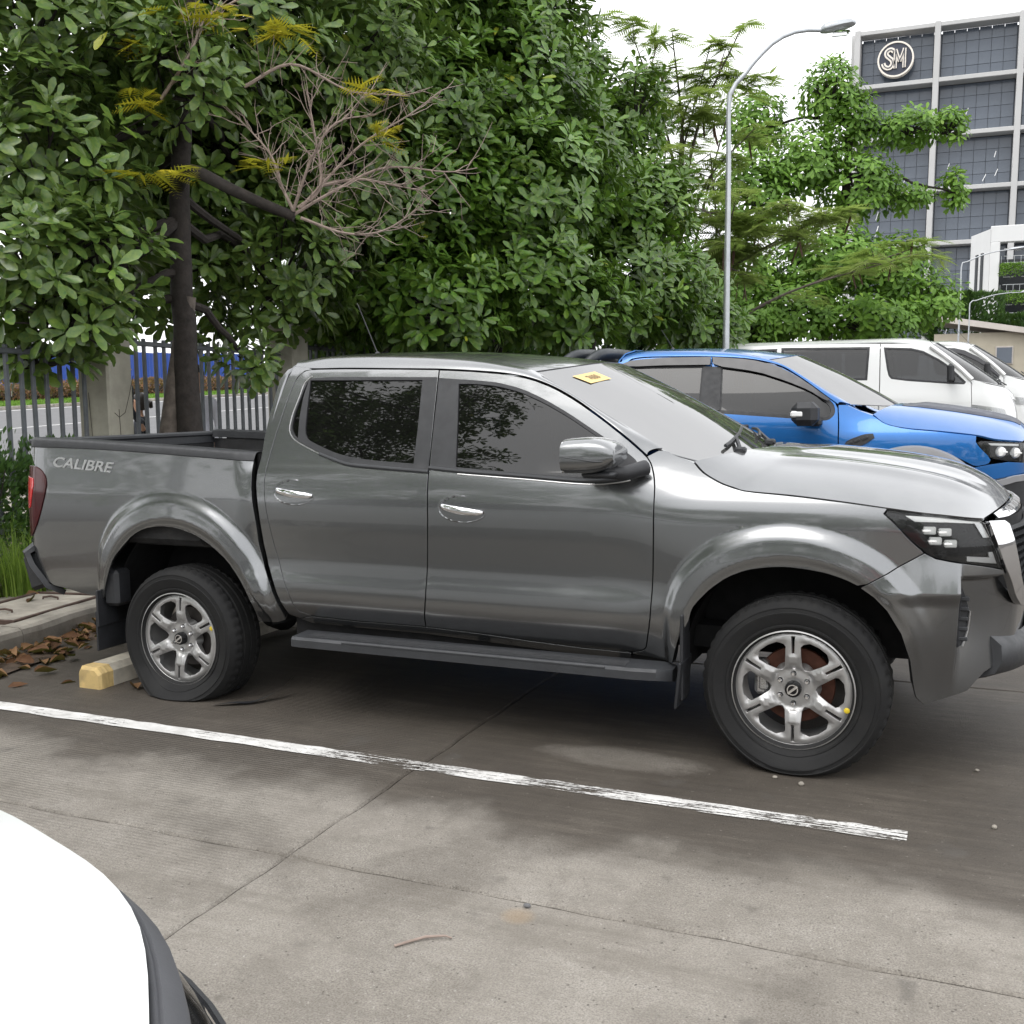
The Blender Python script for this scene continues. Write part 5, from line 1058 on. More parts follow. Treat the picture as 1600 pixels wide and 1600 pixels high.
def build_van(loc, label, visor=False, marker=False):
    R = tag(empty('van', loc), label, 'van', None); pa = MT['paint_white']; VS = ((-1, lift_van(-1), 1), (1, lift_van(1), -1))
    SW = [[(-.95, 1.90), (.18, 1.92), (.20, 1.47), (-.92, 1.48)], [(.283, 1.93), (1.568, 1.905), (1.548, 1.44), (.304, 1.47)]]
    DW = [(1.808, 1.895), (2.272, 1.866), (2.642, 1.656), (2.931, 1.368), (2.914, 1.345), (1.934, 1.435), (1.876, 1.50)]
    for s, lf, sg in VS:
        kw = dict(sgn=sg)
        bd = panel('body_side', [(-1.0, .40), (1.735, .38), (1.745, 1.36), (1.735, 1.97), (.5, 2.0), (-1.0, 2.0), (-1.06, 1.2)], lf, pa, R, h=.07, depth=.03, gap=.004, holes=SW, rnd=0, **kw)
        for g in SW: panel('window_glass', offset_poly(g, -.004), lf, MT['glass_mid'], bd, h=.12, depth=.003, gap=0, off=-.008, rnd=1, **kw); panel('window_seal', offset_poly(g, -.02), lf, MT['plastic_black'], bd, h=.1, depth=.004, gap=0, off=.002, holes=[offset_poly(g, .012)], **kw)
        d = panel('front_door', [(1.742, 1.97), (1.752, 1.36), (1.742, .42), (2.6, .40), (2.75, .75), (3.02, .80), (3.035, 1.0), (3.016, 1.413), (2.76, 1.69), (2.45, 1.91), (2.2, 1.955)], lf, pa, R, h=.06, depth=.03, gap=.004, holes=[DW], rnd=0, **kw)
        panel('window_glass', offset_poly(DW, -.004), lf, MT['glass_mid'], d, h=.1, depth=.003, gap=0, off=-.008, **kw); panel('window_seal', offset_poly(DW, -.016), lf, MT['plastic_black'], d, h=.1, depth=.004, gap=0, off=.002, holes=[offset_poly(DW, .010)], **kw)
        if visor: panel('window_visor', [(1.80, 1.925), (2.28, 1.90), (2.67, 1.69), (2.96, 1.40), (2.93, 1.38), (2.62, 1.64), (2.25, 1.83), (1.80, 1.86)], lf, MT['visor'], d, h=.05, depth=.01, gap=0, off=.02, **kw)
        panel('front_corner', [(3.022, 1.41), (3.041, 1.0), (3.03, .80), (3.1, .60), (3.3, .42), (UV, .40), (UV, 1.22), (3.6, 1.24), (3.3, 1.32)], lf, pa, R, h=.06, depth=.03, gap=.003, rnd=0, **kw)
        h = panel('headlight', [(3.044, 1.039), (3.048, .889), (3.38, .862), (3.52, .90), (3.50, .965), (3.381, .989)], lf, MT['silver'], R, h=.05, depth=.01, gap=0, off=.004, **kw); panel('lamp_lens', [(3.05, 1.03), (3.055, .895), (3.37, .87), (3.50, .905), (3.48, .96), (3.37, .98)], lf, MT['glass_clear'], h, h=.05, depth=.003, gap=0, off=.014, **kw)
        m = empty('mirror', (0, 0, 0), 0, R); c = np.array([2.74, s*.99, 1.50]); b = MB(); b.box(c, (.10, .17, .27), bev=.035); b.build('mirror_cap', MT['plastic_black'], m); b = MB(); b.box(c+np.array([.03, -s*.13, -.06]), (.06, .14, .05), bev=.015); b.build('mirror_arm', MT['plastic_black'], m)
        if marker: panel('side_marker', [(2.86, 1.18), (2.96, 1.18), (2.96, 1.14), (2.86, 1.14)], lf, MT['lens_orange'], d, h=.05, depth=.01, gap=0, off=.012, **kw)
        for x in (-.25, 2.60): plain_wheel(R, x, s*.72, .33-.02, .33, .19, .20, MT['silver'], s)
    q = np.linspace(-1, 1, 25); rows = []
    lf = VS[0][1]
    for x in np.linspace(-1.05, 2.45, 20):
        z0 = 2.0 if x < 1.7 else 2.0-.09*((x-1.7)/.75)**2; w = -float(lf(x, min(z0, 2.02))[1]); zc = 2.075 if x < 2.0 else 2.075-.09*((x-2.0)/.45)**2
        rows.append([(x+.10*(1-abs(v)**2)*float(sstep(1.9, 2.45, x)), w*v, z0+(zc-z0)*(1-abs(v)**2.6)) for v in q])
    grid_solid('roof', np.array(rows), pa, R, t=.02); top = np.array(rows[-1])
    G = []
    for k in range(15):
        t = k/14; z1 = 1.91-(1.91-1.40)*t; w = .735+.075*t; x = 2.46+.56*t
        r = top.copy(); r[:, 1] = q*w; r[:, 2] = top[:, 2]*(1-t)+(1.30+.10*np.abs(q)**3)*t; r[:, 0] = top[:, 0]*(1-t)+(3.50-.47*np.abs(q)**3)*t+.03*math.sin(math.pi*t); G.append(r)
    grid_solid('windshield', np.array(G), MT['glass_mid'], R, t=.006); bt = G[-1]
    for j in (0, -1):
        b = MB(); b.tube(np.array([g[j] for g in G]), .035, 8); b.build('front_pillar', pa, R, True)
    rows = [bt+np.array([-.02, 0, -.012])]
    for dx, dz in ((.06, -.05), (.12, -.13), (.15, -.20)): rows.append(bt+np.stack([dx*(1-np.abs(q)**4*.8), 0*q, dz+0*q], 1))
    grid_solid('nose_panel', np.array(rows), pa, R, t=.02)
    for y0 in (-.45, .15):
        b = MB(); P = [G[-1-int(3*t)][int(np.clip((y0+.45*t+.8)/1.6*24, 0, 24))]+np.array([.02, 0, .025]) for t in np.linspace(0, 1, 4)]; b.tube(P, .01, 6); b.build('wiper', MT['plastic_black'], R, True)
    b = MB(); b.box((-1.13, 0, 1.2), (.05, 1.56, 1.55), bev=.02); b.build('tailgate', pa, R)
    b = MB(); b.box((1.2, 0, .40), (4.4, 1.4, .12)); b.box((3.3, 0, .75), (.4, 1.2, .6)); b.build('chassis', MT['inner_dark'], R)
    simple('seat_pale', (.42, .41, .38), .8)
    for x, y in ((2.05, -.45), (2.05, .45), (1.0, -.35), (1.0, .35), (.1, -.35), (.1, .35)):
        b = MB(); b.box((x, y, .95), (.5, .48, .16), bev=.05); b.box((x-.25, y, 1.32), (.14, .48, .66), R=np.array(Matrix.Rotation(-.15, 3, 'Y')), bev=.05); b.box((x-.31, y, 1.70), (.09, .26, .18), bev=.03); b.build('seat', MT['seat_pale'], R)
    b = MB(); b.tube([(2.5, -.70, 1.92), (2.2, -.70, 2.25)], [.004, .003], 6); b.build('aerial', MT['plastic_black'], R)
    return R
build_van((.80, 12.55, .37), 'long white van with dark side windows parked beyond the blue pickup')
build_van((1.35, 16.6, .50), 'white van with black window visor and orange side marker, parked behind another white van', True, True)
# ---------------------------------------------------------------- small cars (dark hatchback between blue pickup and van, cars over the road)
def build_car(loc, rz, paint, label, glass, L=4.1, Wd=1.72, H=1.5, cat='car', group=None, hatch=True, detail=True):
    R = tag(empty('parked_car', loc, rz), label, cat, group); hw = Wd/2; zb = .93*H/1.5
    X = [-L*.48, -L*.46, -L*.36, -L*.20, 0, L*.14, L*.30, L*.42, L*.485, L*.495]
    belt = [zb-.02, zb, zb+.02, zb+.02, zb+.01, zb, zb-.05, zb-.16, zb-.32, zb-.42]; wv = [.80, .90, .97, 1, 1, 1, .985, .94, .82, .70]
    rows = []
    for x, b_, w in zip(X, belt, wv):
        rows.append([(x, -hw*w*f, z) for f, z in ((.90, .22), (.99, .36), (1.0, .55), (.985, b_-.12), (.95, b_-.02), (.90, b_+.01), (.5, b_+.035), (0, b_+.045))]+[(x, hw*w*f, z) for f, z in ((.5, b_+.035), (.90, b_+.01), (.95, b_-.02), (.985, b_-.12), (1.0, .55), (.99, .36), (.90, .22))])
    G = np.array(rows); G2 = np.array([[np.interp(t, np.arange(len(X)), G[:, j, k]) for j in range(15) for k in range(3)] for t in np.linspace(0, len(X)-1, 40)]).reshape(40, 15, 3)
    bd = grid_solid('body', G2, paint, R, flip=False, t=.02)
    for e, nm in ((0, 'rear_panel'), (-1, 'front_panel')):
        r = G2[e]; obj(nm, mesh(nm, list(r)+[r.mean(0)], [(i, (i+1) % 15, 15) if e else ((i+1) % 15, i, 15) for i in range(15)]), paint, R)
    xr = -L*.45 if hatch else -L*.40
    prof = [(xr, zb+.02, .90), (xr+L*.06, H-.18, .78), (xr+L*.12, H-.04, .70), (-L*.10, H, .68), (L*.03, H-.05, .70), (L*.10, H-.16, .75), (L*.24, zb, .86)]
    P = curve_interp(np.array(prof), 34); rows = [[(x, hw*w*q, z+.035*(1-q*q)*float(sstep(zb, H-.05, z))) for q in np.linspace(-1, 1, 13)] for x, z, w in P]
    iF = int(np.argmax(P[:, 0] > L*.045)); iR = int(np.argmax(P[:, 0] > xr+L*.075))
    grid_solid('roof', np.array(rows[iR:iF+1]), paint, R, t=.015); grid_solid('windshield', np.array(rows[iF:]), glass, R, t=.006); grid_solid('rear_window', np.array(rows[:iR+1]), glass, R, t=.006)
    for s in (-1, 1):
        j = 0 if s < 0 else -1; edge = [r[j] for r in rows]; c = [(x, s*hw*.905, zb+.005) for x, z, w in P]
        inner = [(np.array(a)*.93+np.array(b_)*.07) for a, b_ in zip(edge, c)]
        g = np.array([[np.array(a)*(1-t)+np.array(b_)*t+np.array([0, s*.025*math.sin(math.pi*t), 0]) for t in np.linspace(0, 1, 5)] for a, b_ in zip(edge, c)])
        grid_solid('side_window', g[1:-1], glass, R, flip=(s > 0), t=.005)
        for x in (-L*.12,):
            i = int(np.argmin(np.abs(P[:, 0]-x))); b = MB(); b.tube(g[i]+np.array([0, s*.006, 0]), .03, 6); b.build('door_pillar', MT['trim_gloss'], R, True)
        b = MB(); b.tube(np.array(edge)+np.array([0, s*.004, 0]), .028, 8); b.build('roof_rail', paint, R, True)
        for x in (-L*.30, L*.31): plain_wheel(R, x, s*(hw-.10), .30, .30, .18, .19, MT['silver'], s)
        b = MB(); b.box((L*.16, s*(hw+.06), zb+.10), (.12, .18, .13), bev=.04); b.build('mirror', paint, R)
        b = MB(); b.box((L*.452, s*hw*.70, zb-.20), (.16, .34, .12), bev=.045); b.build('headlight', MT['lamp_white'], R)
        b = MB(); b.box((-L*.462, s*hw*.72, zb-.10), (.10, .28, .16), bev=.04); b.build('tail_light', MT['lens_red'], R)
    return R
build_car((1.22, 8.2, .22), 0, MT['paint_dark'], 'dark hatchback squeezed between the blue pickup and the long white van', MT['glass_screen'], 4.0, 1.72, 1.68)
# ---------------------------------------------------------------- the white car whose bonnet corner pokes into view
def build_white():
    R = tag(empty('parked_car', (0, 0, 0)), 'white car bonnet corner with matt grey trim band and headlamp, close by', 'car'); pa = MT['paint_white']
    hood = np.array([(1.2, -4.03), (1.70, -4.045), (1.996, -4.063), (2.32, -4.099), (2.532, -4.142), (2.677, -4.188), (2.799, -4.233), (2.89, -4.281), (2.959, -4.331), (3.02, -4.388), (3.077, -4.448), (3.196, -4.58), (3.26, -4.70), (3.30, -4.85), (3.315, -5.0)])
    E = curve_interp(np.c_[hood, np.full(len(hood), .95)], 50); ctr = np.array([1.5, -5.0, 1.06])
    mir = lambda p_: np.array([p_[0], -10.0-p_[1], p_[2]])
    rows = []
    for e in E:
        m = mir(e); row = []
        for q in np.linspace(0, 1, 29):
            v = 2*q-1; row.append((e[0], e[1]*(1-q)+m[1]*q, .95+.095*(1-abs(v)**2.4)*float(sstep(3.34, 2.2, e[0])) if False else .95+.09*(1-abs(v)**2.4)*float(1-sstep(2.3, 3.33, e[0]))))
        rows.append(row)
    rows = [[(x, y, z-.0) for x, y, z in r] for r in rows]
    H = np.array(rows); grid_solid('bonnet', H, pa, R, t=.012)
    full = np.vstack([E, np.array([mir(e) for e in E[::-1]])])
    T = np.gradient(full, axis=0); T[:, 2] = 0; T /= np.linalg.norm(T, axis=1)[:, None]; N = np.c_[-T[:, 1], T[:, 0], 0*T[:, 0]]
    sgnN = np.where(((full+N*.01)[:, 0]-1.5)**2*.3+((full+N*.01)[:, 1]+5)**2 > (full[:, 0]-1.5)**2*.3+(full[:, 1]+5)**2, 1, -1)[:, None]; N = N*np.sign(np.median(sgnN))
    s = np.linspace(0, 1, len(full)); wd = .004+.032*np.exp(-((s-.40)/.12)**2)+.032*np.exp(-((s-.60)/.12)**2)
    def ringo(o_, dz): return full+N*(np.asarray(o_).reshape(-1, 1) if np.ndim(o_) else o_)+np.array([0, 0, dz])
    g = [ringo(.0005, -.014), ringo(.002, -.006), ringo(.002+wd*.12, -.003), ringo(.002+wd*.2, -.008), ringo(.002+wd*.3, -.005), ringo(.002+wd*.9, -.022), ringo(.002+wd, -.036), ringo(wd*.9, -.06)]
    grid_solid('trim_band', np.array(g), MT['trim_matt'], R, t=.003)
    wl = .060*np.exp(-((s-.372)/.055)**2)+.060*np.exp(-((s-.628)/.055)**2)+.010
    g = [ringo(wd*.80, -.050), ringo(wd+wl*.35, -.075), ringo(wd+wl*.7, -.115), ringo(wd+wl*.9, -.17), ringo(wd+wl, -.24)]; grid_solid('headlamp_lens', np.array(g)[:, 20:-20], MT['glass_clear'], R, t=.004)
    g = [ringo(wd*.6, -.07), ringo(wd*.7+wl*.3, -.12), ringo(wd*.8+wl*.6, -.22), ringo(wd+wl*.7, -.25)]; grid_solid('headlamp_bowl', np.array(g)[:, 20:-20], MT['silver'], R, t=.004)
    b = MB(); b.tube((ringo(wd+wl*.75, -.10))[28:47], .005, 6); b.build('lamp_rim', MT['plastic_black'], R, True)
    b = MB(); b.tube((ringo(wd+wl*.36, -.088))[28:47], .004, 6); b.build('light_guide', MT['lamp_white'], R, True)
    wb = wd+.055+.05*np.exp(-((s-.5)/.2)**2)
    g = [ringo(wd*.3, -.055), ringo(wd+.012, -.09), ringo(wb*.7, -.20), ringo(wb, -.255), ringo(wb+.015, -.32), ringo(wb+.012, -.60), ringo(wb-.05, -.75)]; G = np.array(g)
    grid_solid('front_bumper', G[3:], pa, R, t=.01); grid_solid('wing', G[:4, :25], pa, R, t=.01); grid_solid('wing', G[:4, -25:], pa, R, t=.01)
    # cabin behind
    prof = np.array([(1.25, 1.02, .70), (.75, 1.30, .62), (.45, 1.43, .58), (-.4, 1.48, .57), (-1.2, 1.42, .58), (-1.75, 1.05, .66)]); P = curve_interp(prof, 30); rws = [[(x, -5+w*q, z+.03*(1-q*q)) for q in np.linspace(-1, 1, 13)] for x, z, w in P]
    grid_solid('windshield', np.array(rws[:10]), MT['glass_screen'], R, flip=True, t=.005); grid_solid('roof', np.array(rws[9:]), pa, R, flip=True, t=.02)
    for sd in (-1, 1):
        side = [[(x, -5+sd*(.97-.12*t**2 if False else .96), z) for z in (.30, .6, .9, .98)] for x, t in zip(np.linspace(-2.3, 1.22, 20), np.linspace(0, 1, 20))]
        grid_solid('body_side', np.array(side), pa, R, flip=(sd < 0), t=.02)
        g = np.array([[(x, -5+sd*(w*(1-t)+.94*t), z*(1-t)+.98*t) for t in np.linspace(0, 1, 5)] for x, z, w in P[2:-2]]); grid_solid('side_window', g, MT['glass_tint'], R, flip=(sd > 0), t=.005)
        for x in (-1.4, 2.35): plain_wheel(R, x, -5+sd*.83, .31, .31, .19, .20, MT['silver'], sd)
    b = MB(); b.box((-2.0, -5, .65), (.6, 1.86, .66), bev=.1); b.build('boot', pa, R); b = MB(); b.box((.6, -5, .36), (4.6, 1.5, .14)); b.build('chassis', MT['inner_dark'], R)
    return R
simple('trim_matt', (.085, .087, .095), .6, 0, .06, 6, .1, 300)
build_white()
# ---------------------------------------------------------------- fence, pillars, hedges, far side of the road, buildings, lamp
simple('pillar_concrete', (.36, .345, .285), .9, 0, .22, 4, .35, 40, kind='World', dirt=.55); simple('crack', (.06, .05, .04), .95)
simple('fence_steel', (.115, .125, .135), .55, .3, .2, 7, .1, 90, dirt=.3)
FD_ = np.array([-.08, .997]); F0 = np.array([-3.34, 2.10])
def fpt(t): return F0+FD_*t
def pillar(t, w, h, label, cracks=False):
    c = fpt(t); z0 = float(hgt(*c)); R = tag(empty('concrete_pillar', (c[0], c[1], z0), math.atan2(FD_[1], FD_[0])-math.pi/2), label, 'pillar')
    b = MB(); b.box((0, 0, h/2-.1), (w, w, h+.2), bev=.018); b.build('shaft', MT['pillar_concrete'], R)
    b = MB(); b.box((0, 0, h+.03), (w+.06, w+.06, .07), bev=.015); b.build('cap', MT['pillar_concrete'], R)
    if cracks:
        P = np.array([(w*.5+.001, -.04, 0), (w*.5+.001, -.035, .5), (w*.5+.001, -.045, .9), (w*.5+.001, -.03, 1.15), (w*.5+.001, -.04, 1.45)]); b = MB(); b.tube(P, .0035, 4); b.build('crack', MT['crack'], R)
        P = np.array([(w*.5+.001, -.10, 1.42), (w*.5+.001, -.04, 1.38), (w*.5+.001, .04, 1.42), (w*.5+.001, .10, 1.56), (w*.5+.001, .17, 1.75)]); b = MB(); b.tube(P, .0035, 4); b.build('crack', MT['crack'], R)
        P = np.array([(-w*.2, -w*.5-.001, .0), (-w*.15, -w*.5-.001, .6), (-.02, -w*.5-.001, 1.0), (-.05, -w*.5-.001, 1.6)]); b = MB(); b.tube(P, .003, 4); b.build('crack', MT['crack'], R)
    return R
pillar(0, .33, 2.12, 'cracked concrete fence pillar beside the dark tree trunk', True); pillar(3.15, .36, 2.2, 'concrete fence pillar half hidden by leaves behind the cab'); pillar(-3.15, .40, 2.12, 'concrete fence pillar outside the tailgate end'); pillar(6.3, .36, 2.2, 'concrete fence pillar deep in the foliage')
BAR = None
def fence(t0, t1, label):
    global BAR
    c = fpt((t0+t1)/2); R = tag(empty('steel_fence', (c[0], c[1], float(hgt(*c))), math.atan2(FD_[1], FD_[0])), label, 'fence', None); L = t1-t0
    for z in (.35, 1.98):
        b = MB(); b.box((0, 0, z), (L, .045, .045), bev=.006); b.build('rail', MT['fence_steel'], R)
    n = int(L/.142)
    for k in range(n):
        x = -L/2+L*(k+.5)/n
        if BAR is None:
            b = MB(); b.box((0, 0, 1.06), (.036, .030, 1.94), bev=.005); BAR = b.build('bar', MT['fence_steel'], R); o = BAR
        else: o = BAR.copy(); COL.objects.link(o); o.parent = R
        o.location = (x, 0, 0)
        o.rotation_euler = (0, rng.uniform(-.008, .008), 0)
fence(-2.95, -.20, 'grey steel bar fence between tailgate and cracked pillar'); fence(.20, 2.97, 'grey steel bar fence running behind the dark tree trunk'); fence(3.33, 6.1, 'grey steel bar fence mostly hidden by leaves behind the cab')
# leaf-card clouds for shrubs and hedges
def leaf_cloud(name, C, size, mat, parent, seed=1, up=.3, aspect=.5, tone=(0, 1)):
    r = np.random.RandomState(seed); n = len(C); d = r.normal(size=(n, 3)); d[:, 2] += up; d /= np.linalg.norm(d, axis=1)[:, None]
    s = np.cross(d, r.normal(size=(n, 3))); s /= np.linalg.norm(s, axis=1)[:, None]; nn = np.cross(d, s); L = size*r.uniform(.6, 1.3, n)[:, None]; w = L*aspect*.5
    V = np.stack([C, C+d*L*.45+s*w+nn*L*.06, C+d*L, C+d*L*.45-s*w+nn*L*.06], 1).reshape(-1, 3); F = np.arange(4*n).reshape(n, 4)
    me = bpy.data.meshes.new(name); me.vertices.add(4*n); me.vertices.foreach_set('co', V.reshape(-1)); me.loops.add(4*n); me.loops.foreach_set('vertex_index', F.reshape(-1)); me.polygons.add(n); me.polygons.foreach_set('loop_start', np.arange(0, 4*n, 4)); me.polygons.foreach_set('loop_total', np.full(n, 4))
    a = me.attributes.new('tone', 'FLOAT', 'POINT'); a.data.foreach_set('value', np.repeat(r.uniform(*tone, n), 4)); me.update(); me.validate()
    o = obj(name, me, mat, parent); return o
def mk_leaf(name, stops, rough=.45, trans=.25, spec=.4):
    t = NT(name); at = t.n('Attribute', attribute_name='tone'); col = t.ramp(at.outputs['Fac'], stops); col = t.mix(.25, col, t.ramp(t.noise(t.coord('World'), 30, 3), [(.3, tuple(c*.7 for c in stops[0][1])), (.7, stops[-1][1])]))
    t.set(Base_Color=col, Roughness=rough, Specular_IOR_Level=spec); tl = t.n('BsdfTranslucent'); t.l(t.mix(.5, col, (.16, .26, .03)), tl.inputs[0]); m = t.n('MixShader'); m.inputs[0].default_value = trans; t.l(t.p.outputs[0], m.inputs[1]); t.l(tl.outputs[0], m.inputs[2]); t.l(m.outputs[0], t.o.inputs[0]); MT[name] = t.m
mk_leaf('leaf_shrub', [(0, (.018, .045, .012)), (.6, (.035, .085, .02)), (1, (.07, .14, .035))]); mk_leaf('leaf_red', [(0, (.10, .045, .028)), (.5, (.22, .085, .05)), (.85, (.34, .15, .085)), (1, (.13, .14, .04))])
mk_leaf('blade', [(0, (.12, .21, .03)), (.6, (.22, .36, .05)), (1, (.36, .50, .10))], .5, .35); mk_leaf('lawn', [(0, (.09, .20, .02)), (1, (.20, .36, .05))], .6, .3)
def shrub(c, rx, ry, rz, n, label, seed, mat='leaf_shrub', size=.09, group=None, name='shrub', cat='shrub'):
    r = np.random.RandomState(seed); z0 = float(hgt(c[0], c[1]))+.1; R = tag(empty(name, (c[0], c[1], z0)), label, cat, group)
    q = r.normal(size=(n, 3)); q /= np.linalg.norm(q, axis=1)[:, None]; q *= (r.uniform(.35, 1, (n, 1))**.6); q += .12*np.sin(q*9+seed)
    C = q*np.array([rx, ry, rz*.5])+np.array([0, 0, rz*.55]); C = C[C[:, 2] > .01]
    f = leaf_cloud('foliage', C, size, MT[mat], R, seed, .8); tag(f, kind='stuff')
    for k in range(6):
        a = r.uniform(0, 6.28); b = MB(); b.tube([(.05*math.cos(a), .05*math.sin(a), -.1), (rx*.3*math.cos(a), ry*.3*math.sin(a), rz*.4), (rx*.6*math.cos(a), ry*.6*math.sin(a), rz*.8)], [.012, .008, .004], 5); b.build('stem', MT['bark_dark'], R, True)
simple('bark_dark', (.026, .021, .018), .92, 0, .4, 14, .9, 38, dirt=.0); simple('bark_grey', (.12, .10, .085), .92, 0, .35, 14, .8, 40); simple('twig', (.30, .235, .20), .85, 0, .2, 20, .3, 60)
for k, (x, y, rx, ry, rz) in enumerate(((-3.15, .55, .45, .55, 1.20), (-3.15, 1.25, .45, .5, 1.05), (-3.30, -.25, .5, .6, 1.25), (-2.95, 2.9, .3, .4, .7), (-3.1, 3.7, .3, .45, .75), (-3.1, 4.6, .35, .5, .72))):
    shrub((x, y), rx, ry, rz, 5200, ('dark green clipped shrub at the fence foot beside the tail light' if k < 3 else 'low dark green shrub at the fence foot behind the truck bed'), 30+k, size=.055, group='shrubs along the fence foot by the tail light' if k < 3 else 'low shrubs behind the truck bed')
def grass_tuft(name, C, n, L, spread, mat, label, cat, seed, kind=None):
    r = np.random.RandomState(seed); V = []; F = []; tn = []
    for i in range(n):
        a = r.uniform(0, 6.28); rr = spread*math.sqrt(r.uniform()); b = np.array([C[0]+rr*math.cos(a), C[1]+rr*math.sin(a), C[2]]); d = np.array([math.cos(a+r.normal(0, .7)), math.sin(a+r.normal(0, .7)), 0]); l = L*r.uniform(.45, 1.15); lean = r.uniform(.15, .75); w = .0055; sd = np.array([-d[1], d[0], 0])*w; k = len(V)
        for q in range(5):
            t = q/4; p_ = b+d*l*lean*t**1.9+np.array([0, 0, l*(t-.35*lean*t**2.4)]); V += [p_-sd*(1-t*.9), p_+sd*(1-t*.9)]
        F += [(k+2*q, k+2*q+1, k+2*q+3, k+2*q+2) for q in range(4)]; tn += [r.uniform()]*10
    me = mesh(name, V, F); at = me.attributes.new('tone', 'FLOAT', 'POINT'); at.data.foreach_set('value', tn); o = obj(name, me, MT[mat]); tag(o, label, cat, None, kind); return o
for k, (x, y) in enumerate(((-2.72, .50), (-2.85, .20), (-2.65, .78), (-3.05, -.10))): grass_tuft('grass_tuft', (x, y, .10), 330, .62, .17, 'blade', 'tuft of tall bright green grass behind the rear bumper', 'grass', 60+k)['group'] = 'tall grass tufts behind the rear bumper'
grass_tuft('weed', (-2.15, .62, .12), 40, .10, .06, 'blade', 'tiny weed growing from the paving edge under the bed corner', 'weed', 77)
for k, (x, y) in enumerate(((-4.0, 7.9), (-4.5, 9.0), (-4.6, 10.2), (-4.7, 11.8), (-4.8, 13.4), (-4.6, 15.2), (-3.6, 17.0), (-2.6, 18.6))): shrub((x, y), 1.0, 1.1, 2.9, 7500, 'tall dark shrub filling the gap under the row of trees', 130+k, size=.17, group='tall shrubs under the row of trees')
# lawn and red hedge on the median
r_ = np.random.RandomState(3); pts = np.array([road_pt(d, s) for d, s in zip(r_.uniform(23.3, 27.6, 26000), r_.uniform(12, 75, 26000))]); Cg = np.c_[pts, hgt(pts[:, 0], pts[:, 1])+.15]
o = leaf_cloud('lawn_grass', Cg, .16, MT['lawn'], None, 5, 1.6, .3); tag(o, 'bright green mown grass on the median across the road', 'grass', kind='stuff')
pts = np.array([road_pt(d, s) for d, s in zip(r_.uniform(27.4, 29.2, 42000), r_.uniform(8, 80, 42000))]); zz = r_.uniform(0, 1, 42000)**.7; Cg = np.c_[pts, hgt(pts[:, 0], pts[:, 1])+.15+zz*(.95+.12*np.sin(pts[:, 1]*1.9))]
R = tag(empty('hedge', (0, 0, 0)), 'long reddish brown hedge on the median across the road', 'hedge'); tag(leaf_cloud('foliage', Cg, .17, MT['leaf_red'], R, 6, .6, .55), kind='stuff')
b = MB()
for s in np.arange(8, 80, 2.5): p_ = road_pt(28.3, s); q_ = road_pt(28.3, s+2.5); b.tube([(p_[0], p_[1], float(hgt(*p_))+.4), (q_[0], q_[1], float(hgt(*q_))+.4)], .30, 5)
b.build('branches', MT['bark_dark'], R)
# blue hoarding beyond the hedge
simple('hoarding_blue', (.020, .075, .36), .5, 0, .10, .6, dirt=.12); simple('white_board', (.7, .71, .72), .6)
R = tag(empty('site_hoarding', (0, 0, 0)), 'tall blue sheet hoarding beyond the red hedge', 'hoarding'); proto = None
yaw = math.atan2(RD[1], RD[0])
for k in range(26):
    s = 14+k*2.5; p_ = road_pt(36, s); z = float(hgt(*p_))
    if proto is None:
        b = MB(); prof = []
        for i in range(13): x = -1.24+i*2.48/12; prof.append((x, .0 if i % 2 else .05))
        b.prism(prof+[(x, y-.02) for x, y in prof[::-1]], 0, 3.0); proto = b.build('sheet', MT['hoarding_blue'], R); o = proto
    else: o = proto.copy(); COL.objects.link(o); o.parent = R
    o.location = (p_[0], p_[1], z); o.rotation_euler = (0, 0, yaw)
for s, w, h, z in ((17.2, 1.2, 1.0, 1.7), (29.6, .9, .8, 1.9)):
    p_ = road_pt(35.8, s); b = MB(); b.box((p_[0], p_[1], float(hgt(*p_))+z), (.04, w, h), bev=.01); b.build('notice_board', MT['white_board'], R)
car_paint('paint_silver', (.55, .55, .56), .5, .35); car_paint('paint_red', (.35, .012, .02), .2, .35)
for k, (s, d, lab, pm) in enumerate(((12.0, 33.2, 'white car half hidden by the red hedge near the fence end', 'paint_white'), (17.6, 33.4, 'white hatchback beside the blue hoarding behind the first fence panel', 'paint_white'), (22.3, 33.5, 'dark red car behind the red hedge beside the cracked pillar', 'paint_red'), (33.5, 33.4, 'silver car behind the red hedge beyond the dark tree trunk', 'paint_silver'), (41., 33.4, 'white car beyond the red hedge close to the cab rear', 'paint_white'))):
    p_ = road_pt(d, s); build_car((p_[0], p_[1], float(hgt(*p_))+.05), yaw, MT[pm], lab, MT['van_side_glass'], 4.2, 1.7, 1.5)
# pillar post over the road
p_ = road_pt(30.5, 14.6); b = MB(); b.box((0, 0, 1.6), (.6, .6, 3.2), bev=.03); o = b.build('concrete_post', MT['pillar_concrete']); o.location = (p_[0], p_[1], float(hgt(*p_))); tag(o, 'square concrete post standing in the red hedge across the road', 'post')
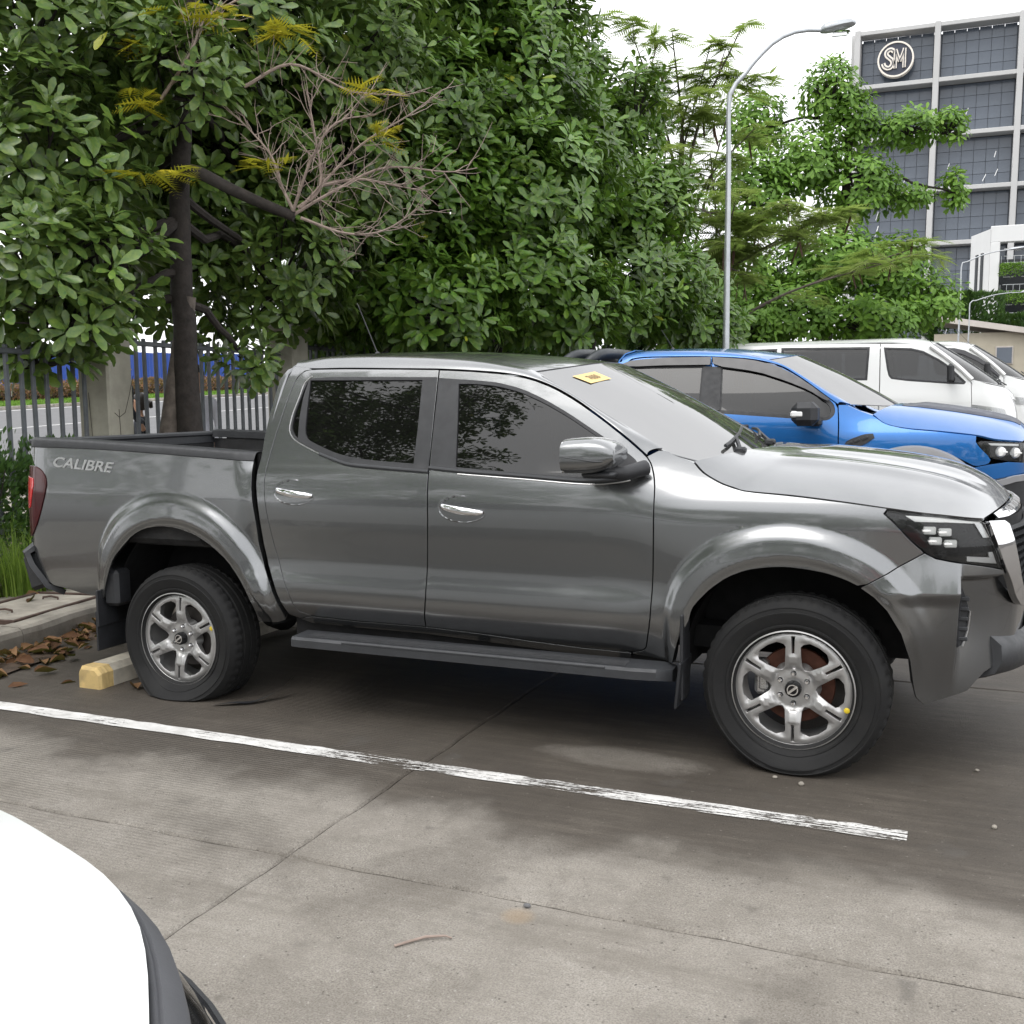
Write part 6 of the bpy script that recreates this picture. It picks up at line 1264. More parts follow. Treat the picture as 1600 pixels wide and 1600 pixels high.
# ---------------------------------------------------------------- street lamp
simple('galvanised', (.42, .44, .46), .45, .6, .1, 5)
def lamp(base, top, arm_r, head, label, r0=.09, r1=.055, head_len=.75):
    R = tag(empty('street_lamp', tuple(base)), label, 'street lamp'); b0 = np.array(base); T = np.array(top)-b0; H = np.array(head)-b0
    mid = T*.8+np.array([0, 0, 0]); P = [np.zeros(3), T*.4, T*.8, T]+[T+(H-T)*q+np.array([0, 0, arm_r*math.sin(math.pi*q)*.55]) for q in (.12, .28, .5, .75, 1.0)]
    C = curve_interp(np.array(P), 40); b = MB(); b.tube(C, np.linspace(r0, r1*.7, 40), 10); b.build('pole', MT['galvanised'], R, True)
    d = (H-C[-6]); d[2] = 0; d /= np.linalg.norm(d); ang = math.atan2(d[1], d[0]); b = MB(); V = []; n = 12
    for q, w, h in ((0, .05, .05), (.06, .09, .08), (.2, .12, .10), (.5, .15, .10), (.8, .14, .08), (.96, .08, .05), (1.0, .03, .03)):
        for k in range(n): a = 2*math.pi*k/n; V.append((q*head_len, w*math.cos(a), h*(math.sin(a) if math.sin(a) > 0 else math.sin(a)*.5)+.10*q))
    F = [(i*n+k, i*n+(k+1) % n, (i+1)*n+(k+1) % n, (i+1)*n+k) for i in range(6) for k in range(n)]+[tuple(range(n))[::-1], tuple(range(6*n, 7*n))]
    b.add(V, [f[::-1] for f in F]); h = b.build('lamp_head', MT['galvanised'], R, 50); h.location = tuple(H); h.rotation_euler = (0, 0, ang)
    b = MB(); b.box((head_len*.58, 0, -.035), (head_len*.5, .16, .05), R=np.array(Matrix.Rotation(-.1, 3, 'Y')), bev=.02); g = b.build('lamp_glass', MT['glass_clear'], h); return R
lamp((.60, 9.83, .2), tuple(px(1140, 150, 15.)), .55, tuple(px(1283, 42, 15.)+np.array([0, 0, -.05])), 'tall grey street lamp with curved arm rising through the trees', .058, .036, .50)
lamp((3.2, 60, 1.8), (3.3, 60, 8.9), .3, (5.7, 60.3, 9.6), 'small distant street lamp in front of the white parking block, upper one', .06, .04, .9)
lamp((3.7, 63, 1.9), (3.8, 63, 7.0), .3, (6.5, 63.3, 7.5), 'small distant street lamp in front of the white parking block, lower one', .05, .035, .7)
# ---------------------------------------------------------------- office tower with roundel
simple('tower_frame', (.47, .47, .465), .7, 0, .05, .3, dirt=.1); simple('tower_frame_side', (.50, .50, .50), .7, 0, .05, .3)
def mk_facade():
    t = NT('tower_glass'); v = t.coord('Object'); n = t.noise(v, .35, 4); br = t.n('TexBrick'); 
    t.set(Base_Color=t.ramp(n, [(.3, (.085, .102, .13)), (.7, (.115, .135, .165))]), Roughness=.16, Specular_IOR_Level=.45); MT['tower_glass'] = t.m  # distance haze is put into the pane colours as a paler blue-grey
mk_facade(); simple('tower_mullion', (.055, .066, .084), .5); simple('sign_cream', (.80, .74, .66), .6); simple('sign_navy', (.03, .035, .055), .5); simple('tube_light', (.85, .86, .86), .4)
def tower():
    Y0 = 124.; BW = 8.35; X0 = -9.3; RH = 5.85; TOP = 42.4; R = tag(empty('office_tower', (X0, Y0, 0)), 'tall dark glass office tower with pale grid frame and round letter sign', 'building')
    R.rotation_euler = (0, math.radians(.9), 0); nb, nr = 7, 8
    b = MB(); b.box((nb*BW/2, 12.6, (TOP-.9)/2), (nb*BW-.4, 24, TOP-.9)); b.build('core', MT['tower_mullion'], R)
    for i in range(nb+1):
        b = MB(); b.box((i*BW, -.2, TOP/2), (.62, 2.2, TOP), bev=.05); b.build('column', MT['tower_frame'], R)
    for j in range(nr+1):
        b = MB(); b.box((nb*BW/2, -.22, TOP-.35-j*RH), (nb*BW+.6, 2.02, .48), bev=.05); b.build('beam', MT['tower_frame'], R)
    pane = None
    r = random.Random(4)
    for i in range(3):
        for j in range(nr-1):
            x0 = i*BW+.43; z1 = TOP-.66-j*RH; w = BW-.86; h = RH-.62; nx, nz = 6, 4
            for a in range(nx):
                for c in range(nz):
                    if pane is None:
                        b = MB(); b.box((0, 0, 0), (w/nx-.045, .06, h/nz-.045)); pane = b.build('pane', MT['tower_glass'], R); o = pane
                    else: o = pane.copy(); COL.objects.link(o); o.parent = R
                    o.location = (x0+w*(a+.5)/nx, .50, z1-h*(c+.5)/nz); o.rotation_euler = (r.uniform(-.012, .012), 0, r.uniform(-.012, .012))
    b = MB(); b.box((-.62, 9, TOP/2+.1), (.5, 16, TOP+.3)); b.build('side_fin', MT['tower_frame'], R)
    for k in range(26):
        b = MB(); i = r.randrange(3); j = r.randrange(1, 6); b.box((i*BW+r.uniform(1.2, 7), .455, TOP-.66-j*RH-r.uniform(1.0, 4.6)), (r.uniform(.05, .10), .01, r.uniform(.5, 1.3)), R=np.array(Matrix.Rotation(r.uniform(.2, .5), 3, 'Y'))); b.build('ceiling_tube', MT['tube_light'], R)
    for x, y, w, h in ((6.2, 8, 3.4, 1.7), (9.4, 9, 2.0, 1.0), (3.4, 9, 1.2, .9)):
        b = MB(); b.box((x, y, TOP+h/2-.2), (w, 3, h), bev=.05)
        for k in range(3): b.box((x-w/2+w*(k+.5)/3, y-1.55, TOP+h/2), (w/3-.15, .12, h*.7))
        b.build('rooftop_plant', MT['tower_frame'], R)
    # roundel
    S = empty('round_sign', (4.1, -1.0, TOP-3.5), 0, R); S.scale = (.9, .9, .9)
    b = MB(); b.lathe([(0, -.15), (1.95, -.15), (1.95, .6)], 48, 'y'); b.build('disc', MT['sign_navy'], S, 30)
    b = MB(); b.lathe([(1.93, -.28), (2.12, -.28), (2.12, .6), (1.93, .6)], 48, 'y', close=True); b.build('ring', MT['sign_cream'], S, 30)
    def stroke(P, w, z, mat, nm):
        C = curve_interp(np.c_[np.array(P, float), 0*np.array(P, float)[:, 0]], 40)[:, :2]; T = np.gradient(C, axis=0); T /= np.linalg.norm(T, axis=1)[:, None]; N = np.c_[-T[:, 1], T[:, 0]]; A = C+N*w/2; B = C-N*w/2; n = 40
        V = [(x, z, y) for x, y in A]+[(x, z, y) for x, y in B]+[(x, z+.12, y) for x, y in A]+[(x, z+.12, y) for x, y in B]
        F = [(i, i+1, n+i+1, n+i) for i in range(n-1)]+[(2*n+i, 2*n+i+1, i+1, i) for i in range(n-1)]+[(n+i, n+i+1, 3*n+i+1, 3*n+i) for i in range(n-1)]+[(0, n, 3*n, 2*n), (n-1, 3*n-1, 4*n-1, 2*n-1)]
        obj(nm, mesh(nm, V, F, smooth=False), mat, S)
    Sp = [(-.22, .88), (-.45, 1.12), (-.80, 1.12), (-1.08, .85), (-1.02, .48), (-.72, .18), (-.42, -.12), (-.34, -.55), (-.58, -.95), (-.95, -.98), (-1.28, -.75), (-1.42, -.40)]
    Mp = [[(-.02, -1.12), (-.02, 1.1)], [(-.02, 1.1), (.22, .35), (.48, -.35)], [(.48, -.35), (.76, .35), (1.02, 1.15)], [(1.02, 1.15), (1.02, -1.12)]]
    stroke(Sp, .52, -.34, MT['sign_cream'], 'letter_s'); stroke(Sp, .10, -.40, MT['sign_navy'], 'letter_inline')
    for m in Mp: stroke([m[0], tuple((np.array(m[0])+np.array(m[-1]))/2) if len(m) == 2 else m[1], m[-1]], .40, -.34-.01*Mp.index(m), MT['sign_cream'], 'letter_m')
    for m in Mp: stroke([m[0], tuple((np.array(m[0])+np.array(m[-1]))/2) if len(m) == 2 else m[1], m[-1]], .09, -.44-.01*Mp.index(m), MT['sign_navy'], 'letter_inline')
tower()
# ---------------------------------------------------------------- white parking block with planted decks
simple('block_white', (.66, .665, .66), .75, 0, .04, .4, dirt=.12); simple('deck_dark', (.05, .055, .06), .8); simple('rail_steel', (.45, .47, .48), .5, .5)
def block():
    X0, Y0 = 3.9, 104.; R = tag(empty('parking_block', (X0, Y0, 0)), 'white multistorey parking block with plants trailing from its open decks', 'building'); TOP = 17.2
    R.rotation_euler = (0, math.radians(.6), 0); r = np.random.RandomState(9)
    b = MB(); b.box((15.0, 0, TOP-.75), (27.4, .8, 1.5), bev=.05); b.build('parapet', MT['block_white'], R)
    b = MB(); b.box((1.72, .0, 7.8), (.85, .85, 15.8), bev=.05); b.build('corner_pier', MT['block_white'], R)
    b = MB(); b.prism([(1.30, -.42), (1.30, .42), (.0, 4.2), (-.35, 4.0)], 0, TOP-.25); b.build('chamfer_wall', MT['block_white'], R)
    b = MB(); b.prism([(.02, 4.2), (.02, 25), (-.4, 25), (-.35, 4.1)], 0, TOP-1.6); b.build('side_wall', MT['block_white'], R)
    for q in (.35, .62):
        b = MB(); b.box((1.30*(1-q)-.35*q-.03, -.42*(1-q)+4.0*q, TOP-5), (.5, .16, 5.5), R=np.array(Matrix.Rotation(math.atan2(4.42, -1.65), 3, 'Z'))); b.build('slot_window', MT['deck_dark'], R)
    for x in (4.85, 8.4, 12):
        b = MB(); b.box((x, 0, 7.8), (.8, .9, 15.8), bev=.05); b.build('pier', MT['block_white'], R)
    b = MB(); b.box((15, 13, 7), (27, 20, 15)); b.build('core', MT['deck_dark'], R)
    for k in range(5):
        z = 3.0+k*2.6; b = MB(); b.box((15.5, .6, z), (26, 1.3, .55), bev=.03); b.build('deck_edge', MT['block_white'], R)
        b = MB()
        for zz in (.45, 1.05): b.box((15.5, .0, z+zz), (26, .05, .05))
        for i in range(40): b.box((2.3+i*.55, .0, z+.75), (.035, .035, .62))
        b.build('railing', MT['rail_steel'], R)['kind'] = 'stuff'
        n = 4200; C = np.c_[r.uniform(2.2, 11, n), r.uniform(-.75, .0, n), z+.35-r.uniform(0, 1, n)**1.4*(.95+.25*np.sin(np.linspace(0, 40, n)))]
        tag(leaf_cloud('trailing_plants', C, .20, MT['lawn' if k > 2 else 'leaf_shrub'], R, 40+k, -.3, .5, (.0, 1)), kind='stuff')
        for i in range(4):
            b = MB(); b.box((3.0+i*1.6, 2.0, z+1.95), (.9, .07, .07)); b.build('ceiling_tube', MT['tube_light'], R)
block()
# small tiled-roof house
simple('house_wall', (.42, .38, .30), .85, 0, .1, .8, dirt=.2); simple('house_roof', (.50, .46, .42), .7, 0, .1, 1.5)
R = tag(empty('small_house', (5.2, 66, 2.0)), 'small beige house with low pale roof under the parking block', 'building')
b = MB(); b.box((-.6, 2, 1.6), (5.6, 4, 3.6)); b.build('wall', MT['house_wall'], R)
b = MB(); b.prism([(-4.4, 4.35), (3.2, 3.0), (3.3, 3.3), (-4.4, 4.75)], -.6, 4.6, 'y'); b.build('roof', MT['house_roof'], R)
for x in (-1.8, .6):
    b = MB(); b.box((x, -.03, 2.0), (1.0, .08, 1.1), bev=.02); w = b.build('window', MT['house_roof'], R); b = MB(); b.box((x, -.09, 2.0), (.84, .05, .94)); b.build('pane', MT['tower_glass'], w)
build_car((9.3, 45.5, 1.55), math.pi/2-.2, MT['paint_white'], 'white car far off below the small beige house', MT['van_side_glass'], 4.5, 1.8, 1.85)
# green masses at the foot of the block
for k, (x, y, rx, rz) in enumerate(((3.2, 88, 3.6, 7), (9.0, 90, 4.5, 5.5), (11.5, 72, 2.8, 4.2))): shrub((x, y), rx, rx*.8, rz, 15000, ['tall bushy hedge of pale green at the left foot of the parking block', 'bushy green shrub mass under the open decks of the parking block', 'round dark shrub beside the small beige house'][k], 90+k, size=.35)
# ---------------------------------------------------------------- trees
mk_leaf('leaf_big', [(0, (.026, .084, .016)), (.45, (.056, .165, .026)), (.8, (.11, .26, .036)), (.93, (.24, .42, .045)), (1, (.40, .44, .04))], .34, .20, .5)
mk_leaf('leaf_olive', [(0, (.034, .082, .024)), (.45, (.070, .155, .040)), (.8, (.125, .24, .058)), (.93, (.21, .36, .06)), (1, (.40, .42, .05))], .32, .18, .5)
mk_leaf('leaf_light', [(0, (.075, .17, .025)), (.5, (.15, .31, .04)), (1, (.27, .44, .06))], .45, .32, .4)
mk_leaf('leaf_feather', [(0, (.20, .28, .07)), (1, (.36, .42, .14))], .6, .6, .3); mk_leaf('leaf_yellow', [(0, (.42, .36, .02)), (1, (.62, .52, .04))], .5, .4, .3)
simple('pod', (.085, .045, .03), .8, 0, .3, 20)
def leaf_template(L=1.0, W=.37, fold=.10, curl=.10, stem=.10):
    V = np.array([(0, 0, 0), (stem, 0, 0), (.40, W*.34, fold*.34), (.40, 0, 0), (.40, -W*.34, fold*.34), (.74, W*.5, fold*.5), (.76, 0, .0), (.74, -W*.5, fold*.5), (.95, W*.24, fold*.2), (1.0, 0, 0), (.95, -W*.24, fold*.2)], float)
    V[:, 2] += -curl*V[:, 0]**2; V *= L
    F = [(1, 2, 3), (1, 3, 4), (2, 5, 6, 3), (3, 6, 7, 4), (5, 8, 9, 6), (6, 9, 10, 7)]
    return V, F
LV, LF = leaf_template()
def rot_from(d, n):
    x = d/np.linalg.norm(d, axis=-1, keepdims=True); z = n-x*(x*n).sum(-1, keepdims=True); z /= np.linalg.norm(z, axis=-1, keepdims=True)+1e-9; return np.stack([x, np.cross(z, x), z], -1)
def leaves_mesh(name, pos, d, nrm, size, tone, V0=LV, F0=LF):
    n = len(pos); Rm = rot_from(d, nrm); V = (Rm @ V0.T[None]).transpose(0, 2, 1)*size[:, None, None]+pos[:, None]; k = len(V0)
    ls, lt, st, c = [], [], [], 0
    for f in F0: st.append(c); lt.append(len(f)); ls += list(f); c += len(f)
    ls = (np.array(ls)[None]+np.arange(n)[:, None]*k).reshape(-1); st = (np.array(st)[None]+np.arange(n)[:, None]*c).reshape(-1); lt = np.tile(lt, n)
    me = bpy.data.meshes.new(name); me.vertices.add(n*k); me.vertices.foreach_set('co', V.reshape(-1)); me.loops.add(len(ls)); me.loops.foreach_set('vertex_index', ls); me.polygons.add(len(st)); me.polygons.foreach_set('loop_start', st); me.polygons.foreach_set('loop_total', lt)
    me.polygons.foreach_set('use_smooth', np.ones(len(st), bool))
    a = me.attributes.new('tone', 'FLOAT', 'POINT'); a.data.foreach_set('value', np.repeat(tone, k)); me.update(); return me
def in_view(P):
    q = P-CAM_POS; z = q@np.array(_f); return (z > .5) & (np.abs(q@np.array(_r2)/z)*FPX < 800) & (np.abs(q@np.array(_u2)/z)*FPX < 800), z
def limb(b, A, B, r0, r1, sag=.15, r=None, n=9):
    A, B = np.array(A, float), np.array(B, float); t = np.linspace(0, 1, n)[:, None]; P = A*(1-t)+B*t; P[:, 2] += sag*np.sin(np.pi*t[:, 0])*np.linalg.norm(B-A)*.5
    if r is not None: P[1:-1] += r.normal(0, .035*np.linalg.norm(B-A)*.4, (n-2, 3))
    b.tube(P, np.linspace(r0, r1, n), 7)
def big_leaf_tree(label, base, trunk, blobs, seed, r0=.12, nsing=250, dens=34, size=.215, group=None, lv=10, extra=None, tone_shift=0., mat='leaf_big', droop=0.):
    """blobs: (centre, rx, rz) volumes of the crown; rosettes of leaves sit on twig ends through each volume"""
    r = np.random.RandomState(seed); base = np.array(base, float); R = tag(empty('broadleaf_tree', tuple(base)), label, 'tree', group)
    tb = MB(); tr = np.array(trunk, float); C = curve_interp(tr, 24)+0; k = len(C); rad = np.linspace(r0*1.25, r0*.62, k); rad[:3] *= np.array([1.35, 1.15, 1.05]); tb.tube(C-base+r.normal(0, .006, C.shape), rad, 12); tb.build('trunk', MT['bark_dark'], R, True)
    pos = []; nor = []; lb = MB()
    for c, rx, rz in blobs:
        c = np.array(c, float); j = int(np.argmin(((C-c)**2).sum(1)+9*np.maximum(0, c[2]+.5-C[:, 2])**2*(c[2] < C[-1, 2]-.6))); limb(lb, C[j]-base, c-base+np.array([0, 0, -.3*rz]), r0*.42, .02, .1, r)
        n = int(dens*(rx*rx*2+rx*rz*4)); q = r.normal(size=(n, 3)); q /= np.linalg.norm(q, axis=1)[:, None]; rr = r.uniform(.25, 1, (n, 1))**.45; lump = 1+.22*np.sin(q@np.array([[5., 2, 3], [1, 6, 2], [3, 2, 7]])+seed).mean(1, keepdims=True)
        P = c+q*rr*lump*np.array([rx, rx, rz]); pos.append(P); nn = q*np.array([1, 1, .8])+np.array([0, 0, .75]); nor.append(nn/np.linalg.norm(nn, axis=1)[:, None])
        for i in r.choice(n, min(n, 26), replace=False): limb(lb, c-base+np.array([0, 0, -.3*rz])+(P[i]-c)*.15, P[i]-base, .014, .005, .06, r, 5)
    lb.build('limbs', MT['bark_dark'], R, True)['kind'] = 'stuff'
    P = np.vstack(pos); N = np.vstack(nor); n = len(P)
    a0 = r.uniform(0, 6.28, n); rt = np.clip(r.normal(.45+tone_shift, .22, n), 0, 1); young = r.uniform(size=n) < .09
    lp, ld, ln, sz, tn = [], [], [], [], []
    u = np.cross(N, r.normal(size=(n, 3))); u /= np.linalg.norm(u, axis=1)[:, None]; v = np.cross(N, u)
    for k in range(lv):
        a = a0+k*2.399; el = r.uniform(.05, .60, n)+.5*(k >= lv-3)-droop; h = (np.cos(a)[:, None]*u+np.sin(a)[:, None]*v); d = h*np.cos(el)[:, None]+N*np.sin(el)[:, None]; d[:, 2] -= .12
        lp.append(P+N*(.012*k)+h*.01); ld.append(d); ln.append(N-h*.35+r.normal(0, .12, (n, 3))); sz.append(size*r.uniform(.72, 1.18, n)*(.8 if k >= lv-3 else 1)); tn.append(np.clip(rt*.86+r.normal(0, .07, n)+(.05 if k >= lv-3 else 0), 0, .9)+np.where(young & (k >= lv-4), .12, 0))
    lp, ld, ln, sz, tn = map(np.concatenate, (lp, ld, ln, sz, tn))
    old = r.uniform(size=len(lp)) < .0012; tn[old] = 1.0
    # the largest leaves in view become leaves of their own, the rest stay one mass
    vis, z = in_view(lp); order = np.argsort(np.where(vis, z, 1e6))[:nsing]; order = [i for i in order if vis[i]]
    keep = np.ones(len(lp), bool); keep[order] = False
    o = obj('crown', leaves_mesh('crown', lp[keep]-base, ld[keep], ln[keep], sz[keep], tn[keep]), MT[mat], R); o['kind'] = 'stuff'
    Rm = rot_from(ld[order], ln[order]) if len(order) else []
    for q, i in enumerate(order):
        me = LEAF_ME[int(np.clip(tn[i]*5, 0, 5))+(6 if mat == 'leaf_olive' else 0)]; o = bpy.data.objects.new('leaf', me); COL.objects.link(o); o.parent = R
        M4 = Matrix.Identity(4)
        for a in range(3):
            for b_ in range(3): M4[a][b_] = Rm[q][a, b_]*sz[i]
            M4[a][3] = lp[i][a]-base[a]
        o.matrix_basis = M4
    return R, C, base
LEAF_ME = []
for k in range(12):
    LEAF_ME.append(leaves_mesh('leaf', np.zeros((1, 3)), np.array([[1., 0, 0]]), np.array([[0, 0, 1.]]), np.array([1.]), np.array([(k%6+.5)/6]))); LEAF_ME[-1].materials.append(MT['leaf_big' if k < 6 else 'leaf_olive'])
def B(x, y, d, rx, rz): return (px(x, y, d), rx, rz)
R1, C1, b1 = big_leaf_tree('near large-leaved tree with dark straight trunk beside the cracked pillar', (-2.60, 2.42, .1), [(-2.60, 2.42, .0), (-2.66, 2.42, 1.0), (-2.70, 2.42, 2.2), (-2.72, 2.45, 3.2), (-2.66, 2.5, 4.2), (-2.6, 2.6, 5.2)],
    [B(120, -150, 9.8, 1.6, .9), B(360, -140, 10.6, 1.6, .9), B(40, 40, 9.2, 1.35, 1.0), B(60, 250, 8.8, .95, .75), B(45, 400, 8.5, .75, .55), B(330, 40, 10.2, 1.3, .9), B(330, 210, 10.8, 1.1, .8), B(160, 420, 8.7, .55, .45), B(110, 490, 8.5, .55, .28), B(430, 420, 11.2, 1.0, .75), B(520, 80, 11.3, 1.2, 1.1), B(540, 260, 11.6, 1.1, .9), B(500, 490, 12.9, .8, .38), B(260, 390, 11.0, 1.0, 1.0), B(180, 200, 10.8, 1.3, 1.2), B(200, 330, 10.5, .9, .7), B(400, 290, 11.4, 1.0, .9), B(300, 130, 8.7, .45, .42), B(240, 60, 8.8, .5, .4), B(395, 565, 10.2, .28, .16), B(60, 560, 8.9, .45, .14)], 21, .105, 300, 31, mat='leaf_olive')
# second, leaning stem of the near tree, dead branch and yellow fronds
b = MB(); b.tube(np.array([(-2.98, 2.35, .0), (-2.92, 2.36, .9), (-2.83, 2.38, 1.5), (-2.74, 2.42, 2.05), (-2.66, 2.45, 2.5)])-b1, [.13, .115, .095, .085, .07], 10); b.build('leaning_stem', MT['bark_grey'], R1, True)
b = MB(); b.tube(curve_interp(np.array([(-2.72, 2.45, 3.45), (-2.3, 2.1, 3.5), (-1.83, 2.04, 3.29), (-1.59, 2.13, 3.17), (-1.35, 2.23, 3.06)]), 16)-b1, np.linspace(.06, .042, 16), 9); db = b.build('dead_branch', MT['bark_dark'], R1, True)
rt = np.random.RandomState(8); tb = MB()
TW = [[(-1.35, 2.23, 3.08), (-1.06, 2.37, 3.26), (-.68, 2.56, 3.45), (-.2, 2.76, 3.41), (.02, 2.86, 3.44)], [(-1.32, 2.24, 3.13), (-1.16, 2.34, 3.31), (-1.22, 2.36, 3.78), (-1.28, 2.37, 4.04)], [(-1.35, 2.23, 3.1), (-1.45, 2.21, 3.31), (-1.55, 2.2, 3.58), (-1.81, 2.12, 3.89)], [(-1.3, 2.25, 3.13), (-.88, 2.49, 3.62), (-.5, 2.68, 3.88), (-.27, 2.81, 4.08)], [(-1.16, 2.34, 3.31), (-.87, 2.47, 3.36), (-.58, 2.58, 3.3), (-.35, 2.68, 3.25)], [(-1.3, 2.25, 3.05), (-.96, 2.38, 2.92), (-.67, 2.51, 2.94), (-.38, 2.65, 3.14)], [(-1.34, 2.2, 3.1), (-1.1, 2.15, 3.5), (-.9, 2.2, 3.75), (-.6, 2.3, 3.8)], [(-1.7, 2.1, 4.1), (-1.3, 2.2, 4.25), (-.9, 2.4, 4.05), (-.45, 2.6, 4.0)], [(-2.3, 1.8, 4.0), (-2.0, 1.8, 4.3), (-1.9, 1.9, 4.6), (-1.6, 2.0, 4.75)]]
for t in TW:
    C = curve_interp(np.array(t), 18); tb.tube(C-b1, np.linspace(.015, .004, 18), 6)
    for i in [q for q in range(2, 17) for _ in (0, 1)]:
        d = C[min(17, i+1)]-C[i-1]; d /= np.linalg.norm(d); q = d*rt.uniform(.3, 1)+rt.normal(0, .55, 3); q /= np.linalg.norm(q); L = rt.uniform(.12, .42); P = [C[i]+q*L*s+np.array([0, 0, .06*s*s])+rt.normal(0, .008, 3)*s for s in np.linspace(0, 1, 6)]; tb.tube(np.array(P)-b1, np.linspace(.0045, .0016, 6), 4)
        if rt.uniform() < .6:
            q2 = q+rt.normal(0, .6, 3); q2 /= np.linalg.norm(q2); tb.tube(np.array([P[3]+q2*L*.5*s for s in np.linspace(0, 1, 4)])-b1, np.linspace(.003, .0015, 4), 4)
o = tb.build('twigs', MT['twig'], R1, True); o['kind'] = 'stuff'
def frond_cloud(name, centres, n, L, mat, parent, base, seed, spread=.12, flat=.25, pairs=9):
    r = np.random.RandomState(seed); pos, d, nr, sz, tn = [], [], [], [], []
    for c in centres:
        for k in range(n):
            a = r.uniform(0, 6.28); dr = np.array([math.cos(a), math.sin(a), r.normal(-.05, flat)]); dr /= np.linalg.norm(dr); nn = np.array([0, 0, 1.])+r.normal(0, .25, 3); sd = np.cross(nn, dr); sd /= np.linalg.norm(sd); o_ = np.array(c)+r.normal(0, 1, 3)*spread*np.array([1, 1, .35]); tone = r.uniform(); l = L*r.uniform(.6, 1.2)
            for i in range(pairs):
                t = (i+1)/pairs; p_ = o_+dr*l*t+np.array([0, 0, -.25*l*t*t]); ln = l*.42*math.sin(math.pi*(.18+.74*t))
                for s in (-1, 1): pos.append(p_); d.append(sd*s+dr*.45); nr.append(nn); sz.append(ln); tn.append(tone)
            pos.append(o_); d.append(dr); nr.append(nn); sz.append(l); tn.append(tone)
    V0, F0 = np.array([(0, 0, 0), (.3, .075, 0), (1, 0, -.08), (.3, -.075, 0)]), [(0, 3, 2, 1)]
    o = obj(name, leaves_mesh(name, np.array(pos)-base, np.array(d), np.array(nr), np.array(sz), np.array(tn), V0, F0), mat, parent); o['kind'] = 'stuff'; return o
frond_cloud('yellow_fronds', [(-1.87, 1.96, 4.65), (-1.46, 2.12, 4.51), (-2.47, 1.68, 4.42), (-2.30, 1.65, 3.95), (-2.40, 1.56, 3.38), (-2.15, 1.62, 3.36), (-1.43, 2.02, 3.45), (-.59, 2.4, 3.68), (-1.32, 2.19, 4.52), (-2.12, 1.85, 4.66), (-.7, 2.4, 4.0)], 8, .25, MT['leaf_yellow'], R1, b1, 4, .07)
big_leaf_tree('dense large-leaved tree behind the pickup cab roof, nearest the dead branch', (-3.9, 7.4, .2), [(-3.9, 7.4, .1), (-3.85, 7.4, 1.5), (-3.7, 7.5, 3.0), (-3.6, 7.6, 4.6), (-3.5, 7.6, 6)],
    [B(570, -150, 13.4, 1.6, 1.0), B(600, 30, 13.4, 1.5, 1.1), B(640, 190, 13.0, 1.35, 1.0), B(620, 330, 12.6, 1.2, .9), B(600, 450, 12.8, 1.2, .6), B(680, 470, 12.4, 1.0, .6), B(560, 390, 13.4, 1.2, 1.0), B(700, 300, 13.2, 1.2, 1.1), B(520, 480, 13.2, 1.0, .55)], 22, .10, 260, 32, group=None, tone_shift=.03)
big_leaf_tree('dense large-leaved tree behind the pickup cab roof, tallest of the row', (-3.4, 10.2, .3), [(-3.4, 10.2, .2), (-3.2, 10.2, 1.6), (-3.0, 10.2, 3.2), (-2.8, 10.2, 5), (-2.7, 10.2, 7)],
    [B(730, -170, 14.2, 1.7, 1.1), B(760, -340, 14.4, 1.5, 1.1), B(750, 0, 14.2, 1.5, 1.2), B(770, 150, 13.8, 1.4, 1.1), B(790, 300, 13.4, 1.35, 1.0), B(780, 440, 13.4, 1.35, .7), B(840, 70, 14.6, .75, 1.3), B(860, 260, 14.2, 1.1, 1.1), B(850, 470, 13.8, 1.2, .65), B(700, 60, 14.4, 1.2, 1.2)], 23, .11, 260, 32, tone_shift=.05)
big_leaf_tree('dense large-leaved tree with bright new shoots beside the street lamp', (-2.9, 13.2, .4), [(-2.9, 13.2, .3), (-2.7, 13.2, 1.8), (-2.4, 13.0, 3.2), (-2.2, 12.8, 5)],
    [B(930, 190, 15.6, .75, .55), B(990, 170, 15.8, .55, .70), B(930, 330, 15.4, 1.1, .9), B(1000, 330, 15.8, .85, .75), B(960, 450, 15.2, 1.2, .75), B(1050, 460, 16.0, .9, .8), B(1090, 510, 16.4, .8, .45), B(900, 110, 15.4, .45, .7), B(1060, 290, 16.0, .35, .30), B(985, 350, 15.0, .5, .4)], 24, .10, 240, 33, tone_shift=.10)
# bright tree beyond the vans
big_leaf_tree('light green tree with open crown beyond the white vans', (.6, 21.5, .6), [(.6, 21.5, .5), (.6, 21.4, 2.0), (.7, 21.2, 4), (1.0, 21, 6), (1.1, 21, 8)],
    [B(1180, 300, 24, 1.1, 1.0), B(1180, 190, 25, .8, .8), B(1300, 140, 24, .75, .65), B(1260, 250, 24, 1.0, .8), B(1340, 290, 24, 1.0, .7), B(1330, 190, 24.3, .7, .7), B(1420, 200, 24, .75, .42), B(1480, 200, 24, .45, .42), B(1490, 290, 24, .28, .55), B(1420, 310, 24, .55, .22), B(1290, 410, 23.4, 1.3, .9), B(1390, 420, 23.2, 1.0, .7), B(1450, 470, 23, .85, .55), B(1350, 500, 22.8, 1.3, .5), B(1230, 490, 23, 1.3, .7), B(1150, 430, 23.4, 1.1, .9), B(1160, 510, 22.6, 1.0, .5)], 25, .13, 0, 44, .23, lv=7, tone_shift=.05, mat='leaf_light', droop=.35)
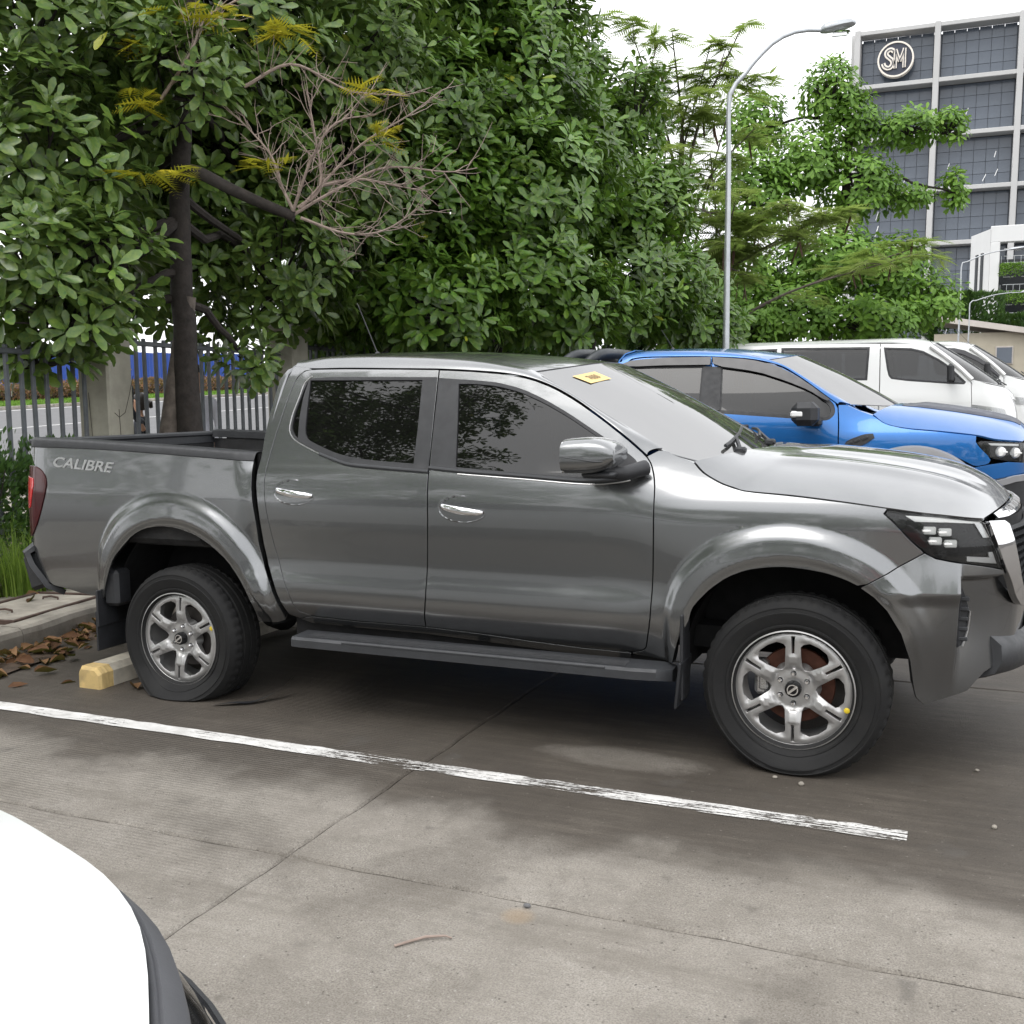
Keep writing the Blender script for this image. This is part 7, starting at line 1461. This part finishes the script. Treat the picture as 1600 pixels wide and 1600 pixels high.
# feathery pod tree
rf = np.random.RandomState(31); bF = np.array([-2.2, 17.2, .5]); RF = tag(empty('pod_tree', tuple(bF)), 'feathery leaved tree with flat sprays and hanging brown pods around the lamp pole', 'tree')
tr = np.array([(-2.2, 17.2, .4), (-2.1, 17.1, 2.2), (-1.9, 16.8, 4.0), (-1.8, 16.6, 5.4)]); b = MB(); b.tube(curve_interp(tr, 16)-bF, np.linspace(.17, .09, 16), 10); b.build('trunk', MT['bark_grey'], RF, True)
sp = [(940, 90, 19), (990, 60, 19.4), (1050, 50, 19), (1110, 70, 19), (1160, 40, 18.6), (1010, 160, 18.8), (1080, 150, 18.6), (1150, 130, 19), (1040, 230, 18.4), (1110, 240, 18.6), (1180, 200, 19), (1080, 290, 18.2), (1150, 310, 18), (1230, 320, 18), (1290, 335, 18.2), (1330, 330, 18.6), (1060, 350, 18.4), (1130, 380, 18), (1200, 360, 18.2), (1090, 420, 18.4), (1170, 430, 18.2), (920, 40, 19.4), (1250, 370, 18.4), (1420, 400, 20), (1450, 380, 20.4)]
ctr = [px(*q) for q in sp]; lb = MB(); allc = []
for c in ctr:
    A = tr[rf.randint(1, 4)]; mid = A*.5+c*.5+np.array([0, 0, .25])+rf.normal(0, .25, 3); P = curve_interp(np.array([A, mid, c]), 12); lb.tube(P-bF, np.linspace(.045, .010, 12), 6)
    for k in range(5):
        i = rf.randint(6, 12); q = rf.normal(0, 1, 3)*np.array([1, 1, .25]); q /= np.linalg.norm(q); e = P[i]+q*rf.uniform(.25, .7); lb.tube(np.array([P[i], (P[i]+e)/2+np.array([0, 0, .05]), e])-bF, [.011, .007, .004], 5); allc += [e, (P[i]+e)/2+np.array([0, 0, .05])]
    allc.append(c)
lb.build('limbs', MT['bark_grey'], RF, True)['kind'] = 'stuff'
frond_cloud('fronds', allc, 8, .44, MT['leaf_feather'], RF, bF, 6, .10, .16, 11)
pod = None
for k in range(46):
    c = allc[rf.randint(len(allc))]
    if pod is None:
        b = MB(); P = np.array([(0, 0, 0), (.01, 0, -.10), (.0, 0, -.24), (-.02, 0, -.38), (-.025, 0, -.44)]); V = []
        for q, w in zip(P, (.004, .020, .024, .02, .004)): V += [q+np.array([-w, .004, 0]), q+np.array([w, .004, 0]), q+np.array([w, -.004, 0]), q+np.array([-w, -.004, 0])]
        b.add(V, [(i*4+j, i*4+(j+1) % 4, (i+1)*4+(j+1) % 4, (i+1)*4+j) for i in range(4) for j in range(4)]); pod = b.build('seed_pod', MT['pod'], RF); o = pod
    else: o = pod.copy(); COL.objects.link(o); o.parent = RF
    o.location = tuple(c-bF+np.array([0, 0, -.02])); o.rotation_euler = (rf.normal(0, .15), rf.normal(0, .15), rf.uniform(0, 6.28)); s = rf.uniform(.6, 1.15); o.scale = (s, s, s)
# trees on the camera's side of the lot, seen in the pickup's windows and paint
for k, (x, y, h, w) in enumerate(((-5.2, -12.9, 9.5, 2.7), (-9.6, -11.8, 18.5, 3.9), (-15.0, -9.5, 18, 4.2), (-1.2, -16.5, 7.6, 2.8), (3.0, -18, 5.4, 2.4), (7.5, -19, 6.0, 2.6), (12.5, -20, 5.0, 2.6), (18, -20, 6.5, 3), (-22, -5, 11, 3.2))):
    rb = np.random.RandomState(500+k); bl = []
    for q in range(16):
        d3 = rb.normal(size=3); d3 /= np.linalg.norm(d3); d3 *= rb.uniform(.2, 1)**.5; bl.append(((x+d3[0]*w, y+d3[1]*w*.8, h*.55+d3[2]*h*.43), rb.uniform(.5, 1.0)*w*.5, rb.uniform(.10, .17)*h))
    big_leaf_tree('tree across the lot reflected in the pickup side windows', (x, y, 0), [(x, y, -.1), (x+.05, y, h*.25), (x, y+.05, h*.5), (x, y, h*.75)], bl, 70+k, .14, 0, 12, .27, group='trees across the lot seen as reflections', lv=7)
for k, (x, pm, hh, lab) in enumerate(((-5.2, 'paint_silver', 1.52, 'unseen silver car added across the aisle, mirrored in the rear door'), (-2.5, 'paint_dark', 1.60, 'unseen dark car added across the aisle, mirrored in the pickup doors'), (.2, 'paint_white', 1.48, 'unseen white car added across the aisle, mirrored in the pickup doors'), (5.6, 'paint_red', 1.5, 'unseen red car added across the aisle, mirrored in the front wing'), (8.3, 'paint_silver', 1.62, 'unseen tall silver car added across the aisle, mirrored in the front wing'))):
    build_car((x, -12.2, 0), math.pi/2, MT[pm], lab, MT['van_side_glass'], 4.2, 1.72, hh)  # unseen cars, added to give the pickup's paint crisp reflections
# ---------------------------------------------------------------- wheel stop, litter, drain cover, people
simple('stop_yellow', (.55, .40, .17), .85, 0, .2, 12, .3, 60, dirt=.35); simple('stop_white', (.52, .48, .40), .85, 0, .25, 10, .35, 60, dirt=.45)
R = tag(empty('wheel_stop', (-.585, 0, 0)), 'low concrete wheel stop with yellow painted end behind the rear tyre', 'wheel stop')
prof = [(-.075, -.01), (-.075, .085), (-.055, .118), (.055, .118), (.085, .085), (.085, -.01)]
def stop(y0, y1, nm, mat):
    V = []; n = len(prof); st = np.linspace(y0, y1, 8)
    for i, y in enumerate(st):
        k = .86 if (i == 0 and nm == 'painted_end') else 1
        for x, z in prof: V.append((x*k+rng.uniform(-.002, .002), y+(.0 if z > .1 and i == 0 else 0), z*(k if z > 0 else 1)+rng.uniform(-.0015, .0015)))
    F = [(i*n+j, i*n+(j+1) % n, (i+1)*n+(j+1) % n, (i+1)*n+j) for i in range(7) for j in range(n)]+[tuple(range(n))[::-1], tuple(range(7*n, 8*n))]
    obj(nm, mesh(nm, V, F, smooth=False), mat, R)
stop(-.955, -.855, 'painted_end', MT['stop_yellow']); stop(-.8545, .855, 'concrete_beam', MT['stop_white'])
R2 = None
# dry leaves in the gutter
mk_leaf('dry_leaf', [(0, (.06, .028, .016)), (.5, (.13, .060, .030)), (1, (.26, .15, .075))], .7, .15, .2)
DL = []
for k in range(8):
    V, F = leaf_template(1., .5, .22+.06*k, .10, .04); r = np.random.RandomState(k); V[:, 2] += .22*(V[:, 0]-.5)**2*r.uniform(-1, 1.6)+.30*np.abs(V[:, 1])*r.uniform(-.3, 1.4)+r.normal(0, .015, len(V)); me = mesh('dry_leaf', V, F); a = me.attributes.new('tone', 'FLOAT', 'POINT'); a.data.foreach_set('value', [k/7]*len(V)); me.materials.append(MT['dry_leaf']); DL.append(me)
rl = np.random.RandomState(12)
def dry(x, y, z, s, label, group, lift_=.0):
    o = bpy.data.objects.new('dry_leaf', DL[rl.randint(8)]); COL.objects.link(o); o.location = (x, y, z+.006+lift_); o.rotation_euler = (rl.normal(0, .28), rl.normal(0, .28), rl.uniform(0, 6.28)); o.scale = (s, s, s); tag(o, label, 'leaf', group); return o
for k in range(150):
    y = rl.uniform(-1.15, .70); d = abs(rl.normal(0, .17)); x = kerb_x(y)+.03+d; L = 0 if d > .18 else rl.uniform(0, .05)
    dry(x, y, .0, rl.uniform(.06, .135), 'curled brown dry leaf heaped in the gutter below the kerb', 'dry leaves heaped in the gutter', L)
for x, y, s in ((-.40, -.84, .12), (-.47, -.80, .10), (-.36, -.74, .09), (-1.02, -.75, .14), (-.95, -1.02, .11), (-.80, -.95, .10)): dry(x, y, .0, s, 'brown dry leaf lying by the yellow end of the wheel stop', 'dry leaves by the wheel stop')
for x, y, s in ((-2.05, -.25, .14), (-2.25, .15, .13), (-2.45, .45, .14), (-1.95, -.55, .12), (-2.60, .62, .12), (-2.2, -.6, .11)): dry(x, y, .152, s, 'pale tan dry leaf on the paved verge above the kerb', 'dry leaves on the paved verge')
# drain cover let into the verge
simple('rust_steel', (.085, .055, .045), .75, .3, .4, 14, .4, 60)
c = np.array([-2.16, .06, .148]); R = tag(empty('drain_cover', tuple(c), .17), 'concrete drain cover with rusty steel edge and two lifting handles on the verge', 'drain cover')
b = MB(); b.box((0, 0, 0), (.50, .88, .03), bev=.006); b.build('lid', MT['verge_concrete'], R)
for x, y, w, h in ((-.275, 0, .03, .97), (.275, 0, .03, .97), (0, -.47, .52, .03), (0, .47, .52, .03)): b = MB(); b.box((x, y, .008), (w, h, .03), bev=.003); b.build('edge_frame', MT['rust_steel'], R)
for y in (-.22, .25): b = MB(); b.tube([(-.06, y, .012), (-.06, y, .03), (.0, y+.01, .036), (.06, y, .03), (.06, y, .012)], .008, 6); b.build('handle', MT['rust_steel'], R, True)
# rubber strip by the rear tyre, twig, pebbles
b = MB(); C = curve_interp(np.array([(.28, -.98, .004), (.36, -.93, .012), (.45, -.86, .010), (.52, -.74, .05), (.55, -.66, .10)]), 20); V = []
for i, q in enumerate(C): w = .008+.018*math.sin(math.pi*i/19); V += [q+np.array([-w*.4, w, 0]), q+np.array([w*.4, -w, .004])]
b.add(V, [(2*i, 2*i+1, 2*i+3, 2*i+2) for i in range(19)]); o = b.build('rubber_strip', MT['plastic_black'], None, True); tag(o, 'torn black rubber strip lying on the ground behind the rear tyre', 'rubber strip')
b = MB(); b.tube([(2.33, -2.72, .006), (2.36, -2.68, .007), (2.39, -2.645, .008), (2.44, -2.62, .009), (2.46, -2.62, .006)], [.0035, .004, .004, .003, .002], 6); o = b.build('dry_twig', MT['twig'], None, True); tag(o, 'short pale dry twig lying on the bare concrete', 'twig')
def pebble(x, y, s, label, seed, mat='verge_concrete'):
    bm = bmesh.new(); bmesh.ops.create_icosphere(bm, subdivisions=2, radius=s); r = np.random.RandomState(seed)
    for v in bm.verts: v.co *= 1+.18*math.sin(v.co.x/s*2.1+seed)+r.normal(0, .03); v.co.z *= .7
    me = bpy.data.meshes.new('pebble'); bm.to_mesh(me); bm.free(); o = obj('pebble', me, MT[mat]); o.location = (x, y, s*.55); tag(o, label, 'stone')
pebble(3.21, -1.02, .012, 'small pale pebble right under the front tyre edge', 3); pebble(3.10, -.98, .010, 'tiny grit stone beside the front tyre contact', 4); pebble(2.585, -2.36, .011, 'flat dark stone beside the long concrete joint', 5, 'asphalt')
for k, (x, y, s) in enumerate(((3.9, -1.2, .010), (4.2, -1.5, .008), (4.35, -.9, .012), (3.85, -.6, .009), (4.5, -1.9, .008))): pebble(x, y, s, ['tiny chip of white stone beyond the end of the parking line', 'tiny chip on the damp ground off the parking line corner', 'small chip lying under the front bumper corner', 'tiny stone in the shadow of the front bumper', 'tiny chip on the damp concrete edge'][k], 20+k)
simple('patch_pale', (.50, .48, .44), .9)
# ---------------------------------------------------------------- people beyond the fence
simple('skin', (.42, .24, .16), .55, 0, .06, 12); simple('hair', (.016, .012, .010), .5); simple('jacket', (.018, .022, .030), .85, 0, .25, 12); simple('shirt_white', (.62, .62, .68), .8, 0, .06, 9); simple('trousers', (.03, .032, .04), .85)
def person(base, rz, label, top, sit=False, hair_bun=True):
    R = tag(empty('person', tuple(base), rz), label, 'person')
    hz = 1.0 if not sit else .52
    me = bpy.data.meshes.new('body'); J = {'pel': (0, 0, hz), 'wst': (0, .01, hz+.18), 'chs': (0, .015, hz+.36), 'nck': (0, .0, hz+.52), 'hd0': (0, -.015, hz+.60), 'hd1': (0, -.02, hz+.70), 'hd2': (0, -.005, hz+.79),
         'sl': (-.17, .0, hz+.46), 'el': (-.22, .03, hz+.19), 'wl': (-.20, -.12, hz-.02), 'ml': (-.19, -.16, hz-.09), 'sr': (.17, .0, hz+.46), 'er': (.22, .03, hz+.19), 'wr': (.20, -.12, hz-.02), 'mr': (.19, -.16, hz-.09),
         'hl': (-.09, 0, hz-.04), 'kl': (-.10, -.02 if not sit else -.42, .50 if not sit else .52), 'al': (-.10, .02 if not sit else -.44, .09), 'fl': (-.11, -.16 if not sit else -.60, .04), 'hr': (.09, 0, hz-.04), 'kr': (.10, -.02 if not sit else -.42, .50 if not sit else .52), 'ar': (.10, .02 if not sit else -.44, .09), 'fr': (.11, -.16 if not sit else -.60, .04)}
    E = [('pel', 'wst'), ('wst', 'chs'), ('chs', 'nck'), ('nck', 'hd0'), ('hd0', 'hd1'), ('hd1', 'hd2'), ('chs', 'sl'), ('sl', 'el'), ('el', 'wl'), ('wl', 'ml'), ('chs', 'sr'), ('sr', 'er'), ('er', 'wr'), ('wr', 'mr'), ('pel', 'hl'), ('hl', 'kl'), ('kl', 'al'), ('al', 'fl'), ('pel', 'hr'), ('hr', 'kr'), ('kr', 'ar'), ('ar', 'fr')]
    rad = dict(pel=.13, wst=.115, chs=.13, nck=.052, hd0=.062, hd1=.086, hd2=.074, sl=.065, el=.045, wl=.032, ml=.034, sr=.065, er=.045, wr=.032, mr=.034, hl=.085, kl=.06, al=.042, fl=.035, hr=.085, kr=.06, ar=.042, fr=.035)
    K = list(J); me.from_pydata([J[k] for k in K], [(K.index(a), K.index(b_)) for a, b_ in E], []); o = obj('body', me, None, R); m = o.modifiers.new('skin', 'SKIN'); sk = me.skin_vertices[0].data
    for i, k in enumerate(K): sk[i].radius = (rad[k], rad[k]*(.85 if k in ('wst', 'chs', 'pel') else 1)); sk[i].use_root = (k == 'pel')
    s2 = o.modifiers.new('sub', 'SUBSURF'); s2.levels = 2; s2.render_levels = 2
    dg = bpy.context.evaluated_depsgraph_get(); dg.update(); m2 = bpy.data.meshes.new_from_object(o.evaluated_get(dg)); o.modifiers.clear(); o.data = m2; m2.materials.clear()
    for mt in (MT['skin'], MT[top], MT['trousers']): m2.materials.append(mt)
    idx = [0 if (p_.center.z > hz+.52 or (abs(p_.center.x) > .15 and p_.center.z < hz-.0 and p_.center.y < -.08)) else (1 if p_.center.z > hz-.02 else 2) for p_ in m2.polygons]; m2.polygons.foreach_set('material_index', idx); m2.polygons.foreach_set('use_smooth', [True]*len(idx))
    b = MB(); V = []; nu = 16
    for i, (z, k) in enumerate(((.60, .55), (.64, .92), (.70, 1.04), (.76, 1.02), (.81, .80), (.845, .35))):
        for j in range(nu): a = 2*math.pi*j/nu; y = math.sin(a); rr = .096*k; V.append((rr*math.cos(a)*.92, .018+rr*(y if y > -.35 or z > .75 else -.35)*1.05, hz+z))
    b.add(V, [(i*nu+j, i*nu+(j+1) % nu, (i+1)*nu+(j+1) % nu, (i+1)*nu+j) for i in range(5) for j in range(nu)]+[tuple(range(5*nu, 6*nu))])
    if hair_bun: b.tube([(0, .09, hz+.70), (0, .14, hz+.69), (0, .16, hz+.63)], [.05, .05, .02], 8)
    b.build('hair', MT['hair'], R, True)
    for sx in (-1, 1):
        b = MB(); b.lathe([(0, -.004), (.008, -.002), (.011, .003)], 10, 'y', (sx*.032, -.100, hz+.715)); b.build('eye', MT['hair'], R)
        b = MB(); b.box((sx*.086, .0, hz+.70), (.018, .03, .05), bev=.007); b.build('ear', MT['skin'], R)
    b = MB(); b.tube([(0, -.098, hz+.715), (0, -.118, hz+.675), (0, -.10, hz+.665)], [.008, .013, .008], 6); b.build('nose', MT['skin'], R, True); b = MB(); b.box((0, -.094, hz+.638), (.042, .012, .010), bev=.004); b.build('mouth', MT['brake_rust'], R)
    return R
def gz(x, y): return float(hgt(x, y))+.10
person((-6.62, 6.05, gz(-6.62, 6.05)+.0), math.radians(-55), 'person with tied dark hair and dark jacket beyond the fence beside the cracked pillar', 'jacket', True)
person((-5.9, 5.0, gz(-5.9, 5.0)), math.radians(160), 'person in dark clothes half hidden behind the cracked pillar', 'jacket', False, False)
person((-4.0, 4.1, gz(-4.0, 4.1)-.12), math.radians(30), 'person in white shirt half hidden between the two tree stems', 'shirt_white', False, False)
